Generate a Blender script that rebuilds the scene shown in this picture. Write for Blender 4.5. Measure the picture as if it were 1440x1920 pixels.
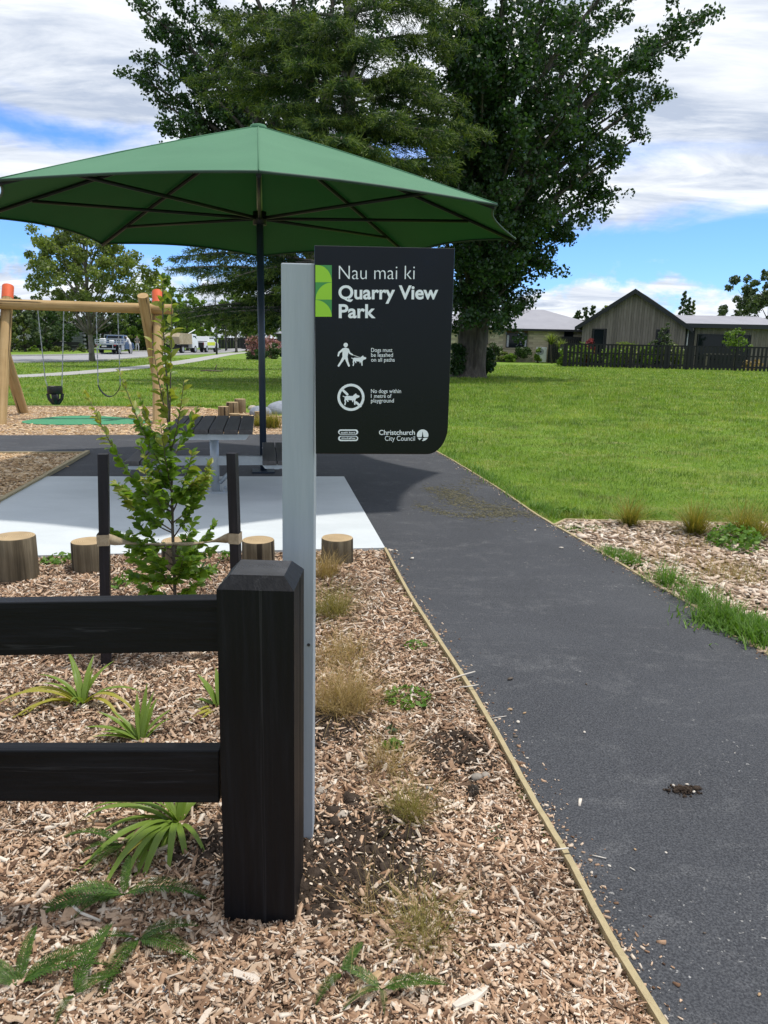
import bpy, bmesh, math, random
import numpy as np
from mathutils import Vector, Matrix, Euler

rad = math.radians
sc = bpy.context.scene
for o in list(bpy.data.objects):
    bpy.data.objects.remove(o)

# ------------------------------------------------------------------ camera
EYE, FPX, PITCH, ROLL = 1.55, 1430.0, rad(12.54), 0.02
RC = Matrix.Rotation(math.pi / 2 - PITCH, 3, 'X') @ Matrix.Rotation(ROLL, 3, 'Z')
cam_d = bpy.data.cameras.new('camera')
cam = bpy.data.objects.new('camera', cam_d)
sc.collection.objects.link(cam)
cam.matrix_world = Matrix.Translation((0, 0, EYE)) @ RC.to_4x4()
cam_d.sensor_fit = 'VERTICAL'
cam_d.sensor_height = 36.0
cam_d.lens = 36.0 * FPX / 1920.0
cam_d.clip_start, cam_d.clip_end = 0.05, 3000
sc.camera = cam

# ------------------------------------------------------------------ sky, sun, exposure
SUN_TO = Vector((0.80, 0.30, 2.70)).normalized()
sun_el = math.asin(SUN_TO.z)
sun_az = math.atan2(SUN_TO.x, SUN_TO.y)
w = bpy.data.worlds.new("World")
sc.world = w
w.use_nodes = True
wt = w.node_tree
wt.nodes.clear()
def wn(t, **kw):
    n = wt.nodes.new('ShaderNode' + t)
    for k, v in kw.items():
        setattr(n, k, v)
    return n
wl = wt.links.new
SKY_STRENGTH = 0.15
wout, wbg = wn('OutputWorld'), wn('Background')
wbg.inputs['Strength'].default_value = SKY_STRENGTH
wl(wbg.outputs[0], wout.inputs[0])
sky = wn('TexSky', sky_type='NISHITA', sun_disc=False, sun_elevation=sun_el, sun_rotation=sun_az,
         altitude=0, air_density=1.0, dust_density=0.15, ozone_density=3.0)
tc = wn('TexCoord')
sep = wn('SeparateXYZ')
wl(tc.outputs['Generated'], sep.inputs[0])
def wmath(op, a, b=None, c=None, clamp=False):
    n = wn('Math', operation=op, use_clamp=clamp)
    for i, v in enumerate((a, b, c)):
        if v is None:
            continue
        if isinstance(v, (int, float)):
            n.inputs[i].default_value = v
        else:
            wl(v, n.inputs[i])
    return n.outputs[0]
zc = wmath('MAXIMUM', sep.outputs['Z'], 0.0)
den = wmath('ADD', zc, 0.16)
comb = wn('CombineXYZ')
wl(wmath('DIVIDE', sep.outputs['X'], den), comb.inputs[0])
wl(wmath('DIVIDE', sep.outputs['Y'], den), comb.inputs[1])
wl(wmath('MULTIPLY', zc, 3.0), comb.inputs[2])
def wnoise(scale, detail, rough, dist=0.0, off=(0, 0, 0), vec=None, stretch=(1, 1, 1)):
    m = wn('Mapping')
    m.inputs['Location'].default_value = off
    m.inputs['Scale'].default_value = stretch
    wl(vec or comb.outputs[0], m.inputs['Vector'])
    n = wn('TexNoise')
    n.inputs['Scale'].default_value = scale
    n.inputs['Detail'].default_value = detail
    n.inputs['Roughness'].default_value = rough
    n.inputs['Distortion'].default_value = dist
    wl(m.outputs[0], n.inputs['Vector'])
    return n.outputs['Fac']
n1 = wnoise(0.85, 9, 0.58, 0.4, (3.1, 0.7, 0.2))
n2 = wnoise(14.0, 8, 0.6, 0.2, (1.7, 4.2, 0.0), tc.outputs['Generated'], (1, 1, 1.7))
bias = wn('ValToRGB')
els = bias.color_ramp
els.interpolation = 'EASE'
pts = [(0.0, .62), (.035, .64), (.06, .56), (.085, .40), (.12, .36), (.15, .50), (.18, .62), (.215, .54), (.25, .68), (.32, .78), (1.0, .68)]
while len(els.elements) < len(pts):
    els.elements.new(0.5)
for e, (p, v) in zip(els.elements, pts):
    e.position = p
    e.color = (v, v, v, 1)
wl(zc, bias.inputs[0])
lowmix = wn('MapRange')
lowmix.inputs['From Min'].default_value = 0.08
lowmix.inputs['From Max'].default_value = 0.14
wl(zc, lowmix.inputs['Value'])
nmix = wn('MixRGB')
wl(lowmix.outputs[0], nmix.inputs[0]); wl(n2, nmix.inputs[1]); wl(n1, nmix.inputs[2])
summ = wmath('ADD', nmix.outputs[0], bias.outputs[0])
mask = wn('MapRange', interpolation_type='SMOOTHSTEP')
mask.inputs['From Min'].default_value = 0.93
mask.inputs['From Max'].default_value = 1.13
wl(summ, mask.inputs['Value'])
n3 = wnoise(2.1, 10, 0.62, 0.5, (0.3, 2.2, 5.0), None, (0.8, 1.7, 1.0))
ccol = wn('ValToRGB')
CW = 4.55
cr = ccol.color_ramp
cr.elements[0].position = 0.37
cr.elements[0].color = (.46, .53, .66, 1)
cr.elements[1].position = 0.63
cr.elements[1].color = (.93, .96, 1.0, 1)
wl(n3, ccol.inputs[0])
cscale = wn('MixRGB', blend_type='MULTIPLY')
cscale.inputs[0].default_value = 1
wl(ccol.outputs[0], cscale.inputs[1])
cscale.inputs[2].default_value = (CW, CW, CW, 1)
skyc = wn('MixRGB', blend_type='MULTIPLY')
skyc.inputs[0].default_value = 1
wl(sky.outputs[0], skyc.inputs[1])
skyc.inputs[2].default_value = (0.33, 0.50, 0.84, 1)
fin = wn('MixRGB')
wl(mask.outputs[0], fin.inputs[0]); wl(skyc.outputs[0], fin.inputs[1]); wl(cscale.outputs[0], fin.inputs[2])
wl(fin.outputs[0], wbg.inputs['Color'])

sun_d = bpy.data.lights.new('sun', 'SUN')
sun_d.energy = 2.1
sun_d.angle = rad(2.0)
sun_d.color = (1.0, .95, .87)
sun = bpy.data.objects.new('sun', sun_d)
sc.collection.objects.link(sun)
sun.rotation_euler = (-SUN_TO).to_track_quat('-Z', 'Y').to_euler()
sun.location = (5, 5, 30)
sc.view_settings.view_transform = 'Standard'
sc.view_settings.look = 'None'
sc.view_settings.gamma = 1
sc.view_settings.use_curve_mapping = False
sc.view_settings.exposure = 0.78

# ------------------------------------------------------------------ helpers
rng = np.random.default_rng(7)
random.seed(5)
COL = sc.collection.objects

def ray(px, py):
    return RC @ Vector(((px - 720) / FPX, (960 - py) / FPX, -1))
def G(px, py, z=0.0):
    d = ray(px, py)
    return Vector((0, 0, EYE)) + d * ((z - EYE) / d.z)
def AT(px, py, Y):
    d = ray(px, py)
    return Vector((0, 0, EYE)) + d * (Y / d.y)
def tag(o, label=None, cat=None, group=None, kind=None):
    if label: o['label'] = label
    if cat: o['category'] = cat
    if group: o['group'] = group
    if kind: o['kind'] = kind
    return o
def empty(name, loc, rz=0.0, label=None, cat=None, group=None):
    o = bpy.data.objects.new(name, None)
    o.empty_display_size = 0.1
    o.location = loc
    o.rotation_euler = (0, 0, rz)
    COL.link(o)
    return tag(o, label, cat, group)
def link(name, me, mat=None, parent=None, loc=(0, 0, 0), rot=(0, 0, 0), scale=(1, 1, 1)):
    o = bpy.data.objects.new(name, me)
    COL.link(o)
    if mat and not me.materials:
        me.materials.append(mat)
    if parent: o.parent = parent
    o.location, o.rotation_euler, o.scale = loc, rot, scale
    return o
def np_mesh(name, V, F, smooth=False, mat=None):
    V = np.asarray(V, np.float32); F = np.asarray(F, np.int32)
    me = bpy.data.meshes.new(name)
    me.vertices.add(len(V)); me.vertices.foreach_set('co', V.ravel())
    n, k = F.shape
    me.loops.add(n * k); me.loops.foreach_set('vertex_index', F.ravel())
    me.polygons.add(n)
    me.polygons.foreach_set('loop_start', np.arange(0, n * k, k, dtype=np.int32))
    me.polygons.foreach_set('loop_total', np.full(n, k, np.int32))
    if smooth: me.polygons.foreach_set('use_smooth', np.ones(n, bool))
    me.update(calc_edges=True)
    if mat: me.materials.append(mat)
    return me
class MB:
    """collects vertices and faces of one mesh"""
    def __init__(s): s.v, s.f, s.m, s.sm = [], [], [], []
    def add(s, vs, fs, mi=0, smooth=False):
        b = len(s.v); s.v += [tuple(v) for v in vs]
        for f in fs:
            s.f.append([b + i for i in f]); s.m.append(mi); s.sm.append(smooth)
    def box(s, c, d, rz=0, M=None, mi=0, bev=0.0):
        x, y, z = d[0] / 2, d[1] / 2, d[2] / 2
        if bev:
            bm = bmesh.new()
            bmesh.ops.create_cube(bm, size=1)
            for v in bm.verts: v.co = Vector((v.co.x * d[0], v.co.y * d[1], v.co.z * d[2]))
            bmesh.ops.bevel(bm, geom=bm.edges[:], offset=bev, segments=2, affect='EDGES', profile=.5)
            bm.verts.ensure_lookup_table()
            vs = [v.co.copy() for v in bm.verts]; fs = [[v.index for v in f.verts] for f in bm.faces]
            bm.free()
        else:
            vs = [Vector((a, b, e)) for a in (-x, x) for b in (-y, y) for e in (-z, z)]
            fs = [(0, 1, 3, 2), (4, 6, 7, 5), (0, 4, 5, 1), (2, 3, 7, 6), (0, 2, 6, 4), (1, 5, 7, 3)]
        R = M or Matrix.Rotation(rz, 3, 'Z')
        s.add([R @ v + Vector(c) for v in vs], fs, mi)
        return s
    def tube(s, path, r, n=8, cap=True, mi=0, smooth=True):
        path = [Vector(p) for p in path]
        if isinstance(r, (int, float)): r = [r] * len(path)
        vs, fs = [], []
        up = None
        for i, p in enumerate(path):
            t = (path[min(i + 1, len(path) - 1)] - path[max(i - 1, 0)]).normalized()
            if up is None:
                up = Vector((0, 0, 1)) if abs(t.z) < .9 else Vector((1, 0, 0))
            a = t.cross(up)
            if a.length < 1e-4: a = t.cross(Vector((0, 1, 0)))
            a.normalize(); b = a.cross(t).normalized(); up = b
            for k in range(n):
                q = 2 * math.pi * k / n
                vs.append(p + (a * math.cos(q) + b * math.sin(q)) * r[i])
        for i in range(len(path) - 1):
            for k in range(n):
                fs.append((i * n + k, i * n + (k + 1) % n, (i + 1) * n + (k + 1) % n, (i + 1) * n + k))
        b0 = len(s.v)
        s.add(vs, fs, mi, smooth)
        if cap:
            s.f.append([b0 + k for k in range(n)][::-1]); s.m.append(mi); s.sm.append(False)
            e = b0 + (len(path) - 1) * n
            s.f.append([e + k for k in range(n)]); s.m.append(mi); s.sm.append(False)
        return s
    def prism(s, poly, z0, z1, M=None, mi=0):
        n = len(poly); R = M or Matrix.Identity(4)
        vs = [R @ Vector((p[0], p[1], z0)) for p in poly] + [R @ Vector((p[0], p[1], z1)) for p in poly]
        fs = [list(range(n))[::-1], list(range(n, 2 * n))] + [(i, (i + 1) % n, n + (i + 1) % n, n + i) for i in range(n)]
        s.add(vs, fs, mi)
        return s
    def mesh(s, name, mats=()):
        me = bpy.data.meshes.new(name)
        me.from_pydata(s.v, [], s.f)
        for m in (mats if isinstance(mats, (list, tuple)) else [mats]):
            if m: me.materials.append(m)
        me.polygons.foreach_set('material_index', s.m)
        me.polygons.foreach_set('use_smooth', s.sm)
        me.update()
        return me
    def build(s, name, mat, parent=None, loc=(0, 0, 0), rot=(0, 0, 0)):
        return link(name, s.mesh(name, mat), None, parent, loc, rot)
def copy_tree(o, parent=None):
    c = o.copy(); COL.link(c)
    if parent: c.parent = parent
    for ch in list(o.children): copy_tree(ch, c)
    return c

# ---- materials
class NT:
    def __init__(s, name):
        s.m = bpy.data.materials.new(name); s.m.use_nodes = True
        s.t = s.m.node_tree; s.t.nodes.clear()
        s.out = s.t.nodes.new('ShaderNodeOutputMaterial')
        s._tc = None
    def n(s, typ, props=None, **inp):
        nd = s.t.nodes.new('ShaderNode' + typ)
        for k, v in (props or {}).items(): setattr(nd, k, v)
        for k, v in inp.items():
            k = k.replace('_', ' ') if not k.isdigit() else int(k)
            s.set(nd, k, v)
        return nd
    def set(s, nd, k, v):
        sock = nd.inputs[k]
        if isinstance(v, bpy.types.NodeSocket): s.t.links.new(v, sock)
        elif isinstance(v, bpy.types.Node): s.t.links.new(v.outputs[0], sock)
        else:
            if isinstance(v, tuple) and len(v) == 3 and sock.type == 'RGBA': v = v + (1,)
            sock.default_value = v
    def coord(s, scale=(1, 1, 1), loc=(0, 0, 0), rot=(0, 0, 0), kind='Object'):
        t = s.n('TexCoord')
        m = s.n('Mapping')
        m.inputs['Scale'].default_value = scale; m.inputs['Location'].default_value = loc; m.inputs['Rotation'].default_value = rot
        s.t.links.new(t.outputs[kind], m.inputs['Vector'])
        return m.outputs[0]
    def noise(s, scale, detail=4, rough=.55, vec=None, dist=0):
        nd = s.n('TexNoise', Scale=scale, Detail=detail, Roughness=rough, Distortion=dist)
        s.t.links.new(vec if vec is not None else s.coord(), nd.inputs['Vector'])
        return nd.outputs['Fac']
    def ramp(s, fac, stops, interp='LINEAR'):
        nd = s.n('ValToRGB'); r = nd.color_ramp; r.interpolation = interp
        while len(r.elements) < len(stops): r.elements.new(.5)
        for e, (p, c) in zip(r.elements, stops):
            e.position = p
            e.color = (c, c, c, 1) if isinstance(c, (int, float)) else tuple(c) + (1,)
        s.t.links.new(fac, nd.inputs[0])
        return nd.outputs[0]
    def mix(s, f, a, b, mode='MIX'):
        nd = s.n('MixRGB', dict(blend_type=mode)); s.set(nd, 0, f); s.set(nd, 1, a); s.set(nd, 2, b)
        return nd.outputs[0]
    def math(s, op, a, b=0.0, clamp=False):
        nd = s.n('Math', dict(operation=op, use_clamp=clamp)); s.set(nd, 0, a); s.set(nd, 1, b)
        return nd.outputs[0]
    def bump(s, h, strength=.3, dist=.01):
        nd = s.n('Bump', Strength=strength, Distance=dist); s.set(nd, 'Height', h)
        return nd.outputs[0]
    def pbsdf(s, col, rough=.6, bump=None, metallic=0, spec=.5, **kw):
        nd = s.n('BsdfPrincipled'); s.set(nd, 'Base Color', col); s.set(nd, 'Roughness', rough)
        s.set(nd, 'Metallic', metallic); s.set(nd, 'Specular IOR Level', spec)
        if bump is not None: s.set(nd, 'Normal', bump)
        for k, v in kw.items(): s.set(nd, k.replace('_', ' '), v)
        return nd
    def done(s, sh):
        s.t.links.new(sh.outputs[0] if isinstance(sh, bpy.types.Node) else sh, s.out.inputs[0])
        return s.m
    def rand(s): return s.n('ObjectInfo').outputs['Random']
    def island(s): return s.n('NewGeometry').outputs['Random Per Island']

def std(name, stops, scale=4, rough=.7, bump=.15, bscale=60, bdist=.004, stretch=(1, 1, 1), metallic=0, spec=.4, rnd=0.0, detail=5, fine=None):
    t = NT(name)
    v = t.coord(stretch)
    f = t.noise(scale, detail, .6, v)
    if fine:
        f = t.mix(fine, f, t.noise(scale * 9, 4, .6, v))
    col = t.ramp(f, stops)
    if rnd:
        k = t.n('MapRange'); t.set(k, 'Value', t.rand()); k.inputs['To Min'].default_value = 1 - rnd; k.inputs['To Max'].default_value = 1 + rnd
        col = t.mix(1.0, col, k.outputs[0], 'MULTIPLY')
    b = t.bump(t.noise(bscale, 5, .6, v), bump, bdist) if bump else None
    return t.done(t.pbsdf(col, rough, b, metallic, spec))
def flat(name, c, rough=.5, metallic=0, spec=.5, var=.12, scale=6):
    c2 = tuple(min(1, x * (1 + var)) for x in c); c1 = tuple(x * (1 - var) for x in c)
    return std(name, [(.3, c1), (.7, c2)], scale, rough, .05, 80, .002, metallic=metallic, spec=spec)
def leafmat(name, stops, trans=.35, rough=.45, spec=.35, nscale=.5, tcol=None):
    t = NT(name)
    f = t.mix(.35, t.island(), t.noise(nscale, 3, .5))
    col = t.ramp(f, stops)
    p = t.pbsdf(col, rough, None, 0, spec)
    tr = t.n('BsdfTranslucent')
    t.set(tr, 'Color', t.mix(1.0, col, tcol or (1.25, 1.3, .6), 'MULTIPLY'))
    mx = t.n('MixShader'); mx.inputs[0].default_value = trans
    t.t.links.new(p.outputs[0], mx.inputs[1]); t.t.links.new(tr.outputs[0], mx.inputs[2])
    return t.done(mx)

M = {}
# black stained timber
def black_wood(name, axis):
    t = NT(name)
    st = [14, 14, 14]; st[axis] = .7
    v = t.coord(tuple(st))
    g = t.noise(3.0, 6, .65, v, .4)
    sm = t.noise(2.2, 4, .5)
    col = t.ramp(g, [(.25, (.0014, .0016, .0026)), (.52, (.0036, .0039, .0056)), (.68, (.0085, .009, .0115)), (.85, (.022, .022, .025))])
    col = t.mix(t.ramp(sm, [(.45, 0.), (.75, .25)]), col, (.010, .010, .011))
    ck = t.ramp(t.noise(1.3, 3, .5, t.coord(tuple(x * 2.2 if x > 1 else .35 for x in st))), [(.655, 0.), (.668, 1.), (.675, 1.), (.69, 0.)])
    col = t.mix(t.math('MULTIPLY', ck, .4), col, (.045, .045, .048))
    b = t.bump(t.mix(.4, g, t.noise(90, 4, .6, t.coord(tuple(max(.1, x / 14) for x in st)))), .55, .004)
    ro = t.ramp(g, [(.3, .42), (.8, .62)])
    return t.done(t.pbsdf(col, ro, b, 0, .22))
M['black_x'] = black_wood('black_stained_rail', 0)
M['black_z'] = black_wood('black_stained_post', 2)
def black_end():
    t = NT('black_end_grain')
    n = t.noise(9, 6, .65)
    sep = t.n('SeparateXYZ'); t.t.links.new(t.coord((1, 1, 1), (.02, -.012, 0)), sep.inputs[0])
    r = t.math('SQRT', t.math('ADD', t.math('POWER', sep.outputs[0], 2), t.math('POWER', sep.outputs[1], 2)))
    w = t.math('SINE', t.math('ADD', t.math('MULTIPLY', r, 900), t.math('MULTIPLY', n, 7)))
    col = t.ramp(n, [(.3, (.018, .018, .02)), (.62, (.045, .046, .05)), (.8, (.10, .10, .105))])
    return t.done(t.pbsdf(col, .6, t.bump(t.mix(.5, w, n), .35, .003), 0, .4))
M['black_end'] = black_end()
M['grey_paint'] = std('pale_grey_paint', [(.3, (.33, .37, .41)), (.62, (.40, .44, .475)), (.9, (.44, .48, .51))], 2.0, .55, .25, 30, .003, (12, 12, .6), fine=.3)
t = NT('black_sign_coat')
M['sign_black'] = t.done(t.pbsdf((.005, .0055, .0075), t.ramp(t.noise(8, 3), [(.3, .25), (.7, .32)]), t.bump(t.noise(420, 2, .5), .10, .0008), 0, .26))
M['white_print'] = flat('white_vinyl', (.91, .94, .97), .45, var=.02)
M['lime_print'] = flat('lime_vinyl', (.34, .66, .03), .45, var=.03)
M['green_print'] = flat('mid_green_vinyl', (.06, .30, .07), .45, var=.03)
M['screw'] = flat('screw_steel', (.10, .10, .11), .4, .8)

# ground materials
def asphalt():
    t = NT('asphalt')
    v = t.coord()
    big = t.noise(.7, 6, .6, v, .6)
    fine = t.noise(150, 4, .75, v)
    mid = t.noise(9, 8, .7, v)
    col = t.ramp(big, [(.28, (.018, .020, .025)), (.5, (.027, .0292, .0355)), (.72, (.041, .044, .051))])
    col = t.mix(t.ramp(fine, [(.42, .0), (.72, .85)]), col, (.115, .12, .13))
    col = t.mix(t.ramp(fine, [(.25, .7), (.42, .0)]), col, (.012, .013, .016))
    # dusty scuffs, chalky specks
    sm = t.math('MULTIPLY', t.ramp(t.noise(2.1, 9, .74, t.coord((.7, 1.5, 1), (3.3, 5.1, 0), (0, 0, .5)), 1.2), [(.50, 0.), (.74, 1.)]), t.ramp(mid, [(.42, .0), (.7, 1.)]))
    col = t.mix(t.math('MULTIPLY', t.math('MULTIPLY', sm, t.ramp(fine, [(.38, .15), (.62, 1.)])), .62), col, (.30, .30, .30))
    sp = t.math('MULTIPLY', t.ramp(t.noise(55, 3, .6, v), [(.66, 0.), (.70, 1.)]), t.ramp(t.noise(1.7, 4, .6, t.coord((1, 1, 1), (9, 2, 0))), [(.52, 0.), (.64, 1.)]))
    col = t.mix(t.math('MULTIPLY', sp, .7), col, (.45, .44, .42))
    b = t.bump(t.mix(.25, fine, t.noise(90, 4, .6, v)), .55, .004)
    return t.done(t.pbsdf(col, .82, b, 0, .35))
M['asphalt'] = asphalt()
def grass_mat():
    t = NT('lawn_grass')
    v = t.coord()
    a = t.noise(.35, 6, .62, v, .5); b = t.noise(2.6, 6, .7, v); c = t.noise(60, 4, .75, v)
    col = t.ramp(t.mix(.5, a, b), [(.30, (.10, .19, .014)), (.5, (.155, .265, .024)), (.68, (.225, .30, .042))])
    col = t.mix(t.ramp(c, [(.3, .65), (.6, 0.)]), col, (.045, .085, .011))
    col = t.mix(t.ramp(t.noise(.9, 8, .72, t.coord((1, 1.6, 1), (7, 3, 0)), .7), [(.54, 0.), (.66, .65)]), col, (.30, .26, .11))
    return t.done(t.pbsdf(col, .85, t.bump(t.mix(.4, c, t.noise(14, 4, .7, v)), .9, .03), 0, .2))
M['grass'] = grass_mat()
def mulch_mat(name, light=1.0, dirt=0.0, scale=1.0):
    t = NT(name)
    v1 = t.coord((38 * scale, 95 * scale, 60), (0, 0, 0), (0, 0, .6)); v2 = t.coord((90 * scale, 34 * scale, 60), (3, 1, 0), (0, 0, -.35))
    def vor(v):
        nd = t.n('TexVoronoi', dict(feature='F1'), Scale=1.0); t.t.links.new(v, nd.inputs['Vector']); return nd
    a, b = vor(v1), vor(v2)
    pick = t.ramp(t.noise(45 * scale, 2, .5), [(.48, 0.), (.52, 1.)])
    s1 = t.n('SeparateColor'); t.t.links.new(a.outputs['Color'], s1.inputs[0])
    s2 = t.n('SeparateColor'); t.t.links.new(b.outputs['Color'], s2.inputs[0])
    f = t.mix(pick, s1.outputs[0], s2.outputs[0])
    L = light
    col = t.ramp(f, [(0., (.05 * L, .032 * L, .02 * L)), (.25, (.17 * L, .105 * L, .06 * L)), (.55, (.34 * L, .23 * L, .14 * L)), (.8, (.48 * L, .35 * L, .23 * L)), (1., (.60 * L, .50 * L, .40 * L))])
    h = t.mix(pick, a.outputs['Distance'], b.outputs['Distance'])
    col = t.mix(t.ramp(h, [(.35, 0.), (.75, .75)]), col, (.05, .032, .02))
    if dirt:
        col = t.mix(t.ramp(t.noise(2.2, 5, .6), [(.35, dirt), (.6, dirt * .6)]), col, (.045, .033, .025))
    return t.done(t.pbsdf(col, .85, t.bump(h, -.8, .012), 0, .2))
M['mulch'] = mulch_mat('wood_mulch', .85, .5)
M['mulch_far'] = mulch_mat('playground_wood_chip', 1.45, 0, .8)
M['soil'] = std('dark_soil', [(.3, (.028, .02, .015)), (.7, (.085, .064, .05))], 30, .95, .9, 90, .01, spec=.1)
def chip_mat():
    t = NT('wood_chip')
    i = t.island()
    col = t.ramp(i, [(0., (.06, .034, .022)), (.12, (.16, .092, .056)), (.28, (.33, .20, .122)), (.46, (.47, .305, .195)), (.66, (.57, .405, .28)), (.84, (.68, .545, .42)), (1., (.76, .68, .58))])
    g = t.noise(1, 4, .6, t.coord((60, 60, 60)))
    big = t.ramp(t.noise(1.1, 4, .6, t.coord((1, 1, 1), (2.2, 7, 0))), [(.33, .72), (.55, 1.05)])
    col = t.mix(1.0, col, t.ramp(g, [(.2, .68), (.7, 1.1)]), 'MULTIPLY')
    col = t.mix(1.0, col, big, 'MULTIPLY')
    return t.done(t.pbsdf(col, .8, t.bump(t.noise(1, 3, .6, t.coord((300, 300, 300))), .3, .002), 0, .25))
M['chip'] = chip_mat()
t = NT('pale_wood_chip')
M['chip_pale'] = t.done(t.pbsdf(t.mix(1.0, t.ramp(t.island(), [(0., (.20, .125, .08)), (.2, (.42, .30, .21)), (.6, (.60, .47, .36)), (1., (.76, .67, .57))]), t.ramp(t.noise(1, 4, .6, t.coord((60, 60, 60))), [(.2, .7), (.7, 1.1)]), 'MULTIPLY'), .8, None, 0, .25))
def chip_obj_mat():
    t = NT('large_wood_chip')
    col = t.ramp(t.rand(), [(0., (.13, .08, .05)), (.25, (.30, .19, .12)), (.6, (.46, .32, .21)), (.85, (.60, .47, .35)), (1., (.70, .62, .53))])
    g = t.noise(1, 5, .65, t.coord((14, 120, 120)))
    col = t.mix(1.0, col, t.ramp(g, [(.25, .62), (.7, 1.12)]), 'MULTIPLY')
    return t.done(t.pbsdf(col, .8, t.bump(g, .5, .003), 0, .25))
M['chip_big'] = chip_obj_mat()
def concrete():
    t = NT('pale_concrete')
    a = t.noise(1.3, 7, .65, t.coord((1, 2.2, 1)), .5); b = t.noise(55, 4, .6)
    col = t.ramp(a, [(.3, (.50, .54, .56)), (.7, (.59, .63, .65))])
    col = t.mix(t.ramp(b, [(.3, .25), (.6, 0.)]), col, (.48, .50, .51))
    return t.done(t.pbsdf(col, .8, t.bump(b, .2, .003), 0, .3))
M['concrete'] = concrete()
M['path_concrete'] = flat('grey_footpath', (.34, .335, .32), .85)
M['road'] = std('grey_road_seal', [(.3, (.25, .25, .26)), (.7, (.32, .32, .335))], 1.0, .85, .2, 60)
M['timber_edge'] = std('treated_pine_edging', [(.25, (.24, .19, .10)), (.5, (.38, .31, .175)), (.8, (.48, .40, .24))], 3, .75, .4, 40, .003, (9, 9, 9), fine=.4)
M['kerb'] = flat('kerb_concrete', (.40, .39, .37), .85)
# timber logs
def log_mat(name, stops, axis=2, crack=True):
    t = NT(name)
    st = [22, 22, 22]; st[axis] = .9
    v = t.coord(tuple(st))
    f = t.noise(1.2, 6, .65, v, .3)
    col = t.ramp(t.mix(.35, f, t.noise(2.0, 5, .6)), stops)
    if crack:
        ck = t.ramp(t.noise(.55, 3, .5, v), [(.36, 1.), (.39, 0.)])
        col = t.mix(t.math('MULTIPLY', ck, .85), col, (.018, .013, .009))
    return t.done(t.pbsdf(col, .82, t.bump(f, .9, .012), 0, .2))
M['log'] = log_mat('weathered_log_side', [(.30, (.035, .028, .018)), (.5, (.125, .100, .064)), (.70, (.24, .20, .135))])
M['log_light'] = log_mat('stepping_log_side', [(.28, (.10, .07, .04)), (.5, (.22, .16, .09)), (.72, (.33, .25, .14))])
M['pole_x'] = log_mat('golden_pole_lengthwise', [(.28, (.25, .155, .065)), (.5, (.42, .285, .135)), (.75, (.53, .385, .21))], 0, False)
M['pole_z'] = log_mat('golden_pole', [(.28, (.25, .155, .065)), (.5, (.42, .285, .135)), (.75, (.53, .385, .21))], 2, True)
def endgrain(name, a, b):
    t = NT(name)
    sep = t.n('SeparateXYZ'); t.t.links.new(t.coord(), sep.inputs[0])
    n = t.noise(9, 5, .6)
    r = t.math('SQRT', t.math('ADD', t.math('POWER', sep.outputs[0], 2), t.math('POWER', sep.outputs[1], 2)))
    w = t.math('SINE', t.math('ADD', t.math('MULTIPLY', r, 480), t.math('MULTIPLY', n, 5)))
    col = t.ramp(w, [(0., a), (1., b)])
    col = t.mix(t.ramp(n, [(.35, .5), (.65, 0.)]), col, tuple(x * .55 for x in a))
    return t.done(t.pbsdf(col, .8, t.bump(n, .2, .003), 0, .3))
M['log_end'] = endgrain('cut_log_end', (.40, .285, .155), (.54, .42, .26))
M['pole_end'] = endgrain('cut_pole_end', (.40, .26, .12), (.52, .37, .19))
M['orange'] = flat('orange_paint', (.72, .12, .035), .6)
M['stake'] = std('black_stake', [(.3, (.006, .005, .008)), (.6, (.014, .012, .017)), (.85, (.04, .032, .035))], 3, .5, .4, 40, .003, (20, 20, 1))
M['hessian'] = std('hessian_webbing', [(.3, (.30, .235, .155)), (.7, (.44, .36, .25))], 60, .9, .5, 300, .002)
# umbrella
def fabric():
    t = NT('green_shade_cloth')
    weave = t.noise(260, 2, .6)
    soft = t.noise(1.1, 4, .55)
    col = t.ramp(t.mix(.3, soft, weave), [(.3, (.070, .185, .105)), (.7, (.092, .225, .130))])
    under = t.ramp(t.mix(.3, soft, weave), [(.3, (.013, .078, .027)), (.7, (.018, .100, .036))])  # shade beneath the canopy painted in: darker green for the lower side
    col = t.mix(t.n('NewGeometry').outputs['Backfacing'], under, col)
    p = t.pbsdf(col, .75, t.bump(t.mix(.5, weave, t.noise(3.2, 5, .6, t.coord((1, 1, .4)), .6)), .30, .02), 0, .25)
    tr = t.n('BsdfTranslucent'); t.set(tr, 'Color', t.mix(1.0, col, (.45, 1.0, .42), 'MULTIPLY'))
    mx = t.n('MixShader'); mx.inputs[0].default_value = .05
    t.t.links.new(p.outputs[0], mx.inputs[1]); t.t.links.new(tr.outputs[0], mx.inputs[2])
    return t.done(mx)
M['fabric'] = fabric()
M['hem'] = flat('dark_green_hem', (.02, .05, .035), .7)
M['slate'] = flat('slate_powder_coat', (.030, .042, .062), .38, spec=.5)
M['slate_strut'] = flat('dark_strut_coat', (.009, .011, .015), .45, spec=.3)
M['alu'] = flat('bare_aluminium', (.42, .42, .40), .4, .6)
M['galv'] = std('galvanised_steel', [(.3, (.38, .42, .45)), (.7, (.52, .56, .58))], 9, .5, .1, 60, .002, metallic=.25)
t = NT('dark_oiled_slat')
v = t.coord((1, 1, 1)); g = t.noise(1, 6, .65, t.coord((26, 2.0, 26)), .5)
cc = t.ramp(g, [(.3, (.030, .028, .029)), (.6, (.062, .058, .058)), (.85, (.105, .098, .097))])
M['slat'] = t.done(t.pbsdf(cc, .55, t.bump(g, .4, .003), 0, .45))
M['rubber_green'] = std('green_wetpour', [(.3, (.045, .21, .10)), (.7, (.07, .28, .145))], 60, .9, .4, 200, .004)
M['rubber_black'] = flat('black_rubber', (.010, .011, .012), .5)
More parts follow.
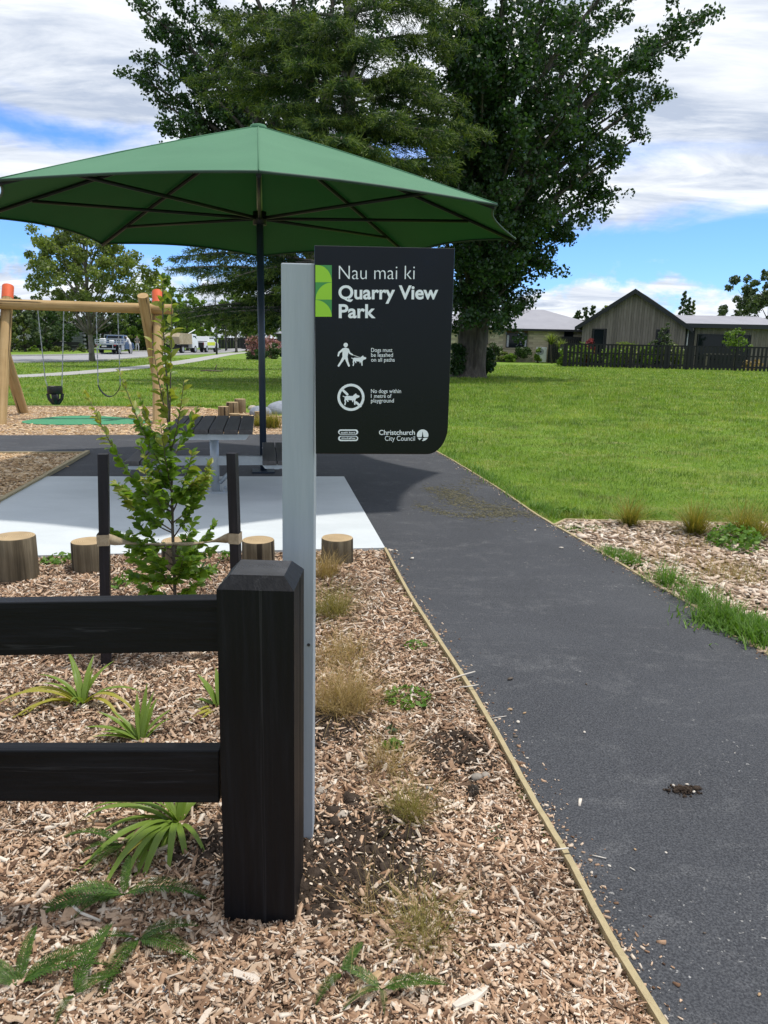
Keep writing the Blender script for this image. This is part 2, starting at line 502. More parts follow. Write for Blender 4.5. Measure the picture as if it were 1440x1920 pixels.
M['chain'] = flat('zinc_chain', (.34, .36, .38), .45, .5)
M['chain_sleeve'] = flat('pale_green_sleeve', (.42, .50, .33), .6)
M['boulder'] = std('grey_boulder', [(.3, (.17, .19, .23)), (.6, (.27, .295, .34)), (.85, (.36, .385, .42))], 5, .85, .5, 20, .02)
M['stone'] = std('pale_stone', [(.3, (.24, .20, .16)), (.7, (.42, .38, .33))], 30, .85, .5, 90, .004, rnd=.3)
M['pebble'] = std('blue_grey_pebble', [(.3, (.12, .14, .17)), (.7, (.22, .24, .27))], 30, .7, .3, 90, .002, rnd=.25)
# vegetation
M['poplar'] = leafmat('poplar_leaf', [(.1, (.014, .038, .012)), (.45, (.028, .066, .018)), (.75, (.048, .100, .028)), (.95, (.08, .145, .05))], .30, .34, .45)
M['cedar'] = leafmat('cedar_needle', [(.1, (.018, .042, .015)), (.5, (.033, .068, .023)), (.9, (.062, .108, .035))], .18, .6, .2)
M['cedar_tip'] = leafmat('cedar_new_growth', [(.1, (.065, .11, .024)), (.5, (.11, .16, .034)), (.9, (.19, .24, .055))], .25, .6, .2)
M['lime_tree'] = leafmat('bright_street_leaf', [(.1, (.075, .15, .02)), (.5, (.14, .235, .035)), (.9, (.22, .31, .065))], .45, .45)
M['olive_tree'] = leafmat('olive_street_leaf', [(.1, (.085, .125, .028)), (.5, (.155, .205, .052)), (.9, (.26, .30, .11))], .45, .42, .45)
M['dark_tree'] = leafmat('dark_garden_leaf', [(.1, (.020, .046, .012)), (.5, (.040, .082, .020)), (.9, (.075, .13, .035))], .25, .5)
M['grey_tree'] = leafmat('grey_green_leaf', [(.1, (.04, .07, .03)), (.5, (.08, .12, .05)), (.9, (.14, .18, .09))], .3, .5)
M['flax_red'] = leafmat('red_leaf', [(.1, (.10, .012, .02)), (.5, (.22, .03, .045)), (.9, (.32, .07, .08))], .3, .5)
M['pink_flower'] = leafmat('pink_blossom', [(.1, (.16, .06, .07)), (.5, (.30, .13, .15)), (.9, (.50, .30, .32))], .3, .6)
M['young_leaf'] = leafmat('young_tree_leaf', [(.1, (.075, .16, .016)), (.5, (.14, .25, .028)), (.9, (.24, .34, .055))], .5, .38, .45)
M['new_leaf'] = leafmat('young_tree_new_leaf', [(.1, (.17, .23, .03)), (.5, (.25, .29, .045)), (.9, (.34, .34, .07))], .42, .42)
M['blade'] = leafmat('lawn_blade', [(.05, (.065, .13, .014)), (.40, (.12, .21, .024)), (.66, (.175, .26, .036)), (.80, (.26, .27, .075)), (1., (.36, .32, .13))], .35, .5, .3, 1.1)
def blade_mat():
    t = NT('lawn_blade')
    big = t.ramp(t.noise(.55, 6, .68, t.coord((1, 1.5, 1)), .6), [(.38, 0.), (.62, 1.)])
    f = t.mix(.5, t.island(), big)
    col = t.ramp(f, [(.05, (.085, .165, .015)), (.35, (.15, .265, .027)), (.6, (.225, .33, .044)), (.82, (.31, .37, .07)), (1., (.42, .39, .14))])
    straw = t.math('MULTIPLY', t.ramp(t.noise(1.5, 8, .72, t.coord((1, 1.8, 1), (7, 3, 0)), .7), [(.50, 0.), (.66, .7)]), t.ramp(t.island(), [(.2, 0.), (.5, 1.)]))
    col = t.mix(straw, col, (.46, .40, .20))
    deep = t.ramp(t.noise(2.4, 4, .6, t.coord((1, 1.6, 1), (1, 9, 0)), .5), [(.50, 0.), (.62, .6)])
    col = t.mix(deep, col, (.075, .16, .016))
    col = t.mix(1.0, col, t.ramp(t.noise(.9, 7, .7, t.coord((1, 1.7, 1), (4, 1, 0)), .8), [(.36, .62), (.5, .95), (.64, 1.2)]), 'MULTIPLY')
    p = t.pbsdf(col, .5, None, 0, .3); tr = t.n('BsdfTranslucent'); t.set(tr, 'Color', t.mix(1.0, col, (1.25, 1.3, .6), 'MULTIPLY'))
    mx = t.n('MixShader'); mx.inputs[0].default_value = .35
    t.t.links.new(p.outputs[0], mx.inputs[1]); t.t.links.new(tr.outputs[0], mx.inputs[2])
    return t.done(mx)
M['blade'] = blade_mat()
M['weed'] = leafmat('weed_leaf', [(.1, (.06, .15, .016)), (.5, (.11, .22, .026)), (.9, (.17, .29, .05))], .35, .5)
M['yarrow'] = leafmat('yarrow_frond', [(.1, (.030, .080, .010)), (.5, (.058, .125, .014)), (.9, (.105, .185, .026))], .3, .55)
M['strap'] = leafmat('strap_leaf', [(.1, (.11, .20, .025)), (.5, (.17, .26, .04)), (.9, (.25, .32, .06))], .35, .42)
M['strap_yellow'] = leafmat('yellowing_strap_leaf', [(.1, (.24, .25, .03)), (.5, (.33, .31, .045)), (.9, (.42, .36, .08))], .3, .5)
M['dry'] = leafmat('dry_grass', [(.1, (.21, .14, .055)), (.5, (.34, .24, .10)), (.9, (.46, .35, .17))], .25, .7, .15)
M['dry_green'] = leafmat('half_dry_grass', [(.1, (.14, .13, .035)), (.5, (.23, .20, .06)), (.9, (.33, .27, .10))], .25, .7, .15)
M['sedge'] = leafmat('orange_green_sedge', [(.1, (.13, .16, .025)), (.45, (.22, .22, .04)), (.8, (.34, .25, .06)), (1., (.42, .25, .08))], .3, .55, .2)
M['bark'] = std('grey_bark', [(.3, (.045, .038, .032)), (.55, (.11, .095, .08)), (.8, (.20, .178, .152))], 2.2, .9, .9, 12, .05, (3, 3, .6), spec=.2)
M['bark_thin'] = std('thin_bark', [(.3, (.07, .058, .045)), (.7, (.17, .145, .115))], 30, .8, .4, 90, .003, (3, 3, .6))
M['branch'] = std('bleached_branch', [(.3, (.10, .085, .07)), (.7, (.26, .23, .20))], 3, .85, .4, 20, .01)
M['stem'] = flat('brown_twig', (.10, .075, .055), .7)
# buildings
M['cream_block'] = std('cream_block', [(.3, (.46, .40, .27)), (.7, (.58, .51, .36))], 2, .85, .2, 40, rnd=.08)
M['mortar'] = flat('mortar', (.36, .31, .22), .9)
M['roof_grey'] = std('pale_grey_roof', [(.3, (.25, .25, .285)), (.7, (.30, .30, .335))], .8, .6, .1, 30)
M['roof_mid'] = std('mid_grey_roof', [(.3, (.20, .21, .24)), (.7, (.26, .27, .30))], .8, .7, .1, 30)
M['roof_dark'] = std('dark_roof', [(.3, (.030, .028, .030)), (.7, (.052, .048, .050))], 3, .8, .4, 14, .02)
M['fascia'] = flat('black_fascia', (.012, .013, .016), .5)
M['clad'] = std('weathered_cedar_board', [(.3, (.135, .115, .098)), (.6, (.20, .175, .152)), (.85, (.265, .238, .21))], 2, .85, .3, 30, .004, (10, 10, .7), rnd=.22)
M['clad_dark'] = flat('dark_cladding', (.014, .014, .017), .7)
t = NT('window_glass')
M['glass'] = t.done(t.pbsdf((.008, .012, .015), .08, None, 0, .25))
M['curtain'] = flat('pale_curtain', (.45, .46, .50), .9)
M['brown_lintel'] = flat('brown_timber', (.10, .045, .025), .7)
M['picket'] = std('black_picket', [(.3, (.006, .006, .007)), (.7, (.014, .013, .014))], 3, .6, .2, 30, rnd=.3)
M['white_ac'] = flat('white_enamel', (.72, .73, .74), .45)
M['sleeper'] = std('grey_sleeper', [(.3, (.13, .12, .09)), (.7, (.24, .21, .16))], 3, .85, .3, 30)
M['house_dark'] = flat('charcoal_wall', (.045, .050, .058), .8)
M['house_light'] = flat('light_wall', (.42, .42, .42), .8)
M['white_trim'] = flat('white_trim', (.70, .71, .72), .6)
M['schist'] = std('grey_stone_wall', [(.3, (.10, .11, .12)), (.7, (.20, .215, .23))], 9, .9, .6, 20, .02)
M['hedge_fence'] = flat('black_board_fence', (.008, .009, .011), .7)
# vehicles, people
M['car_blue'] = flat('blue_car_paint', (.035, .085, .20), .25, .2, var=.03)
M['car_white'] = flat('white_car_paint', (.70, .72, .74), .3, var=.02)
M['car_silver'] = flat('silver_tray', (.46, .49, .52), .4, .4, var=.04)
M['car_lime'] = flat('fluoro_yellow_panel', (.62, .70, .03), .45, var=.04)
M['tan_load'] = std('tan_tarpaulin', [(.3, (.30, .24, .15)), (.7, (.46, .39, .27))], 2, .9, .5, 6, .05)
M['tyre'] = flat('tyre_rubber', (.010, .010, .011), .75)
M['rim'] = flat('alloy_rim', (.42, .43, .45), .35, .6)
M['underside'] = flat('dark_chassis', (.010, .010, .011), .7)
M['plate_white'] = flat('white_plate', (.62, .62, .60), .5)
M['skin'] = flat('skin', (.42, .26, .18), .6)
M['shirt_white'] = flat('white_shirt', (.70, .70, .70), .8)
M['shirt_grey'] = flat('grey_brown_top', (.20, .18, .17), .8)
M['trouser'] = flat('pale_trouser', (.52, .52, .56), .8)
M['lamp_black'] = flat('black_lamp_post', (.012, .014, .016), .45)
M['lamp_glass'] = flat('lamp_lens', (.55, .57, .58), .3)
M['red_light'] = flat('red_tail_lamp', (.35, .012, .012), .3)
# ------------------------------------------------------------------ ground and paving
def smooth(x, a, b):
    t = np.clip((x - a) / (b - a), 0, 1); return t * t * (3 - 2 * t)
_ph = np.random.default_rng(3).uniform(0, 6.28, (8, 2)); _fr = np.random.default_rng(4).normal(0, 1, (8, 2))
def lump(x, y, s):
    r = 0
    for i in range(8):
        r = r + np.sin(_fr[i, 0] * x * s + _fr[i, 1] * y * s + _ph[i, 0])
    return r / 8
def inpoly(x, y, poly):
    x = np.asarray(x); y = np.asarray(y); ins = np.zeros(x.shape, bool)
    n = len(poly)
    for i in range(n):
        x1, y1 = poly[i][0], poly[i][1]; x2, y2 = poly[(i + 1) % n][0], poly[(i + 1) % n][1]
        c = ((y1 > y) != (y2 > y))
        with np.errstate(divide='ignore', invalid='ignore'):
            xi = (x2 - x1) * (y - y1) / (y2 - y1) + x1
        ins ^= c & (x < xi)
    return ins
def edge_dist(x, y, poly, closed=True):
    d = np.full(np.shape(x), 1e9)
    n = len(poly)
    for i in range(n if closed else n - 1):
        a = np.array(poly[i][:2], float); b = np.array(poly[(i + 1) % n][:2], float)
        ab = b - a; L = (ab ** 2).sum() + 1e-12
        t = np.clip(((x - a[0]) * ab[0] + (y - a[1]) * ab[1]) / L, 0, 1)
        d = np.minimum(d, np.hypot(x - a[0] - t * ab[0], y - a[1] - t * ab[1]))
    return d
def sheet(name, poly, z, mat, thick=0.0, kind='structure'):
    mb = MB()
    poly = [(p[0], p[1]) for p in poly]
    a = sum(poly[i][0] * poly[(i + 1) % len(poly)][1] - poly[(i + 1) % len(poly)][0] * poly[i][1] for i in range(len(poly)))
    if a < 0: poly = poly[::-1]
    if thick: mb.prism(poly, z - thick, z)
    else: mb.add([(x, y, z) for x, y in poly], [list(range(len(poly)))])
    return tag(mb.build(name, mat), kind=kind)
def spline(pts, n=8):
    pts = [Vector(p) for p in pts]; out = []
    for i in range(len(pts) - 1):
        p0 = pts[max(i - 1, 0)]; p1 = pts[i]; p2 = pts[i + 1]; p3 = pts[min(i + 2, len(pts) - 1)]
        for k in range(n):
            t = k / n
            out.append(.5 * ((2 * p1) + (p2 - p0) * t + (2 * p0 - 5 * p1 + 4 * p2 - p3) * t * t + (3 * p1 - p0 - 3 * p2 + p3) * t ** 3))
    out.append(pts[-1]); return out

# ground sheet to the horizon
mb = MB(); mb.add([(-900, -40, 0), (900, -40, 0), (900, 1500, 0), (-900, 1500, 0)], [(0, 1, 2, 3)])
tag(mb.build('ground', M['grass']), kind='structure')

PARK = rad(9.1)                                         # the paving is turned 9 degrees to the left
AX = Vector((-math.sin(PARK), math.cos(PARK), 0)); LX = Vector((math.cos(PARK), math.sin(PARK), 0))
slab_nr, slab_fr = G(722, 1034), G(645, 898)
left_edge = [G(722, 1034), G(768, 1122), G(866, 1275), G(927, 1379), G(1000, 1513), G(1061, 1617), G(1141, 1770), G(1232, 1920)]
d_ = (left_edge[-1] - left_edge[-2]).normalized()
left_edge.append(left_edge[-1] + d_ * 1.6)
right_edge = [G(1440, 1232), G(1325, 1155), G(1200, 1083), G(1100, 1022), G(1010, 970), G(930, 915), G(870, 878), G(820, 849), G(775, 830), G(700, 815)]
right_edge = [right_edge[0] + (right_edge[0] - right_edge[1]).normalized() * 2.2] + right_edge
le_s, re_s = spline(left_edge, 6), spline(right_edge, 6)
far_l, far_r = G(0, 822), right_edge[-1]
band_far = [far_r, far_l + LX * -8]
tri_top = G(165, 851); tri_bot = G(84, 898); tri_left = G(0, 945)
path_poly = [p for p in le_s[::-1]] + [slab_nr, slab_fr, tri_bot + Vector((-.02, 0, 0)), tri_top, tri_top - LX * 9] + band_far[::-1] + re_s[::-1]
sheet('path', path_poly, .012, M['asphalt'])
# concrete pad
slab_nl = slab_nr - LX * 5.0
slab_poly = [slab_nr, slab_fr, tri_bot, tri_left - (tri_bot - tri_left) * .9, slab_nl - LX * .0]
slab_poly = [slab_nr, slab_fr, tri_bot, tri_bot + (tri_left - tri_bot) * 2.3, slab_nl]
mbp = MB()
pp = [(p.x, p.y) for p in slab_poly][::-1]
mbp.prism(pp, -.05, .030)
tag(mbp.build('concrete_pad', M['concrete']), kind='structure')

# left garden bed
bed_poly = [(p.x, p.y) for p in le_s] + [(.9, -.1), (-5.8, -.1), (-5.8, 4.2), (slab_nl.x, slab_nl.y)]
bed_edge = [(p.x, p.y) for p in le_s]
def bed_h(x, y):
    d = np.minimum(edge_dist(x, y, bed_edge, False), edge_dist(x, y, [(slab_nl.x, slab_nl.y), (slab_nr.x, slab_nr.y)], False))
    h = .014 * lump(x, y, 5.5) + .008 * lump(y + 3, x, 13) + .022
    return .004 + h * smooth(d, .0, .14)
def grid_sheet(name, poly, step, hfun, mat, grow=.03, ylim=None):
    xs = np.array([p[0] for p in poly]); ys = np.array([p[1] for p in poly])
    gx = np.arange(xs.min() - .1, xs.max() + .1, step); gy = np.arange(ys.min() - .1, ys.max() + .1, step)
    X, Y = np.meshgrid(gx, gy)
    ok = inpoly(X, Y, poly) | (edge_dist(X, Y, poly) < grow)
    Z = hfun(X, Y)
    nx = len(gx); idx = np.arange(X.size).reshape(X.shape)
    q = ok[:-1, :-1] & ok[1:, :-1] & ok[:-1, 1:] & ok[1:, 1:]
    F = np.stack([idx[:-1, :-1][q], idx[:-1, 1:][q], idx[1:, 1:][q], idx[1:, :-1][q]], 1)
    used = np.unique(F); rm = np.full(X.size, -1); rm[used] = np.arange(len(used))
    V = np.stack([X.ravel(), Y.ravel(), Z.ravel()], 1)[used]
    return tag(link(name, np_mesh(name, V, rm[F], True, mat)), kind='structure')
mulch_bed = grid_sheet('mulch_bed', bed_poly, .045, bed_h, M['mulch'], .01)
# right garden bed beyond the path
rb_pts = [G(1440, 1232), G(1325, 1155), G(1200, 1083), G(1100, 1022), G(1040, 988), G(1060, 978), G(1200, 981), G(1330, 983), G(1440, 986)]
rbed_poly = [(p.x, p.y) for p in rb_pts] + [(7.5, 7.2), (7.5, 1.5), (right_edge[0].x, right_edge[0].y)]
def rbed_h(x, y):
    return .004 + (.02 + .012 * lump(x, y, 6)) * smooth(edge_dist(x, y, rbed_poly), 0, .2)
right_bed = grid_sheet('mulch_bed', rbed_poly, .08, rbed_h, M['mulch'], .0)
# playground wood chip, far and left
pl_far = G(300, 764)
play_poly = [far_l - LX * 8, far_r + LX * .0, far_r + AX * 1.6, G(372, 765), G(0, 763), G(0, 763) - LX * 9]
sheet('playground_mulch', play_poly, .008, M['mulch_far'])
tri_poly = [tri_top, tri_bot, tri_bot + (tri_left - tri_bot) * 2.3, tri_top - LX * 6.5 - AX * 3.0, tri_top - LX * 7]
sheet('playground_mulch', tri_poly, .007, M['mulch_far'])

# timber edging boards
def edging(name, pts, width, z0, z1, mat, seg_len=2.2, off=0.0):
    pts = [Vector((p[0], p[1], 0)) for p in pts]
    root = tag(bpy.data.objects.new(name, None), kind='structure'); COL.link(root)
    run, cur, start = 0, [pts[0]], 0
    def flush(c):
        if len(c) < 2: return
        vs, fs = [], []
        for i, p in enumerate(c):
            tdir = (c[min(i + 1, len(c) - 1)] - c[max(i - 1, 0)]).normalized(); nrm = Vector((-tdir.y, tdir.x, 0))
            jz = random.uniform(-.002, .002)
            for s_, z in ((-.5, z0), (-.5, z1 + jz), (.5, z1 + jz), (.5, z0)):
                vs.append(p + nrm * (s_ * width + off) + Vector((0, 0, z)))
        n = len(c)
        for i in range(n - 1):
            for k in range(3): fs.append((i * 4 + k, i * 4 + k + 1, i * 4 + 4 + k + 1, i * 4 + 4 + k))
        fs += [(0, 3, 2, 1), ((n - 1) * 4, (n - 1) * 4 + 1, (n - 1) * 4 + 2, (n - 1) * 4 + 3)]
        b = MB(); b.add(vs, fs); b.build('edging_board', mat, root)
    for a, b in zip(pts, pts[1:]):
        L = (b - a).length
        if run + L > seg_len and len(cur) > 1:
            flush(cur)
            cur = [cur[-1] + (b - cur[-1]).normalized() * .004]; run = 0
        cur.append(b); run += L
    flush(cur)
    return root
edging('timber_edging', le_s, .019, -.02, .032, M['timber_edge'], 1.9, 0.0)
edging('timber_edging', re_s, .022, -.02, .020, M['timber_edge'], 2.2, .0)
edging('timber_edging', [tri_top - LX * 7, tri_top], .05, -.02, .03, M['timber_edge'], 2.4)
edging('timber_edging', [tri_top, tri_bot, tri_bot + (tri_left - tri_bot) * 2.3], .05, -.02, .05, M['timber_edge'], 1.8)
edging('timber_edging', [G(0, 763) - LX * 9, G(0, 763), G(372, 765)], .06, -.02, .03, M['timber_edge'], 2.4)
edging('timber_edging', [(rb_pts[4].x, rb_pts[4].y), (rb_pts[5].x, rb_pts[5].y), (rb_pts[8].x, rb_pts[8].y), (7.5, 7.2)], .03, -.02, .025, M['timber_edge'], 2.2)

# green rubber mat under the swings: three overlapping rounds
mc = G(162, 790)
outl = []
for k in range(72):
    a = 2 * math.pi * k / 72
    r = 1.28 + .16 * math.cos(3 * a + .5)
    outl.append((mc.x + r * .86 * math.cos(a), mc.y + r * .62 * math.sin(a)))
mb = MB(); mb.prism(outl, 0, .02)
tag(mb.build('safety_mat', M['rubber_green']), 'green rubber safety mat set into the wood chips under the swings', 'rubber mat')

# distant concrete footpath, road, kerb and verge
fp_c = [G(-140, 712), G(0, 707.5), G(130, 700.5), G(230, 692), G(290, 686), G(360, 676), G(430, 664), G(470, 660.5)]
fp_s = spline(fp_c, 5)
def ribbon(name, pts, width, z, mat, th=0.0):
    vs, fs = [], []
    for i, p in enumerate(pts):
        t_ = (pts[min(i + 1, len(pts) - 1)] - pts[max(i - 1, 0)]); t_.z = 0; t_.normalize(); n_ = Vector((-t_.y, t_.x, 0))
        vs += [Vector((p.x, p.y, z)) - n_ * width / 2, Vector((p.x, p.y, z)) + n_ * width / 2]
    fs = [(2 * i, 2 * i + 2, 2 * i + 3, 2 * i + 1) for i in range(len(pts) - 1)]
    b = MB(); b.add(vs, fs); return tag(b.build(name, mat), kind='structure')
ribbon('footpath', fp_s, 1.5, .012, M['path_concrete'])
road_near = [G(-160, 686), G(60, 680), G(170, 677.5), G(260, 671), G(330, 666.5), G(400, 663), G(440, 660), G(475, 657)]
road_far = [G(-160, 670), G(60, 668), G(170, 665.5), G(260, 660), G(330, 658), G(400, 656.5), G(440, 655), G(475, 653.2)]
rn_s, rf_s = spline(road_near, 4), spline(road_far, 4)
sheet('road', rn_s + rf_s[::-1], .016, M['road'])
edging('kerb', [(p.x, p.y) for p in rf_s], .3, 0, .12, M['kerb'], 400, .15)
edging('kerb', [(p.x, p.y) for p in rn_s], .3, 0, .10, M['kerb'], 400, -.15)

# ------------------------------------------------------------------ loose wood chips
def frame_w(x, y):
    az = np.abs(np.degrees(np.arctan2(x, np.maximum(y, .05))))
    return np.where(az < 33, 1.0, .18)
def sample_poly(poly, n, wfun):
    xs = [p[0] for p in poly]; ys = [p[1] for p in poly]
    X = np.zeros(0); Y = np.zeros(0)
    while len(X) < n:
        x = rng.uniform(min(xs), max(xs), n * 4); y = rng.uniform(min(ys), max(ys), n * 4)
        k = inpoly(x, y, poly)
        x, y = x[k], y[k]
        k = rng.random(len(x)) < wfun(x, y)
        X = np.concatenate([X, x[k]]); Y = np.concatenate([Y, y[k]])
    return X[:n], Y[:n]
def chips(x, y, z, L, W, T, tilt=.35, far=None):
    n = len(x)
    yaw = rng.uniform(0, 2 * np.pi, n)
    ta = rng.normal(0, tilt, n); tb = rng.normal(0, tilt, n)
    ux = np.stack([np.cos(yaw) * np.cos(ta), np.sin(yaw) * np.cos(ta), np.sin(ta)], 1)
    uy0 = np.stack([-np.sin(yaw), np.cos(yaw), np.zeros(n)], 1)
    uz0 = np.cross(ux, uy0)
    uy = uy0 * np.cos(tb)[:, None] + uz0 * np.sin(tb)[:, None]
    uz = np.cross(ux, uy)
    P = np.stack([x, y, z], 1)
    c = []
    e = rng.uniform(.35, 1.0, (n, 2)); sk = rng.uniform(-.25, .25, (n, 2))
    for sx in (0, 1):
        for sy in (-1, 1):
            for sz in (-1, 1):
                l = (sx - .5 + sk[:, sx] * .3 * sy) * L
                c.append(P + ux * l[:, None] + uy * (sy * .5 * W * e[:, sx])[:, None] + uz * (sz * .5 * T)[:, None])
    V = np.stack(c, 1).reshape(-1, 3)
    base = (np.arange(n) * 8)[:, None]
    nr = base if far is None else base[~far]
    F = np.concatenate([base + np.array(f)[None] for f in ((1, 5, 7, 3), (0, 4, 5, 1), (2, 3, 7, 6))] + [nr + np.array(f)[None] for f in ((0, 1, 3, 2), (4, 6, 7, 5))], 0)
    return V, F
soil_spots = [(G(640, 1600), .22), (G(690, 1600), .20), (G(620, 1370), .16), (G(860, 1420), .14), (G(700, 1660), .2), (G(410, 1600), .12), (G(590, 1680), .13)]
def bare(x, y):
    b = np.zeros(np.shape(x))
    for p, r in soil_spots:
        b = np.maximum(b, 1 - smooth(np.hypot((x - p.x), (y - p.y)), r * .35, r * 1.25))
    return b
def bed_w(x, y):
    d = np.hypot(x, y)
    return np.clip((1.7 / d) ** 1.15, 0, 1) * frame_w(x, y) * (1 - .80 * bare(x, y))
NCH = 122000
cx, cy = sample_poly(bed_poly, NCH, bed_w)
dist = np.hypot(cx, cy)
L = rng.lognormal(np.log(.0158), .58, NCH) * np.clip(.75 + dist * .10, .8, 1.3)
keep = (edge_dist(cx, cy, bed_edge, False) > L * .35)
keep |= rng.random(NCH) < .10
cx, cy, L = cx[keep], cy[keep], L[keep]; n = len(cx)
W = np.minimum(L * rng.uniform(.14, .55, n), .014); T = np.minimum(L * rng.uniform(.06, .20, n), .007)
shr = rng.random(n) < .05
L[shr] = rng.uniform(.035, .085, shr.sum()); W[shr] = rng.uniform(.0025, .005, shr.sum()); T[shr] = .0025
V, F = chips(cx, cy, bed_h(cx, cy) + rng.uniform(0, .012, n), L, W, T, .35, np.hypot(cx, cy) > 2.2)
tag(link('loose_wood_chips', np_mesh('wood_chips', V, F, False, M['chip'])), kind='stuff', label='tan and brown wood chips covering the garden bed', cat='wood chips')
# shredded fines between the chips
fx, fy = sample_poly(bed_poly, 95000, lambda x, y: np.clip((1.5 / np.hypot(x, y)) ** 1.6, 0, 1) * frame_w(x, y) * (1 - .5 * bare(x, y)))
kf = edge_dist(fx, fy, bed_edge, False) > .012
fx, fy = fx[kf], fy[kf]; nf = len(fx)
fa = rng.uniform(0, 6.28, nf); fl = rng.lognormal(np.log(.0085), .55, nf); fw_ = fl * rng.uniform(.15, .6, nf)
tz = rng.normal(0, .45, nf); ty = rng.normal(0, .3, nf)
U = np.stack([np.cos(fa) * np.cos(tz), np.sin(fa) * np.cos(tz), np.sin(tz)], 1); S = np.stack([-np.sin(fa), np.cos(fa), ty], 1)
Pf = np.stack([fx, fy, bed_h(fx, fy) + rng.uniform(.003, .016, nf)], 1)
Vf = np.stack([Pf - U * fl[:, None] * .5 - S * fw_[:, None] * .3, Pf - U * fl[:, None] * .4 + S * fw_[:, None] * .5, Pf + U * fl[:, None] * .5 + S * fw_[:, None] * .2, Pf + U * fl[:, None] * .35 - S * fw_[:, None] * .5], 1).reshape(-1, 3)
tag(link('shredded_bark', np_mesh('shredded_bark', Vf, (np.arange(nf) * 4)[:, None] + np.array([0, 1, 2, 3])[None], False, M['chip'])), kind='stuff', label='fine shredded bark crumbs between the wood chips', cat='bark mulch')
# right bed
rx_, ry_ = sample_poly(rbed_poly, 12000, lambda x, y: np.clip((4 / np.hypot(x, y)) ** 1.2, 0, 1) * frame_w(x, y))
n = len(rx_); L = rng.lognormal(np.log(.040), .4, n); W = L * rng.uniform(.25, .6, n); T = L * .12
V, F = chips(rx_, ry_, rbed_h(rx_, ry_) + rng.uniform(0, .014, n), L, W, T, .25)
tag(link('loose_wood_chips', np_mesh('wood_chips', V, F, False, M['chip_pale'])), kind='stuff', label='pale wood chips covering the bed beside the lawn', cat='wood chips')
# crumbs of mulch and grit that have spilled onto the path along both edges
ex, ey = [], []
for pts_, sgn, cnt, sp_ in ((le_s, 1, 800, .032), (re_s, -1, 900, .035)):
    arr = np.array([(p.x, p.y) for p in pts_]); i_ = rng.integers(0, len(arr) - 1, cnt); t_ = rng.random(cnt)[:, None]
    q = arr[i_] * (1 - t_) + arr[i_ + 1] * t_; d_ = arr[i_ + 1] - arr[i_]; d_ /= np.linalg.norm(d_, axis=1)[:, None] + 1e-9
    nn_ = np.stack([-d_[:, 1], d_[:, 0]], 1); off = np.abs(rng.exponential(sp_, cnt)) + .014
    for s2 in (1, -1):
        z = q + nn_ * (off * s2)[:, None]; kk = inpoly(z[:, 0], z[:, 1], [(p.x, p.y) for p in path_poly]); ex.append(z[kk, 0]); ey.append(z[kk, 1])
ex, ey = np.concatenate(ex), np.concatenate(ey); n = len(ex)
L = rng.lognormal(np.log(.006), .6, n)
V, F = chips(ex, ey, np.full(n, .0145), L, L * rng.uniform(.3, .8, n), L * .3, .2)
tag(link('path_grit', np_mesh('path_grit', V, F, False, M['chip'])), kind='stuff', label='crumbs of mulch and grit along the edges of the path', cat='grit')
# playground
px_, py_ = sample_poly(play_poly, 9000, lambda x, y: frame_w(x, y))
k = ~inpoly(px_, py_, outl); px_, py_ = px_[k], py_[k]
qx, qy = sample_poly(tri_poly, 6000, lambda x, y: frame_w(x, y))
px_ = np.concatenate([px_, qx]); py_ = np.concatenate([py_, qy])
n = len(px_); L = rng.lognormal(np.log(.05), .35, n); W = L * rng.uniform(.3, .6, n)
t = NT('playground_chip')
M['chip_play'] = t.done(t.pbsdf(t.ramp(t.island(), [(0., (.30, .18, .085)), (.4, (.53, .36, .20)), (.8, (.66, .49, .31)), (1., (.74, .61, .44))]), .85, None, 0, .2))
V, F = chips(px_, py_, np.full(n, .014), L, W, L * .12, .2)
tag(link('loose_wood_chips', np_mesh('wood_chips', V, F, False, M['chip_play'])), kind='stuff', label='golden wood chips of the playground', cat='wood chips')

# the larger chips lie as single pieces on the bed
chip_meshes = []
for k in range(9):
    r_ = np.random.default_rng(50 + k)
    m_ = MB(); L_ = 1.0; nseg = 4; vs = []
    for i in range(nseg):
        u = i / (nseg - 1) - .5
        wd = r_.uniform(.09, .17) * (1 - .25 * abs(u * 2) ** 2); off = r_.uniform(-.07, .07)
        th = r_.uniform(.03, .06)
        vs += [(u + off, -wd, 0), (u - off, wd + off, 0), (u - off, wd * .8 + off, th), (u + off, -wd * .8, th * .9)]
    fs = []
    for i in range(nseg - 1):
        for j in range(4): fs.append((i * 4 + j, i * 4 + (j + 1) % 4, i * 4 + 4 + (j + 1) % 4, i * 4 + 4 + j))
    fs += [(3, 2, 1, 0), tuple(range((nseg - 1) * 4, nseg * 4))]
    m_.add(vs, fs); chip_meshes.append(m_.mesh('large_wood_chip', M['chip_big']))
bx_, by_ = sample_poly(bed_poly, 270, lambda x, y: np.clip((1.5 / np.hypot(x, y)) ** 2.2, 0, 1) * (np.abs(np.degrees(np.arctan2(x, y))) < 30) * (np.hypot(x, y) > 1.15))
for i in range(len(bx_)):
    s_ = float(rng.uniform(.026, .052)) * (1.35 if i % 9 == 0 else 1)
    link('wood_chip', chip_meshes[i % 9], None, mulch_bed, (bx_[i], by_[i], float(bed_h(bx_[i:i+1], by_[i:i+1])[0]) + .012),
         (rng.normal(0, .22), rng.normal(0, .18), rng.uniform(0, 6.28)), (s_, s_ * rng.uniform(.7, 1.5), s_ * rng.uniform(.7, 1.3)))
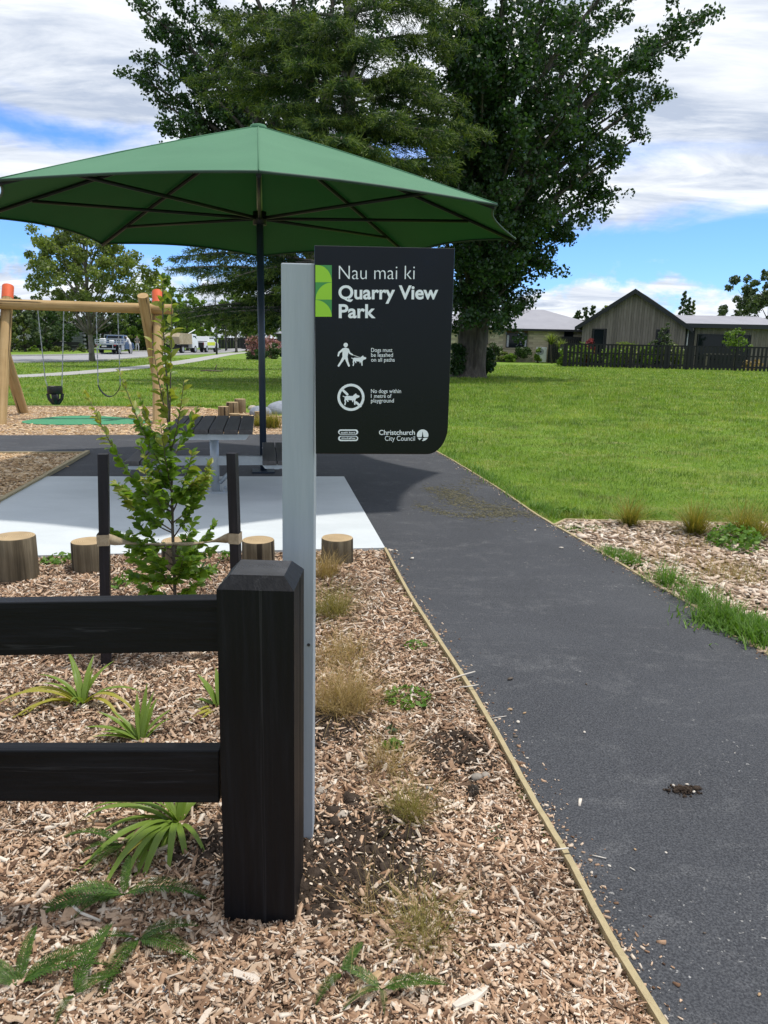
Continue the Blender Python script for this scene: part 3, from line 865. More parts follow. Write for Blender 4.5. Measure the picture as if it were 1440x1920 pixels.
# bare crumbly soil showing between the chips
sxs, sys_ = [], []
for p, r in soil_spots:
    a = rng.uniform(0, 6.28, 700); q = r * np.sqrt(rng.random(700)) * 1.1
    sxs.append(p.x + q * np.cos(a)); sys_.append(p.y + q * np.sin(a))
sx_, sy_ = np.concatenate(sxs), np.concatenate(sys_)
k = inpoly(sx_, sy_, bed_poly) & (edge_dist(sx_, sy_, bed_edge, False) > .03); sx_, sy_ = sx_[k], sy_[k]
n = len(sx_); L = rng.lognormal(np.log(.010), .5, n)
V, F = chips(sx_, sy_, bed_h(sx_, sy_) + .003, L, L * .8, L * .7, .6)
tag(link('crumbled_soil', np_mesh('crumbled_soil', V, F, False, M['soil'])), kind='stuff', label='dark crumbled soil beside the sign post', cat='soil')
mb = MB()
for p, r in soil_spots:
    ring = [(p.x + r * 1.0 * math.cos(a) * (1 + .25 * math.sin(3 * a + r * 50)), p.y + r * math.sin(a) * (1 + .2 * math.cos(2 * a + r * 90))) for a in [2 * math.pi * k / 20 for k in range(20)]]
    vs = [(p.x, p.y, float(bed_h(np.array([p.x]), np.array([p.y]))[0]) + .006)] + [(x, y, float(bed_h(np.array([x]), np.array([y]))[0]) - .004) for x, y in ring]
    mb.add(vs, [(0, 1 + k, 1 + (k + 1) % 20) for k in range(20)], 0, True)
tag(mb.build('bare_soil', M['soil']), kind='stuff', label='patches of bare dark soil in the mulch', cat='soil')

# ------------------------------------------------------------------ lawn blades
def blades(P, az, L, lean, droop, w, seg=1):
    n = len(P); t = np.linspace(0, 1, seg + 1)[None, :]
    r = L[:, None] * (lean[:, None] * t + droop[:, None] * .5 * t * t)
    z = L[:, None] * (t * np.sqrt(np.clip(1 - lean[:, None] ** 2, .02, 1)) - droop[:, None] * .42 * t * t)
    C = np.stack([P[:, 0:1] + r * np.cos(az)[:, None], P[:, 1:2] + r * np.sin(az)[:, None], np.maximum(P[:, 2:3] + z, P[:, 2:3] * 0 + .004)], 2)
    side = np.stack([-np.sin(az), np.cos(az), np.zeros(n)], 1)[:, None, :]
    ww = (w[:, None] * np.clip(1 - t ** 1.6, .08, 1) * .5)[:, :, None]
    A, B = C - side * ww, C + side * ww
    V = np.stack([A, B], 2).reshape(-1, 3)
    k = (np.arange(n) * (seg + 1) * 2)[:, None]
    if seg == 1: return V, k + np.array([0, 1, 3])[None]
    F = np.concatenate([k + np.array([2 * s, 2 * s + 1, 2 * s + 3, 2 * s + 2])[None] for s in range(seg)], 0)
    return V, F
lawn_poly = [(p.x + .015, p.y) for p in re_s[::-1]]
lawn_r = [(p.x, p.y) for p in re_s if p.y > rb_pts[4].y + .02] 
lawn_r = [(rb_pts[8].x, rb_pts[8].y), (rb_pts[5].x, rb_pts[5].y)] + lawn_r + [(-.2, 15.2), (-1.0, 18.2), (-1.0, 60), (34, 62), (38, 50), (7.5, 7.2)]
def lawn_w(x, y):
    return np.clip((6.6 / np.hypot(x, y)) ** 1.75, 0, 1) * np.where(np.degrees(np.arctan2(x, y)) < 31, 1, .15)
nb = 250000
gx, gy = sample_poly(lawn_r, nb, lawn_w)
dd = np.hypot(gx, gy)
P = np.stack([gx, gy, np.zeros(nb)], 1)
pat = lump(gx, gy, 2.0)
L = (rng.uniform(.022, .058, nb) * (1 + .5 * pat + .5 * lump(gx, gy, 6.0))) * np.clip(dd / 9, 1, 2.6)
wd = rng.uniform(.004, .008, nb) * np.clip(dd / 7, 1, 8)
V, F = blades(P, rng.uniform(0, 6.28, nb), L, rng.uniform(.1, .85, nb), rng.uniform(0, .6, nb), wd, 1)
tag(link('lawn_grass', np_mesh('lawn_grass', V, F, False, M['blade'])), kind='stuff', label='mown green lawn grass right of the path', cat='grass')
lawn_l = [(p.x, p.y + .05) for p in (G(0, 763) - LX * 6, G(0, 763), G(372, 765), G(600, 770))] + [(-1, 60), (-17, 62), (-34, 44)]
nb = 90000
gx, gy = sample_poly(lawn_l, nb, lambda x, y: np.clip((17 / np.hypot(x, y)) ** 2, 0, 1) * frame_w(x, y))
fpl = [(p.x, p.y) for p in fp_s]
k = edge_dist(gx, gy, fpl, False) > .85
rdp = [(p.x, p.y) for p in rn_s + rf_s[::-1]]
k &= ~inpoly(gx, gy, rdp)
gx, gy = gx[k], gy[k]; nb = len(gx)
dd = np.hypot(gx, gy); P = np.stack([gx, gy, np.zeros(nb)], 1)
V, F = blades(P, rng.uniform(0, 6.28, nb), rng.uniform(.04, .10, nb), rng.uniform(.1, .85, nb), rng.uniform(0, .6, nb), rng.uniform(.012, .022, nb) * dd / 17, 1)
tag(link('lawn_grass', np_mesh('lawn_grass', V, F, False, M['blade'])), kind='stuff', label='mown green lawn grass beyond the swings', cat='grass')
# ------------------------------------------------------------------ the fence in front
def world_box_obj(name, mb, mat, parent): return mb.build(name, mat, parent)
pf_l, pf_r = AT(413, 1110, 1.77), AT(555, 1110, 1.75)
pw = (pf_r - pf_l).length
ptop = pf_r.z
pc = Vector(((pf_l.x + pf_r.x) / 2 - .004, 1.755 + pw / 2, 0))
fence = empty('post_and_rail_fence', pc, rad(-1.2), 'black stained timber fence, chunky chamfered post with two flat rails', 'fence')
hw = pw / 2; ch = .028
lean_b = (-.005, 0)
mb = MB()
lv = []
for z, s_ in ((-.2, 1.0), (ptop, 1.0), (ptop + .030, 1 - ch / hw)):
    for sx, sy in ((-1, -1), (1, -1), (1, 1), (-1, 1)):
        bv = .004 if z < ptop + .01 else .002
        lv.append((sx * hw * s_ + (lean_b[0] if z < 0 else 0), sy * hw * s_, z))
fs = [(0, 1, 5, 4), (2, 3, 7, 6), (3, 0, 4, 7), (4, 5, 9, 8), (5, 6, 10, 9), (6, 7, 11, 10), (7, 4, 8, 11)]
mb.add(lv, fs); mb.add([lv[8], lv[9], lv[10], lv[11]], [(0, 1, 2, 3)], 1)
# right face carries a long open crack: split in two boards with a dark recess
x = hw
c0, c1 = .018, .026
def rz(y0, y1, z0, z1, xo): return [(xo, y0, z0), (xo, y1, z0), (xo, y1, z1), (xo, y0, z1)]
zz = [-.2 + (ptop + .2) * i / 14 for i in range(15)]
wob = [random.uniform(-.003, .003) for _ in zz]
opn = [.0012 + .004 * (i / 14) ** 1.3 for i in range(15)]
for i in range(14):
    ya0, ya1 = c0 + wob[i] - opn[i], c0 + wob[i + 1] - opn[i + 1]; yb0, yb1 = c0 + wob[i] + opn[i], c0 + wob[i + 1] + opn[i + 1]
    lx0 = lean_b[0] * (1 - i / 14) ; lx1 = lean_b[0] * (1 - (i + 1) / 14)
    q = [(x + lx0, -hw, zz[i]), (x + lx0, ya0, zz[i]), (x + lx1, ya1, zz[i + 1]), (x + lx1, -hw, zz[i + 1]),
         (x + lx0, yb0, zz[i]), (x + lx0, hw, zz[i]), (x + lx1, hw, zz[i + 1]), (x + lx1, yb1, zz[i + 1]),
         (x + lx0 - .03, c0 + wob[i], zz[i]), (x + lx1 - .03, c0 + wob[i + 1], zz[i + 1])]
    mb.add(q, [(0, 1, 2, 3), (4, 5, 6, 7), (1, 8, 9, 2), (8, 4, 7, 9)])
post = mb.build('post', (M['black_z'], M['black_end']), fence)
def rail(y0, yl_top, yl_bot, yr_top, yr_bot, Yf, name):
    # front top/bottom edges read at px 0 and 413
    a, b = AT(0, yl_top, Yf - .02), AT(411, yr_top, Yf); c_, d_ = AT(0, yl_bot, Yf - .02), AT(411, yr_bot, Yf)
    dirx = (b - a)
    a2 = a - dirx * 1.6; c2 = c_ - (d_ - c_) * 1.6
    th = Vector((.0, .045, 0))
    vs = [a2, b, d_, c2, a2 + th, b + th, d_ + th, c2 + th]
    fs = [(3, 2, 1, 0), (4, 5, 6, 7), (0, 1, 5, 4), (7, 6, 2, 3), (1, 2, 6, 5), (4, 7, 3, 0)]
    bm = bmesh.new(); bv = [bm.verts.new(v) for v in vs]
    for f in fs: bm.faces.new([bv[i] for i in f])
    bmesh.ops.recalc_face_normals(bm, faces=bm.faces[:])
    bmesh.ops.bevel(bm, geom=bm.edges[:], offset=.003, segments=2, affect='EDGES', profile=.5)
    me = bpy.data.meshes.new('rail'); bm.to_mesh(me); bm.free(); me.materials.append(M['black_x'])
    o = link('rail', me, None, None)
    o.parent = fence; o.matrix_parent_inverse = (Matrix.Translation(fence.location) @ fence.rotation_euler.to_matrix().to_4x4()).inverted()
    return o
rail(0, 1130, 1230, 1124, 1222, 1.80, 'rail')
rail(0, 1408, 1503, 1408, 1506, 1.80, 'rail')

# ------------------------------------------------------------------ the park sign
SY = 2.10
s_tl, s_tr = AT(526, 493, SY), AT(590, 494, SY + .004)
s_w = s_tr.x - s_tl.x
bot_r = G(585, 1594)
sign = empty('park_sign', (bot_r.x - s_w / 2, SY + s_w / 2, 0), rad(1.5), 'black park welcome sign with white lettering on a pale grey timber post', 'sign')
sl = sign.location
mb = MB()
tilt = (s_tl.x + s_w / 2 - sl.x)
vs = []
h2 = s_w / 2; ztop = (s_tl.z + s_tr.z) / 2
for z, ox in ((-.3, -tilt * .15), (ztop, tilt)):
    for sx, sy in ((-1, -1), (1, -1), (1, 1), (-1, 1)): vs.append((sx * h2 + ox, sy * h2, z))
bm = bmesh.new(); bv = [bm.verts.new(v) for v in vs]
for f in ((0, 1, 5, 4), (1, 2, 6, 5), (2, 3, 7, 6), (3, 0, 4, 7), (4, 5, 6, 7), (3, 2, 1, 0)): bm.faces.new([bv[i] for i in f])
bmesh.ops.bevel(bm, geom=bm.edges[:], offset=.003, segments=2, affect='EDGES', profile=.5)
me = bpy.data.meshes.new('post'); bm.to_mesh(me); bm.free(); me.materials.append(M['grey_paint'])
link('post', me, None, sign)
# screw heads on the post
for (px, py) in ((578, 1209),):
    p = AT(px, py, SY); mb = MB(); mb.tube([(0, .004, 0), (0, -.0018, 0)], .0048, 12)
    mb.build('screw', M['screw'], sign, (p.x - sl.x, -h2 - .0002 + (p.x - sl.x) * 0, p.z))
# panel plane: vertical, turned a little, tilted in its plane like the post
PANEL_ANG = rad(2.0)
p0 = AT(590, 460, SY - .012)
pdir = Vector((math.cos(PANEL_ANG), math.sin(PANEL_ANG), 0)); pn = Vector((math.sin(PANEL_ANG), -math.cos(PANEL_ANG), 0))
def sp(px, py):
    d = ray(px, py); o = Vector((0, 0, EYE))
    t_ = (p0 - o).dot(pn) / d.dot(pn); q = o + d * t_ - p0
    return (q.dot(pdir), q.z)
panel = empty('panel', (0, 0, 0)); 
panel.parent = sign
MP = Matrix(((pdir.x, 0, -pn.x * -1, 0), (pdir.y, 0, pn.y, 0), (0, 1, 0, 0), (0, 0, 0, 1)))
MP = Matrix((( pdir.x, 0, pn.x, p0.x), (pdir.y, 0, pn.y, p0.y), (0, 1, 0, p0.z), (0, 0, 0, 1)))   # local x right, y up, z towards the reader
bpy.context.view_layer.update()
sign_w = Matrix.Translation(sl) @ Matrix.Rotation(rad(1.5), 4, 'Z')
bpy.data.objects.remove(panel)
TL, TR, BR0, BR1, BL = sp(589.5, 460), sp(853, 465.5), sp(840, 800), sp(800, 852), sp(592, 851)
cr0 = Vector(BR0); cr1 = Vector(BR1); cc_ = sp(838.5, 852)
arc = []
for k in range(15):
    t_ = k / 14
    kx = .5523
    A, D = Vector(BR0), Vector(BR1); Cn = Vector(cc_)
    B_ = A.lerp(Cn, kx); C_ = D.lerp(Cn, kx)
    arc.append(A * (1 - t_) ** 3 + B_ * 3 * t_ * (1 - t_) ** 2 + C_ * 3 * t_ ** 2 * (1 - t_) + D * t_ ** 3)
poly = [TL, BL] + [tuple(p) for p in arc[::-1]] + [TR]
bm = bmesh.new()
vf = [bm.verts.new((p[0], p[1], 0)) for p in poly]; vb = [bm.verts.new((p[0], p[1], -.018)) for p in poly]
bm.faces.new(vf); bm.faces.new(vb[::-1])
for i in range(len(poly)): bm.faces.new((vf[i], vb[i], vb[(i + 1) % len(poly)], vf[(i + 1) % len(poly)]))
bmesh.ops.recalc_face_normals(bm, faces=bm.faces[:])
ed = [e for e in bm.edges if abs(e.verts[0].co.z - e.verts[1].co.z) < 1e-6]
bmesh.ops.bevel(bm, geom=ed, offset=.0022, segments=2, affect='EDGES', profile=.5)
me = bpy.data.meshes.new('panel'); bm.to_mesh(me); bm.free(); me.materials.append(M['sign_black'])
panel = link('panel', me, None, sign)
panel.matrix_parent_inverse = Matrix.Identity(4)
panel.matrix_local = sign_w.inverted() @ MP
K = .0004
def icon(name, polys, mat, z=K):
    """flat vinyl shapes (list of outlines in pixels)"""
    mb = MB()
    for i, pl in enumerate(polys):
        pts = [sp(*p) for p in pl]
        a = sum(pts[k][0] * pts[(k + 1) % len(pts)][1] - pts[(k + 1) % len(pts)][0] * pts[k][1] for k in range(len(pts)))
        if a < 0: pts = pts[::-1]
        mb.add([(p[0], p[1], z + i * .00006) for p in pts], [list(range(len(pts)))])
    return mb.build(name, mat, panel)
ZX = lambda x, y: (560 + x / 4.3625, 440 + y / 4.3625)
def cap(a, b, w0, w1=None, n=8):
    w1 = w1 or w0
    (ax, ay), (bx, by) = a, b
    an = math.atan2(by - ay, bx - ax); out = []
    for k in range(n + 1):
        q = an + math.pi / 2 + math.pi * k / n; out.append((ax + w0 / 2 * math.cos(q), ay + w0 / 2 * math.sin(q)))
    for k in range(n + 1):
        q = an - math.pi / 2 + math.pi * k / n; out.append((bx + w1 / 2 * math.cos(q), by + w1 / 2 * math.sin(q)))
    return [ZX(*p) for p in out]
def disc(c, r, n=28): return [ZX(c[0] + r * math.cos(2 * math.pi * k / n), c[1] + r * math.sin(2 * math.pi * k / n)) for k in range(n)]
def ringp(c, r0, r1, n=40, a0=0, a1=2 * math.pi):
    out = []
    for k in range(n):
        q0 = a0 + (a1 - a0) * k / n; q1 = a0 + (a1 - a0) * (k + 1) / n
        out.append([ZX(c[0] + r * math.cos(q), c[1] + r * math.sin(q)) for r, q in ((r0, q0), (r1, q0), (r1, q1), (r0, q1))])
    return out
def quarter(cx_, cy_, r, a0, n=14): return [ZX(cx_, cy_)] + [ZX(cx_ + r * math.cos(rad(a0 + 90 * k / n)), cy_ + r * math.sin(rad(a0 + 90 * k / n))) for k in range(n + 1)]
x0, x1 = 137, 271
icon('emblem_ground', [[ZX(x0, 248), ZX(x1, 250), ZX(x1, 670), ZX(x0, 671)]], M['green_print'], K)
icon('emblem_leaf', [[ZX(x0, 389), ZX(x0, 248), ] + [ZX(x0 + 18 + 116 * math.sin(rad(a)), 389 - 139 * math.cos(rad(a))) for a in range(0, 91, 6)],
                     [ZX(x1, 531)] + [ZX(x1 - 132 * math.sin(rad(a)), 531 - 139 * math.cos(rad(a))) for a in range(90, -1, -6)],
                     [ZX(x0, 671), ] + [ZX(x0 + 134 * math.sin(rad(a)), 671 - 137 * math.cos(rad(a))) for a in range(0, 91, 6)]], M['lime_print'], K + .0002)
def dogp(ox, oy, s=1.0):
    T_ = lambda x, y: (ox + x * s, oy + y * s)
    def C(a, b, w0, w1=None): return cap(T_(*a), T_(*b), w0 * s, (w1 or w0) * s)
    def Pg(*p): return [ZX(*T_(*q)) for q in p]
    return [C((-32, -2), (22, 2), 28, 32), Pg((8, -10), (26, -28), (42, -18), (30, 14)), Pg((22, -20), (36, -35), (42, -24), (62, -17), (62, -7), (42, 2), (30, -2)),
            C((-36, 0), (-44, 20), 18, 9), C((-44, 20), (-40, 30), 9), C((-40, 30), (-44, 48), 9), C((-30, 6), (-22, 24), 14, 8), C((26, 10), (28, 46), 13, 9), C((14, 10), (12, 26), 10, 7), C((-40, -6), (-58, -14), 8, 5)]
icon('walking_figure_icon', [disc((385, 902), 18), cap((383, 948), (379, 1000), 50, 42), cap((365, 938), (331, 965), 20, 15), cap((331, 965), (324, 990), 15, 13), cap((402, 938), (417, 968), 18, 14),
     cap((417, 968), (440, 982), 13, 11), cap((371, 1000), (352, 1034), 24, 20), cap((352, 1034), (327, 1072), 18, 16), cap((388, 1000), (396, 1034), 24, 20), cap((396, 1034), (411, 1072), 18, 16)], M['white_print'])
icon('leash_icon', [cap((436, 981), (505, 1006), 4)], M['white_print'], K + .001)
icon('dog_icon', dogp(490, 1022), M['white_print'], K)
icon('prohibition_ring', ringp((428, 1330), 90, 111) , M['white_print'], K)
icon('prohibition_bar', [cap((352, 1262), (398, 1306), 19)], M['white_print'], K + .0009)
icon('prohibition_bar', [cap((470, 1372), (506, 1402), 19)], M['white_print'], K + .0009)
icon('barred_dog_icon', dogp(428, 1336, 1.12), M['white_print'], K + .0012)
# council roundel: white disc with a dark spire
icon('roundel', [disc((1014, 1640), 47, 36)], M['white_print'], K)
icon('roundel_spire', [[ZX(1013, 1608), ZX(1020, 1652), ZX(1030, 1664), ZX(1004, 1664), ZX(1008, 1652)], [ZX(968, 1655), ZX(1060, 1655), ZX(1060, 1661), ZX(968, 1661)],
      [ZX(985, 1690), ZX(1000, 1668), ZX(1016, 1664), ZX(1018, 1676), ZX(1006, 1684), ZX(1022, 1690)]], M['sign_black'], K + .0004)
# smoke-free roundels: two long swirled ovals
def stad(cx_, cy_, w_, h_, n=12):
    r = h_ / 2; a = w_ / 2 - r; out = []
    for k in range(n + 1): q = -math.pi / 2 + math.pi * k / n; out.append(ZX(cx_ + a + r * math.cos(q), cy_ + r * math.sin(q)))
    for k in range(n + 1): q = math.pi / 2 + math.pi * k / n; out.append(ZX(cx_ - a + r * math.cos(q), cy_ + r * math.sin(q)))
    return out
icon('smokefree_oval', [stad(405, 1614, 164, 42), stad(405, 1667, 164, 42)], M['white_print'], K)
icon('smokefree_oval_inner', [stad(403, 1617, 140, 26), stad(407, 1664, 140, 26)], M['sign_black'], K + .0003)
def text(name, body, left, right, base, caph, bold=0.0, mat='white_print', shear=0.0, z=K, capref='H'):
    cu = bpy.data.curves.new(name, 'FONT'); cu.body = body; cu.offset = bold; cu.resolution_u = 5; cu.shear = shear
    o = bpy.data.objects.new(name, cu); COL.link(o)
    dg = bpy.context.evaluated_depsgraph_get(); me = bpy.data.meshes.new_from_object(o.evaluated_get(dg))
    bpy.data.objects.remove(o)
    ref = bpy.data.curves.new('ref', 'FONT'); ref.body = capref; ref.offset = bold
    o = bpy.data.objects.new('ref', ref); COL.link(o)
    dg = bpy.context.evaluated_depsgraph_get(); m2 = bpy.data.meshes.new_from_object(o.evaluated_get(dg)); bpy.data.objects.remove(o)
    ch_ = max(v.co.y for v in m2.vertices); 
    xs = [v.co.x for v in me.vertices]
    lx, rx2 = min(xs), max(xs)
    (ax, ay), (bx, by) = sp(left, base), sp(right, base)
    (ux, uy) = sp(left, base - caph)
    for v in me.vertices:
        u = (v.co.x - lx) / (rx2 - lx); t_ = v.co.y / ch_
        v.co = Vector((ax + (bx - ax) * u + (ux - ax) * t_, ay + (by - ay) * u + (uy - ay) * t_, z))
    me.materials.clear(); me.materials.append(M[mat])
    return link(name, me, None, panel)
text('lettering', 'Nau mai ki', 635.4, 777.3, 523.6, 25.3, -.012)
text('lettering', 'Quarry View', 634.6, 821.2, 560.4, 25.3, .026)
text('lettering', 'Park', 635.2, 704.2, 595.6, 25.3, .026)
for b_, r_, y_ in (('Dogs must', 735.8, 659.8), ('be leashed', 736.8, 669.0), ('on all paths', 740.0, 678.0)): text('lettering', b_, 695.9, r_, y_, 7.3, .003)
for b_, r_, y_ in (('No dogs within', 752.0, 736.8), ('1 metre of', 734.0, 746.0), ('playground', 738.4, 754.6)): text('lettering', b_, 695.6, r_, y_, 7.3, .003)
text('lettering', 'Christchurch', 710.6, 778.0, 815.2, 9.0, .014)
text('lettering', 'City Council', 721.7, 778.0, 826.3, 8.8, -.002)
text('lettering', 'auahi kore', 639.2, 666.0, 812.4, 3.6, .02, shear=.2, z=K + .0006)
text('lettering', 'smokefree', 639.8, 666.4, 823.0, 3.6, .02, shear=.2, z=K + .0006)

# ------------------------------------------------------------------ log bollards along the pad
def log_obj(name, loc, r, h, side, end, label, cat, group, seed, tilt=(0, 0)):
    rr = np.random.default_rng(seed); n = 28; mb = MB(); vs = []
    rad_ = [r * (1 + .02 * math.sin(2 * a + seed) + rr.uniform(-.008, .008)) for a in [2 * math.pi * k / n for k in range(n)]]
    for z, s_ in ((-.06, 1.015), (h * .5, 1.0), (h - .006, .985), (h, .955)):
        for k in range(n):
            a = 2 * math.pi * k / n; vs.append((rad_[k] * s_ * math.cos(a), rad_[k] * s_ * math.sin(a), z))
    fs = [(i * n + k, i * n + (k + 1) % n, (i + 1) * n + (k + 1) % n, (i + 1) * n + k) for i in range(3) for k in range(n)]
    mb.add(vs, fs, 0, True); mb.add(vs[3 * n:], [list(range(n))], 1)
    o = mb.build(name, (side, end), None, loc, (tilt[0], tilt[1], seed))
    return tag(o, label, cat, group)
lg = 'log bollards between the bed and the concrete pad'
for i, (px, pb, pw_, pt, lab) in enumerate([(35, 1100, 75, 1005, 'thick log bollard with dark stained base at the pad corner, leftmost of the row'),
        (172, 1081, 67, 1014, 'log bollard half hidden behind the tall left black stake'), (336, 1078, 62, 1013, 'log bollard hidden behind the young leafy tree'),
        (485, 1070, 63, 1012, 'log bollard between the right black stake and the grey sign post'), (632, 1069, 62, 1008, 'log bollard right of the grey sign post, dry grass at its foot')]):
    b = G(px, pb)
    zc = -(RC.transposed() @ (b - Vector((0, 0, EYE)))).z
    r = pw_ / 2 / FPX * zc
    c = Vector((b.x, b.y, 0)) * (1 + r * .9 / Vector((b.x, b.y)).length)
    top = AT(px, pt, c.y)
    log_obj('log_bollard', (c.x, c.y, 0), r, top.z, M['log'], M['log_end'], lab, 'log bollard', lg, 11 + i)

# ------------------------------------------------------------------ stakes, hessian tie, young tree
def stake(pxb, pyb, pxt, pyt, w_, lab, yaw):
    b = G(pxb, pyb); t_ = AT(pxt, pyt, b.y + .01)
    mb = MB(); q = w_ / 2
    vs = [(sx * q, sy * q, -.2) for sx, sy in ((-1, -1), (1, -1), (1, 1), (-1, 1))] + [(sx * q + t_.x - b.x, sy * q, t_.z) for sx, sy in ((-1, -1), (1, -1), (1, 1), (-1, 1))]
    mb.add(vs, [(0, 1, 5, 4), (1, 2, 6, 5), (2, 3, 7, 6), (3, 0, 4, 7), (4, 5, 6, 7)])
    o = mb.build('stake', M['stake'], None, (b.x, b.y, 0), (0, 0, yaw)); tag(o, lab, 'stake', 'stakes holding the young tree'); return b, t_
skl, sklt = stake(196, 1255, 194, 851, .044, 'black square stake left of the young tree, standing upright', rad(12))
skr, skrt = stake(449, 1232, 436, 849, .044, 'black square stake right of the young tree, leaning left behind the fence post', rad(-8))
# hessian tie: a flat band round each stake, twisted between them behind the trunk
mb = MB()
zt_l = AT(194, 1011, skl.y).z; zt_r = AT(440, 1008, skr.y).z
cl = Vector((AT(194, 1011, skl.y).x, skl.y, zt_l)); crr = Vector((AT(441, 1008, skr.y).x, skr.y, zt_r))
def wrap(c, w_, h_, yaw, y0=0):
    R = Matrix.Rotation(yaw, 3, 'Z'); q = w_ / 2 + .004
    ring = [(-q, -q), (q, -q), (q, q), (-q, q)]
    vs = [c + R @ Vector((x, y, z)) for z in (-h_ / 2, h_ / 2) for x, y in ring]
    mb.add(vs, [(0, 1, 5, 4), (1, 2, 6, 5), (2, 3, 7, 6), (3, 0, 4, 7)])
wrap(cl, .044, .052, rad(12)); wrap(crr, .044, .052, rad(-8))
tm = Vector((AT(325, 1018, 3.62).x, 3.62, AT(325, 1018, 3.62).z))
def band(pts):
    vs = []; n = len(pts)
    for i, (p, h_, tw) in enumerate(pts):
        d_ = (pts[min(i + 1, n - 1)][0] - pts[max(i - 1, 0)][0]).normalized()
        sd = Vector((-d_.y, d_.x, 0)).normalized(); up = Vector((0, 0, 1))
        v = up * math.cos(tw) + sd * math.sin(tw); nn = d_.cross(v).normalized() * .003
        vs += [p - v * h_ / 2 - nn, p + v * h_ / 2 - nn, p + v * h_ / 2 + nn, p - v * h_ / 2 + nn]
    fs = [(4 * i + k, 4 * i + (k + 1) % 4, 4 * i + 4 + (k + 1) % 4, 4 * i + 4 + k) for i in range(n - 1) for k in range(4)]
    mb.add(vs, fs, 0, True)
def lerp_band(a, b, sag):
    pts = []
    for i in range(13):
        t_ = i / 12; p = a.lerp(b, t_) + Vector((0, .015, -sag * 4 * t_ * (1 - t_)))
        h_ = .052 if t_ < .05 else (.052 + (.016 - .052) * min(1, (t_ - .05) / .25))
        pts.append((p, h_, t_ * 3.5))
    return pts
band(lerp_band(cl + Vector((.024, -.012, 0)), tm + Vector((0, -.03, 0)), .012))
band(lerp_band(crr + Vector((-.024, -.012, 0)), tm + Vector((0, -.03, 0)), .012))
tag(mb.build('hessian_tie', M['hessian']), 'beige hessian webbing tied round both black stakes and the young trunk', 'tree tie')

# young leafy tree
base = G(325, 1222)
YT = base.y
ytree = empty('young_tree', base, 0, 'slender young tree with bright green leaves tied between two black stakes', 'young tree')
def at_rel(px, py, dy=0.0): return AT(px, py, YT + dy) - base
stems = []
mb = MB()
trunk = spline([Vector((0, 0, -.1)), Vector((0, 0, .02)), at_rel(328, 1110), at_rel(324, 1000), at_rel(322, 900), at_rel(318, 800), at_rel(312, 700, .02), at_rel(306, 610, .03), at_rel(305, 525, .03)], 5)
mb.tube(trunk, [.011 * (1 - .82 * i / (len(trunk) - 1)) for i in range(len(trunk))], 7)
mb.build('trunk', M['bark_thin'], ytree)
mb = MB()
brs = []
_r = random.Random(77)
extra = []
for _k in range(16):
    _y = _r.uniform(890, 1120); _sd = _r.choice((-1, 1)); extra.append((325, _y, 325 + _sd * _r.uniform(30, 95), _y - _r.uniform(10, 90), _r.uniform(-.22, .22), .02))
for (sx, sy, tx, ty, dy, bend) in extra + [(326, 1060, 196, 985, -.10, .02), (325, 1030, 222, 1000, .12, .02), (325, 1040, 400, 1030, -.06, .03), (326, 1085, 405, 1065, .1, .01), (326, 1090, 240, 1075, -.16, .02),
       (325, 1000, 225, 928, -.05, .03), (324, 980, 395, 900, .05, .03), (324, 1010, 392, 870, -.08, .04), (324, 960, 215, 905, .16, .02), (323, 940, 262, 830, -.12, .05), (322, 960, 160, 735, .02, .14),
       (321, 900, 222, 690, .06, .08), (320, 880, 262, 745, -.06, .04), (320, 860, 372, 760, .1, .04), (319, 850, 345, 715, -.06, .05), (317, 800, 285, 640, .08, .05), (318, 790, 322, 560, .02, .02), (319, 830, 250, 780, .1, .03),
       (324, 960, 360, 850, -.14, .03), (324, 985, 270, 880, -.18, .03), (323, 930, 300, 790, -.1, .03), (326, 1100, 345, 1040, -.2, .02), (326, 1110, 285, 1030, -.2, .02), (326, 1120, 372, 1090, -.15, .01), (326, 1120, 262, 1095, .1, .01)]:
    a, b = at_rel(sx, sy), at_rel(tx, ty, dy)
    pts = []
    for i in range(9):
        t_ = i / 8; p = a.lerp(b, t_); p.z -= bend * math.sin(math.pi * t_) * .8; pts.append(p)
    mb.tube(pts, [.0042 * (1 - .7 * i / 8) for i in range(9)], 5)
    brs.append((pts, ty))
mb.build('branches', M['stem'], ytree)
def leaf_mesh(name, mat, L_=1, W_=.55, fold=.12, curl=.18):
    m_ = MB(); vs = []
    for u, w_ in ((0, .04), (.22, .38), (.5, .5), (.76, .34), (1, .02)):
        zc_ = -curl * u * u
        vs += [(u * L_, -w_ * W_, zc_ + fold * w_), (u * L_, 0, zc_), (u * L_, w_ * W_, zc_ + fold * w_)]
    fs = []
    for i in range(4):
        for k in range(2): fs.append((i * 3 + k, i * 3 + 3 + k, i * 3 + 4 + k, i * 3 + 1 + k))
    m_.add(vs, fs, 0, True); return m_.mesh(name, mat)
lm = [leaf_mesh('leaf', M['young_leaf'], 1, .58, .14, c_) for c_ in (.08, .2, .34)]
ln_ = [leaf_mesh('leaf', M['new_leaf'], 1, .5, .22, c_) for c_ in (.1, .25)]
placements = []
def leaf_rot(d_, roll, droop):
    d_ = (d_ + Vector((0, 0, droop))).normalized()
    q = d_.to_track_quat('X', 'Z'); return q.to_matrix() @ Matrix.Rotation(roll, 3, 'X')
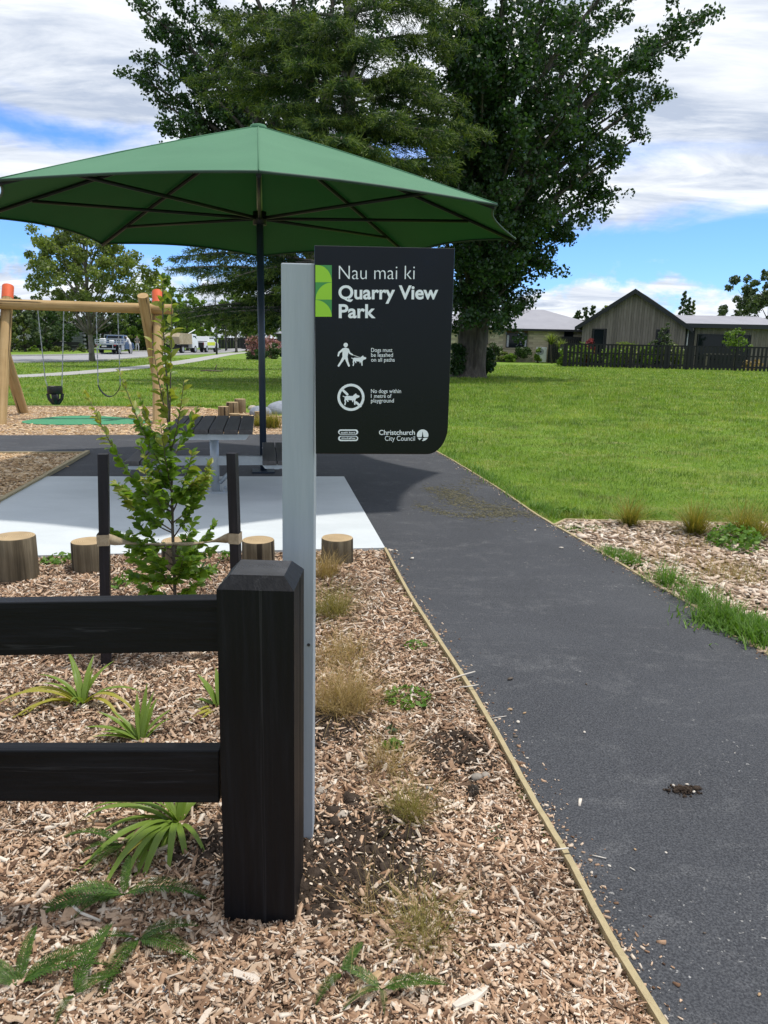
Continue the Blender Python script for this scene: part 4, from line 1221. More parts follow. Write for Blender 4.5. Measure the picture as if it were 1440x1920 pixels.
for pts, ty in brs + [(trunk[14:], 525)]:
    ln = sum((pts[i + 1] - pts[i]).length for i in range(len(pts) - 1)); nn = max(6, int(ln / (.0070 if ty > 850 else .0092 if ty > 720 else .0165)))
    for k in range(nn):
        u = .22 + .80 * k / nn
        f_ = min(u, .999) * (len(pts) - 1); i = int(f_); p = pts[i].lerp(pts[i + 1], f_ - i); d_ = (pts[i + 1] - pts[i]).normalized()
        side = d_.cross(Vector((0, 0, 1))); side = side.normalized() if side.length > .15 else Vector((random.uniform(-1, 1), random.uniform(-1, 1), 0)).normalized()
        a_ = random.uniform(0, 6.28)
        dirn = d_ * random.uniform(.45, .9) + side * ((-1) ** k) * random.uniform(.5, 1.0) + Vector((random.uniform(-.3, .3), random.uniform(-.5, .3), random.uniform(-.3, .35)))
        size = random.uniform(.038, .070) * (1 - .35 * max(0, u - .75) / .25)
        young = (p.z > at_rel(300, 800).z and random.random() < .8) or (u > .7 and p.z > at_rel(300, 980).z and random.random() < .6)
        placements.append((size, p, dirn, young))
placements.sort(key=lambda q: -q[0])
rest = {False: ([], []), True: ([], [])}
for j, (size, p, dirn, young) in enumerate(placements):
    R = leaf_rot(dirn.normalized(), random.uniform(-1.2, 1.2), random.uniform(-.5, .35))
    me = random.choice(ln_ if young else lm)
    if j < 300:
        o = link('leaf', me, None, ytree, p, R.to_euler(), (size, size * random.uniform(.85, 1.15), size))
    else:
        vs, fs = rest[young]; b = len(vs)
        for v in me.vertices: vs.append(p + R @ (v.co * size))
        fs += [[b + i for i in f.vertices] for f in me.polygons]
for young, (vs, fs) in rest.items():
    if vs:
        o = link('foliage', np_mesh('foliage', np.array(vs), np.array(fs), True, M['new_leaf' if young else 'young_leaf']), None, ytree); o['kind'] = 'stuff'
print('young leaves', len(placements))

# ------------------------------------------------------------------ picnic table
tc_ = Vector((AT(392, 800, 7.55).x, 7.55, 0))
tfl = AT(308, 813, 6.88); tfr = AT(474, 815, 6.95)
tabx = (AT(391, 813, 6.92).x)
T0 = Vector((tabx, 6.92, 0)) + AX * .66
table = empty('picnic_table', T0, PARK, 'picnic table with dark slats and attached benches on a pale steel frame', 'picnic table')
def slat(name, x, z, w_, l_, th, par):
    m_ = MB(); m_.box((0, 0, 0), (w_, l_, th), bev=.006); return m_.build(name, M['slat'], par, (x, 0, z))
TW, TZ = .80, .745
for i in range(6): slat('tabletop_slat', -TW / 2 + TW / 12 + i * TW / 6, TZ - .022, TW / 6 - .009, 1.34 + random.uniform(-.004, .004), .044, table)
for s_ in (-1, 1):
    for k in range(2): slat('seat_slat', s_ * (.545 + .138 * k), .435, .130, 1.34, .042, table)
for y in (-.56, .56):
    m_ = MB(); m_.prism([(-.37, 0), (.37, 0), (.33, -.055), (-.33, -.055)], -.03, .03, Matrix.Translation((0, y, TZ - .048)) @ Matrix.Rotation(math.pi / 2, 4, 'X'))
    m_.build('top_bearer', M['galv'], table)
    for s_ in (-1, 1):
        m_ = MB(); m_.prism([(-.14, 0), (.14, 0), (.11, -.04), (-.11, -.04)], -.03, .03, Matrix.Translation((s_ * .614, y, .411)) @ Matrix.Rotation(math.pi / 2, 4, 'X'))
        m_.build('seat_bearer', M['galv'], table)
for s_ in (1,):
    m_ = MB(); m_.tube([(0, .10, .0), (0, .10, TZ - .06)], .045, 14); m_.build('pedestal', M['galv'], table)
    m_ = MB(); m_.box((0, .10, .035), (.24, .24, .012)); m_.build('base_plate', M['galv'], table)
    for sx in (-1, 1):
        for sy in (-1, 1):
            m_ = MB(); m_.tube([(sx * .09, .10 + sy * .09, .035), (sx * .09, .10 + sy * .09, .062)], .012, 6); m_.build('anchor_bolt', M['galv'], table)
m_ = MB(); m_.box((0, .10, TZ - .075), (.07, 1.2, .05)); m_.build('spine', M['galv'], table)
for y in (.10,):
    m_ = MB(); m_.box((0, y, .345), (1.36, .06, .09)); m_.build('seat_arm', M['galv'], table)
for s_ in (-1, 1):
    m_ = MB(); m_.box((s_ * .614, 0, .380), (.05, 1.06, .05)); m_.build('seat_rail', M['galv'], table)
for s_ in (-1, 1):
    for y in (.10,):
        m_ = MB(); m_.tube([(s_ * .045, .06, .12), (s_ * .23, .06, .31)], .022, 4); m_.build('brace', M['galv'], table)

# ------------------------------------------------------------------ umbrella
UP = Vector((-1.45, 9.0, 0)); UR, UZ, UA = 2.97, 2.775, 3.80
umb = empty('shade_umbrella', UP, PARK, 'large green octagonal shade umbrella on a dark slate pole over the picnic table', 'umbrella')
m_ = MB(); m_.tube([(0, 0, 0), (0, 0, 2.86)], .040, 18); m_.build('pole', M['slate'], umb)
m_ = MB(); m_.tube([(0, 0, 2.86), (0, 0, UA - .05)], .030, 14); m_.build('inner_pole', M['alu'], umb)
m_ = MB(); m_.box((0, 0, .022), (.26, .26, .016)); m_.build('base_plate', M['slate'], umb)
m_ = MB(); m_.tube([(0, 0, 2.80), (0, 0, 2.94)], .075, 16); m_.build('hub', M['slate_strut'], umb)
canopy = empty('canopy', (0, 0, 0)); canopy.parent = umb
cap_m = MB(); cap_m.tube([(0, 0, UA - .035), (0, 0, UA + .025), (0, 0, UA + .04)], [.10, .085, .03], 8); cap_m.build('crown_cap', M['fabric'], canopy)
NR, NA = 14, 10
def canopy_pt(k, u, v):
    """k panel, u along rib 0..1, v across -1..1"""
    a0 = -math.pi / 2 + k * math.pi / 4; a1 = a0 + math.pi / 4
    r = .05 + u * (UR - .05)
    z = UA - (UA - UZ) * (u * .93 + .07 * u * u)
    A = Vector((r * math.cos(a0), r * math.sin(a0), z)); B = Vector((r * math.cos(a1), r * math.sin(a1), z))
    p = A.lerp(B, (v + 1) / 2)
    q = 1 - v * v
    inward = 1 - .050 * q * u ** 3
    p.x *= inward; p.y *= inward
    p.z += (UA - UZ) * .050 * q * u ** 3 - .035 * q * math.sin(math.pi * min(1, u * 1.05)) 
    return p
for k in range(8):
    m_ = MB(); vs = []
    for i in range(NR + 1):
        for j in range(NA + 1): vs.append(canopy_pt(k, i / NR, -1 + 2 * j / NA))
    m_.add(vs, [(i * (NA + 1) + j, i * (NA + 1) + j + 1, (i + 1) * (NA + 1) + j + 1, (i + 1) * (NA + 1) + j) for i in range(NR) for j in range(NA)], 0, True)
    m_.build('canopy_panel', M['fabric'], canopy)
    m_ = MB(); m_.tube([canopy_pt(k, 1.0, -1 + 2 * j / 12) + Vector((0, 0, -.008)) for j in range(13)], .012, 6); m_.build('hem', M['hem'], canopy)
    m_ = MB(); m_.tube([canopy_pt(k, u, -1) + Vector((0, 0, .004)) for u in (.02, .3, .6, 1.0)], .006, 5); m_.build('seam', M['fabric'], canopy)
    a0 = -math.pi / 2 + k * math.pi / 4; c_, s_ = math.cos(a0), math.sin(a0)
    m_ = MB(); m_.tube([Vector((.06 * c_, .06 * s_, UA - .06))] + [canopy_pt(k, u, -1) + Vector((0, 0, -.034)) for u in (.2, .4, .6, .8, .995)], .021, 6); m_.build('rib', M['slate_strut'], umb)
    e_ = canopy_pt(k, .80, -1) + Vector((0, 0, -.05))
    m_ = MB(); m_.tube([Vector((.07 * c_, .07 * s_, 2.87)), e_], .019, 6); m_.build('strut', M['slate_strut'], umb)

# ------------------------------------------------------------------ swing frame
SB_L, SB_R = AT(3, 570, 14.35), AT(322, 580, 15.0)
bd = (SB_R - SB_L); b_az = math.atan2(bd.y, bd.x)
sf = empty('swing_frame', (SB_L.x, SB_L.y, 0), b_az, 'golden timber pole swing frame with crossed end legs and orange painted tops', 'swing frame')
Rz_ = Matrix.Rotation(-b_az, 3, 'Z')
def loc_(p): return Rz_ @ (Vector(p) - Vector((SB_L.x, SB_L.y, 0)))
bl, br = loc_(SB_L), loc_(SB_R)
def pole(name, a, b, r, par=None, top=None):
    """a log pole from a to b with paler cut ends"""
    m_ = MB(); n = 16
    a, b = Vector(a), Vector(b); ax = (b - a).normalized()
    q = ax.to_track_quat('Z', 'Y').to_matrix(); Lp = (b - a).length
    vs = [(r * math.cos(2 * math.pi * k / n), r * math.sin(2 * math.pi * k / n), z) for z in (0, Lp) for k in range(n)]
    m_.add(vs, [(k, (k + 1) % n, n + (k + 1) % n, n + k) for k in range(n)], 0, True)
    m_.add(vs[n:], [list(range(n))], 1); m_.add(vs[:n], [list(range(n))[::-1]], 1)
    o = link(name, m_.mesh(name, (M['pole_z'], M['pole_end'])), None, par or sf, a, q.to_euler())
    return o, Lp
BR = .093
pole('beam', bl + (bl - br).normalized() * 1.7, br + Vector((.02, 0, 0)), BR)
def leg_to(px, py, foot_px, foot_py, name, extra_top=None):
    pass
xl, xr = bl.x + .02, br.x - .30
def cross(x, top_z, foot_y, orange, seedx=0.0, tl=None, fx=0.0):
    """two legs that cross at the beam; +y is away from the viewer"""
    zb = bl.z + (br.z - bl.z) * (x / br.x)
    # leg whose top stands behind the beam, foot towards the viewer
    def leg(ytop, yfoot, dx, zt, fdx):
        top = Vector((x + dx, ytop * (zt - zb + .0) / .4, zt)); 
        o, Lp = pole('leg', (x + dx + fdx, yfoot, -.1), (x + dx, ytop, zt), .100)
        return o, Lp
    o1, L1 = leg(.36, -1.05, .03, zb + .33, 0)
    m_ = MB(); m_.tube([(0, 0, L1 - .26), (0, 0, L1 + .002)], .1025, 16, cap=False); m_.tube([(0, 0, L1 - .0), (0, 0, L1 + .0025)], .1022, 16)
    m_.build('painted_band', M['orange'], o1)
    o2, L2 = leg(-.33, 1.15, -.19, zb + .22, .05 + fx)
cross(xl, 0, 0, True, fx=.1)
cross(xr, 0, 0, True, fx=.14)
for x in (xl - .05, xl + 1.25, xl + 1.95, xr - .05):
    m_ = MB(); m_.tube([(x, 0, bl.z + (br.z - bl.z) * x / br.x + BR - .01), (x, 0, bl.z + (br.z - bl.z) * x / br.x + BR + .02)], .018, 6); m_.build('bolt', M['galv'], sf)
def beam_pt(px):
    # point on the beam underside below pixel column
    for k in range(400):
        t_ = k / 399; p = SB_L.lerp(SB_R, t_)
        q = RC.transposed() @ (p - Vector((0, 0, EYE)))
        if 720 + FPX * q.x / -q.z >= px: return p - Vector((0, 0, BR))
    return SB_R
def chain(parent, a, b, o):
    a, b = Vector(a), Vector(b); n = int((b - a).length / .055); m_ = MB(); d_ = (b - a) / n
    for k in range(n):
        p = a + d_ * (k + .5); w_ = .013 if k % 2 == 0 else .0065; w2 = .0065 if k % 2 == 0 else .013
        m_.box(p - o, (w_ * 1.6, w2 * 1.6, d_.length * 1.05))
    return m_.build('chain', M['chain'], parent)
# toddler bucket seat
seatc = AT(103, 733, beam_pt(100).y)
bs = empty('toddler_swing', seatc, b_az, 'black toddler bucket swing seat hanging on two chains', 'swing')
t1, t2 = beam_pt(70), beam_pt(119)
sl1 = AT(90, 728, t1.y); sl2 = AT(116, 728, t2.y); k1, k2 = AT(85, 712, t1.y), AT(116.5, 712, t2.y)
def inl(p): return Matrix.Rotation(-b_az, 3, 'Z') @ (p - seatc)
for a, m1, e in ((t1, k1, sl1), (t2, k2, sl2)):
    chain(bs, inl(a), inl(m1), Vector((0, 0, 0)))
    mm = MB(); mm.tube([inl(m1), inl(e)], .014, 6); mm.build('chain_sleeve', M['chain_sleeve'], bs)
mm = MB(); W_ = (sl2 - sl1).length / 2 + .02
n = 24; vs = []
for z, s_ in ((.06, 1.0), (.09, .9), (-.05, .98), (-.06, .86)):
    for k in range(n): vs.append((W_ * s_ * math.cos(2 * math.pi * k / n), .13 * s_ * math.sin(2 * math.pi * k / n), z))
mm.add(vs, [(a * n + k, a * n + (k + 1) % n, b * n + (k + 1) % n, b * n + k) for a, b in ((2, 0), (0, 1), (1, 3), (3, 2)) for k in range(n)], 0, True)
mm.build('seat_rim', M['rubber_black'], bs)
mm = MB(); mm.tube([(-W_ * .95, 0, -.05), (-W_ * .8, 0, -.15), (-W_ * .35, 0, -.215), (W_ * .35, 0, -.215), (W_ * .8, 0, -.15), (W_ * .95, 0, -.05)], [.03, .03, .05, .05, .03, .03], 8)
mm.build('bucket_base', M['rubber_black'], bs)
for y in (-.12, .12):
    mm = MB(); mm.tube([(0, y, -.05), (0, y * .7, -.15), (0, 0, -.215)], .05, 8); mm.build('crotch_strap', M['rubber_black'], bs)
# belt swing
b1, b2 = beam_pt(180), beam_pt(220)
e1, e2 = AT(184, 722, b1.y), AT(225.5, 722, b2.y)
bs2 = empty('belt_swing', (e1 + e2) / 2, b_az, 'black belt swing seat sagging between two long chains', 'swing')
def in2(p): return Matrix.Rotation(-b_az, 3, 'Z') @ (p - (e1 + e2) / 2)
chain(bs2, in2(b1), in2(e1), Vector((0, 0, 0))); chain(bs2, in2(b2), in2(e2), Vector((0, 0, 0)))
mm = MB(); hwid = (e2 - e1).length / 2; vs = []
for i in range(17):
    x = -1 + i / 8; z = -.21 * (1 - x * x) ** .8 + .0
    vs += [(x * hwid, -.075, z), (x * hwid, .075, z), (x * hwid, .075, z - .014), (x * hwid, -.075, z - .014)]
mm.add(vs, [(4 * i + k, 4 * i + (k + 1) % 4, 4 * i + 4 + (k + 1) % 4, 4 * i + 4 + k) for i in range(16) for k in range(4)])
mm.build('belt_seat', M['rubber_black'], bs2)

# ------------------------------------------------------------------ stepping logs and boulders beyond the table
for i, (px, pb, wd_, pt, mat, lab) in enumerate([(450.5, 776, 21, 748, 'log_light', 'tallest stepping log at the back of the cluster'), (436, 778, 23, 754, 'log_light', 'middle height stepping log in front of the tallest one'),
        (419.5, 783, 21, 762, 'log_light', 'short stepping log at the left end of the cluster'), (440, 783, 23, 775.5, 'log_light', 'low stepping log disc behind the table corner'),
        (458, 786, 20, 777, 'log_light', 'low stepping log in front of the tallest one, right side'), (432, 790, 28, 781.5, 'log_light', 'lowest wide stepping log just behind the tabletop'),
        (484, 795, 13, 771.5, 'log_light', 'lone stepping log beside the umbrella pole'), (453, 790, 15, 782.5, 'log_light', 'smallest stepping log disc, right of the lowest wide one')]):
    b = G(px, pb); zc_ = -(RC.transposed() @ (b - Vector((0, 0, EYE)))).z; r = wd_ / 2 / FPX * zc_
    cpos = b * (1 + r / b.length); h_ = max(.04, AT(px, pt, cpos.y).z)
    log_obj('stepping_log', (cpos.x, cpos.y, 0), r, h_, M[mat], M['log_end'], lab, 'stepping log', 'stepping logs behind the picnic table', 31 + i)
def rock(name, loc, dims, mat, seed, sub=3, rough=.18, parent=None):
    bm = bmesh.new(); bmesh.ops.create_icosphere(bm, subdivisions=sub, radius=1)
    r_ = np.random.default_rng(seed); f_ = r_.normal(0, 1.3, (6, 3)); ph = r_.uniform(0, 6, 6)
    for v in bm.verts:
        d = v.co.normalized(); q = sum(math.sin(f_[k] @ np.array(d) * 1.4 + ph[k]) for k in range(6)) / 6
        v.co = Vector((d.x * dims[0], d.y * dims[1], d.z * dims[2])) * (1 + rough * q)
    for f in bm.faces: f.smooth = True
    me = bpy.data.meshes.new(name); bm.to_mesh(me); bm.free(); me.materials.append(mat)
    return link(name, me, None, parent, loc, (0, 0, seed))
for i, (px, py, wd_, hp, lab) in enumerate([(488, 780, 42, 17, 'grey boulder left of the umbrella pole'), (525, 775, 52, 20, 'rounded grey boulder behind the grass tuft beside the sign post'), (474, 768, 20, 7, 'small tan boulder behind the stepping logs')]):
    b = G(px, py); s_ = b.y / FPX
    o = rock('boulder', (b.x, b.y, hp * s_ * .3), (wd_ / 2 * s_, wd_ / 2 * s_ * .8, hp * s_ * .85), M['boulder'] if i < 2 else M['stone'], 60 + i)
    tag(o, lab, 'boulder', 'boulders edging the playground')

# ------------------------------------------------------------------ tufts, weeds and small plants
def tuft(name, px, py, n, h, spread, mat, w_, lab, cat, group=None, seg=4, lean=(.1, .75), droop=(.1, .9), zoff=.0, base_r=.05):
    b = G(px, py); b.z = zoff
    az = rng.uniform(0, 2 * np.pi, n); br_ = base_r * np.sqrt(rng.random(n)); ba = rng.uniform(0, 2 * np.pi, n)
    P = np.stack([br_ * np.cos(ba), br_ * np.sin(ba), np.zeros(n)], 1)
    V, F = blades(P, az, h * rng.uniform(.45, 1.05, n), rng.uniform(lean[0], lean[1], n) * spread, rng.uniform(droop[0], droop[1], n), w_ * rng.uniform(.7, 1.3, n), seg)
    o = link(name, np_mesh(name, V, F, False, M[mat]), None, None, b)
    return tag(o, lab, cat, group)
g_ = 'dry grass tufts along the mulch bed'
tuft('dry_grass_tuft', 612, 1088, 380, .26, .9, 'dry', .0022, 'straw coloured grass tuft against the log bollard right of the sign post', 'grass tuft', g_, 5, base_r=.07, zoff=.02)
tuft('dry_grass_tuft', 622, 1160, 460, .30, 1.35, 'dry_green', .0022, 'half green dry grass tuft, second along the sign post side', 'grass tuft', g_, 5, base_r=.10, zoff=.02)
tuft('dry_grass_tuft', 640, 1245, 360, .26, 1.35, 'dry', .0020, 'thin tan grass tuft between the half green tuft and the biggest tuft', 'grass tuft', g_, 5, base_r=.12, zoff=.02)
tuft('dry_grass_tuft', 645, 1335, 820, .32, 1.4, 'dry', .0018, 'biggest bushy tan grass tuft right of the sign post', 'grass tuft', g_, 5, base_r=.12, zoff=.02)
tuft('dry_grass_tuft', 768, 1545, 360, .19, 1.2, 'dry_green', .0016, 'wiry greenish dry grass tuft near the timber edging', 'grass tuft', g_, 5, base_r=.05, zoff=.02)
tuft('dry_grass_tuft', 725, 1450, 240, .22, 1.3, 'dry', .0014, 'sparse wiry straw tuft above the greenish wiry tuft', 'grass tuft', g_, 5, base_r=.07, zoff=.02)
tuft('dry_grass_tuft', 792, 1770, 260, .22, 1.4, 'dry_green', .0013, 'yellow wiry grass tuft at the bottom of the bed', 'grass tuft', g_, 5, base_r=.06, zoff=.02)
tuft('dry_grass_tuft', 700, 1740, 60, .24, 1.6, 'dry', .0012, 'few loose dry stalks lying right of the black post foot', 'grass tuft', g_, 5, base_r=.06, zoff=.02)
g2 = 'sedge tussocks at the lawn edge'
tuft('sedge_tussock', 1181, 990, 420, .36, 1.25, 'sedge', .0045, 'orange green sedge tussock nearest the path corner', 'sedge', g2, 4, base_r=.05, zoff=.02)
tuft('sedge_tussock', 1303, 1006, 620, .42, 1.25, 'sedge', .0045, 'largest sedge tussock, in the middle of the lawn edge', 'sedge', g2, 4, base_r=.06, zoff=.02)
tuft('sedge_tussock', 1390, 1010, 520, .42, 1.25, 'sedge', .0045, 'sedge tussock behind the flowering weed at the picture edge', 'sedge', g2, 4, base_r=.06, zoff=.02)
tuft('sedge_tussock', 1415, 1018, 420, .34, 1.25, 'sedge', .0045, 'pale sedge tussock in front, at the picture edge', 'sedge', g2, 4, base_r=.06, zoff=.02)
tuft('grass_clump', 508, 803, 420, .42, .8, 'sedge', .010, 'green and straw grass clump by the umbrella pole and boulder', 'grass clump', None, 3, base_r=.16)
tuft('grass_clump', 484, 800, 160, .28, .8, 'sedge', .009, 'small grass clump at the foot of the lone stepping log', 'grass clump', None, 3, base_r=.08)
# lush grass and weeds along the right edging
def strip_grass(pts, n, h, mat, w_, lab, jit, name='verge_grass'):
    pts = np.array([(p.x, p.y) for p in pts]); seg = rng.integers(0, len(pts) - 1, n); t_ = rng.random(n)[:, None]
    xy = pts[seg] * (1 - t_) + pts[seg + 1] * t_ + rng.normal(0, jit, (n, 2))
    k_ = rng.random(n) < np.clip(.55 + .9 * lump(xy[:, 0], xy[:, 1], 9), .08, 1); xy = xy[k_]; n = len(xy)
    P = np.stack([xy[:, 0], xy[:, 1], np.full(n, .01)], 1)
    V, F = blades(P, rng.uniform(0, 6.28, n), h * (1 + .5 * lump(xy[:, 1], xy[:, 0], 7)) * rng.uniform(.3, 1.1, n), rng.uniform(.1, .8, n), rng.uniform(.1, .9, n), w_ * rng.uniform(.6, 1.3, n), 3)
    return tag(link(name, np_mesh(name, V, F, False, M[mat])), lab, 'grass', None, 'stuff')
strip_grass([G(1235, 1092), G(1270, 1108), G(1310, 1132), G(1345, 1156), G(1390, 1180)], 2600, .17, 'weed', .006, 'long fresh green grass spilling over the right path edging', .05)
strip_grass([G(1330, 1165), G(1400, 1185), G(1470, 1215)], 3600, .12, 'weed', .008, 'low green weeds at the right path edging', .09)
strip_grass([G(1060, 993), G(1100, 1000), G(1128, 996)], 500, .07, 'weed', .006, 'small green weeds at the corner of the right bed', .06)
strip_grass([G(1135, 1035), G(1160, 1048), G(1200, 1065)], 900, .10, 'weed', .006, 'thin green grass along the right path edging', .04)
strip_grass([G(840, 852), G(900, 888), G(960, 925), G(1010, 955), G(1040, 972)], 4200, .10, 'weed', .006, 'taller lawn fringe along the path edge', .06)
strip_grass([G(1045, 966), G(1100, 970), G(1200, 970), G(1330, 973), G(1440, 975)], 2600, .11, 'blade', .006, 'taller lawn fringe along the right bed', .07)
strip_grass([G(1190, 1045), G(1290, 1030), G(1380, 1085), G(1290, 1075), G(1200, 1010)], 2000, .12, 'dry', .004, 'dead brown weeds across the right bed', .12, 'dead_weeds')
strip_grass([G(1340, 1075), G(1380, 1100), G(1420, 1070)], 600, .13, 'dry_green', .004, 'half dead brown weeds at the right picture edge', .10, 'dead_weeds')
strip_grass([G(-80, 762), G(150, 762), G(350, 763), G(430, 764), G(540, 765)], 2600, .12, 'blade', .014, 'taller lawn fringe along the playground', .05)
# broad leaved weed with pale flowers, right bed
def leafy(name, px, py, n, r, h, mat, size, lab, cat, group=None, flat_=.5, zoff=.02, Y=None):
    b = G(px, py)
    a = rng.uniform(0, 6.28, n); q = r * np.sqrt(rng.random(n)); zz_ = rng.random(n) * h * (1 - .5 * q / r)
    C = np.stack([q * np.cos(a), q * np.sin(a), zz_ + zoff], 1)
    V, F = leaf_quads(C, size * rng.uniform(.6, 1.3, n), flat_)
    return tag(link(name, np_mesh(name, V, F, False, M[mat]), None, None, b), lab, cat, group)
def leaf_quads(C, size, flat_=.0, aspect=.55, down=0.0):
    n = len(C)
    a = rng.normal(0, 1, (n, 3)); a[:, 2] = a[:, 2] * (1 - flat_) - down; a /= np.linalg.norm(a, axis=1)[:, None]
    b = rng.normal(0, 1, (n, 3)); b[:, 2] *= (1 - flat_); b -= a * (a * b).sum(1)[:, None]; b /= np.linalg.norm(b, axis=1)[:, None] + 1e-9
    s = np.asarray(size)[:, None] if np.ndim(size) else size
    A = C - a * s * .5; B = C + b * s * aspect * .5 + a * s * .05; D = C + a * s * .5; E_ = C - b * s * aspect * .5 + a * s * .05
    V = np.stack([A, B, D, E_], 1).reshape(-1, 3); F = (np.arange(n) * 4)[:, None] + np.array([0, 1, 2, 3])[None]
    return V, F
leafy('flowering_weed', 1376, 1030, 420, .22, .22, 'weed', .05, 'bushy green weed with small pale flowers at the right picture edge', 'weed')
b = G(1376, 1030); n = 40
C = np.stack([rng.normal(0, .12, n), rng.normal(0, .1, n), rng.uniform(.14, .27, n)], 1); V, F = leaf_quads(C, np.full(n, .012), .6, .9)
o = link('flowers', np_mesh('flowers', V, F, False, M['strap_yellow']), None, [x for x in COL if x.name.startswith('flowering_weed')][0])
o['kind'] = 'stuff'
gw = 'small green weeds in the bed'
for (px, py, n, r, h, s_, mt, lab) in [(765, 1322, 170, .11, .05, .03, 'weed', 'spreading green weed patch right of the big dry tuft'), (735, 1415, 60, .035, .05, .035, 'weed', 'compact bright green weed below the weed patch'),
        (780, 1222, 60, .06, .05, .028, 'weed', 'grassy green weed near the timber edging, upper part of the bed'), (735, 1386, 24, .03, .05, .03, 'grey_tree', 'dull grey green seedling above the compact green weed'),
        (112, 1062, 90, .12, .08, .045, 'weed', 'light green weed between the two left log bollards'), (230, 1105, 60, .09, .08, .05, 'weed', 'pale green weed beside the left black stake'), (425, 1056, 50, .07, .09, .045, 'weed', 'pale green weed beside the right black stake'),
        (935, 1578, 30, .04, .025, .02, 'grey_tree', 'tiny grey green weed by the timber edging'), (1060, 965, 70, .08, .06, .06, 'weed', 'broad leaved weed at the path corner of the lawn'), (1130, 1100, 0, .1, .1, .1, 'weed', '')]:
    if n: leafy('weed', px, py, n, r, h, mt, s_, lab, 'weed', gw)

# strap leaved plants: every leaf its own piece
def strap_mesh(L_, w_, lean, droop, seed, mat):
    r_ = random.Random(seed); n = 10; m_ = MB(); vs = []; tw = r_.uniform(-.6, .6)
    x = z = 0.0; ang = math.pi / 2 - lean; ds = L_ / n
    for i in range(n + 1):
        u = i / n; wd_ = w_ * (.55 + .45 * math.sin(min(1, u * 1.6) * math.pi / 2)) * (1 - u ** 3.0) + .0008
        yv = tw * u * u * L_ * .15
        vs += [(x, yv - wd_ / 2, z + wd_ * .22), (x, yv, z), (x, yv + wd_ / 2, z + wd_ * .22)]
        x += math.cos(ang) * ds; z += math.sin(ang) * ds; ang -= droop / n
        if z < .012 and u > .3: ang = max(ang, -.05); z = max(z, .012)
    m_.add(vs, [(3 * i + k, 3 * i + 1 + k, 3 * i + 4 + k, 3 * i + 3 + k) for i in range(n) for k in range(2)], 0, True)
    return m_.mesh('leaf', M[mat])
def strap_plant(px, py, leaves, lab):
    b = G(px, py); root = empty('strap_leaf_plant', (b.x, b.y, .02), 0, lab, 'strap plant', 'strap leaved plants in the bed')
    more = [(az + random.uniform(-16, 16), L_ * random.uniform(.6, .95), w_ * .85, min(1.15, lean * random.uniform(.8, 1.2)), droop * random.uniform(.8, 1.25), mat) for (az, L_, w_, lean, droop, mat) in leaves if len(leaves) > 4]
    for i, (az, L_, w_, lean, droop, mat) in enumerate(list(leaves) + more):
        link('leaf', strap_mesh(L_ * 1.15, w_ * 1.1, lean, droop, i * 7 + int(px), mat), None, root, (random.uniform(-.008, .008), random.uniform(-.008, .008), 0), (0, 0, rad(az)))
S_, Yw = 'strap', 'strap_yellow'
strap_plant(335, 1560, [(185, .30, .026, .75, 1.7, S_), (200, .27, .024, .5, 1.5, S_), (225, .33, .026, .9, 1.6, S_), (245, .34, .026, .85, 1.7, S_), (255, .30, .022, 1.0, 1.5, S_), (268, .30, .025, .8, 2.0, S_), (282, .26, .022, .7, 2.1, S_), (292, .24, .02, .9, 1.9, S_),
     (100, .24, .022, .5, 1.0, S_), (75, .22, .02, .4, .9, S_), (150, .26, .022, .5, 1.2, S_), (215, .22, .02, .35, 1.1, S_), (233, .26, .018, 1.1, 1.3, Yw), (60, .2, .02, .8, 1.4, S_), (240, .19, .02, .6, 1.6, S_), (210, .25, .02, 1.0, 1.5, S_)], 'lush green strap leaved plant under the lower black rail')
strap_plant(157, 1332, [(180, .34, .026, .75, 1.9, Yw), (195, .40, .026, .8, 1.9, Yw), (165, .22, .022, .5, 1.2, S_), (0, .24, .024, .6, 1.6, S_), (-20, .28, .024, .6, 2.2, Yw), (90, .2, .022, .3, .8, S_), (130, .26, .024, .45, 1.0, S_), (215, .30, .022, .9, 1.8, Yw), (60, .2, .02, .4, 1., S_), (270, .15, .02, .5, 1.2, S_)], 'yellowing strap leaved plant with arching tips between the two black rails')
strap_plant(265, 1402, [(180, .2, .026, .9, .8, S_), (165, .18, .024, .7, .6, S_), (110, .17, .022, .3, .5, S_), (90, .2, .022, .2, .5, S_), (70, .16, .022, .35, .6, S_), (200, .17, .02, 1.0, .6, S_), (40, .15, .02, .6, .8, S_)], 'short upright green strap plant just above the lower black rail')
strap_plant(412, 1340, [(180, .10, .03, .9, .6, S_), (150, .16, .032, .35, .7, S_), (120, .16, .03, .25, .6, S_), (215, .14, .022, 1.1, 1.0, Yw), (235, .16, .02, 1.1, 1.0, Yw), (90, .14, .024, .3, .7, S_)], 'broad yellow green strap plant half hidden behind the black post')
strap_plant(255, 1510, [(172, .26, .028, 1.0, .9, Yw), (100, .2, .02, .6, .9, Yw)], 'single yellow strap leaf reaching out below the lower black rail')

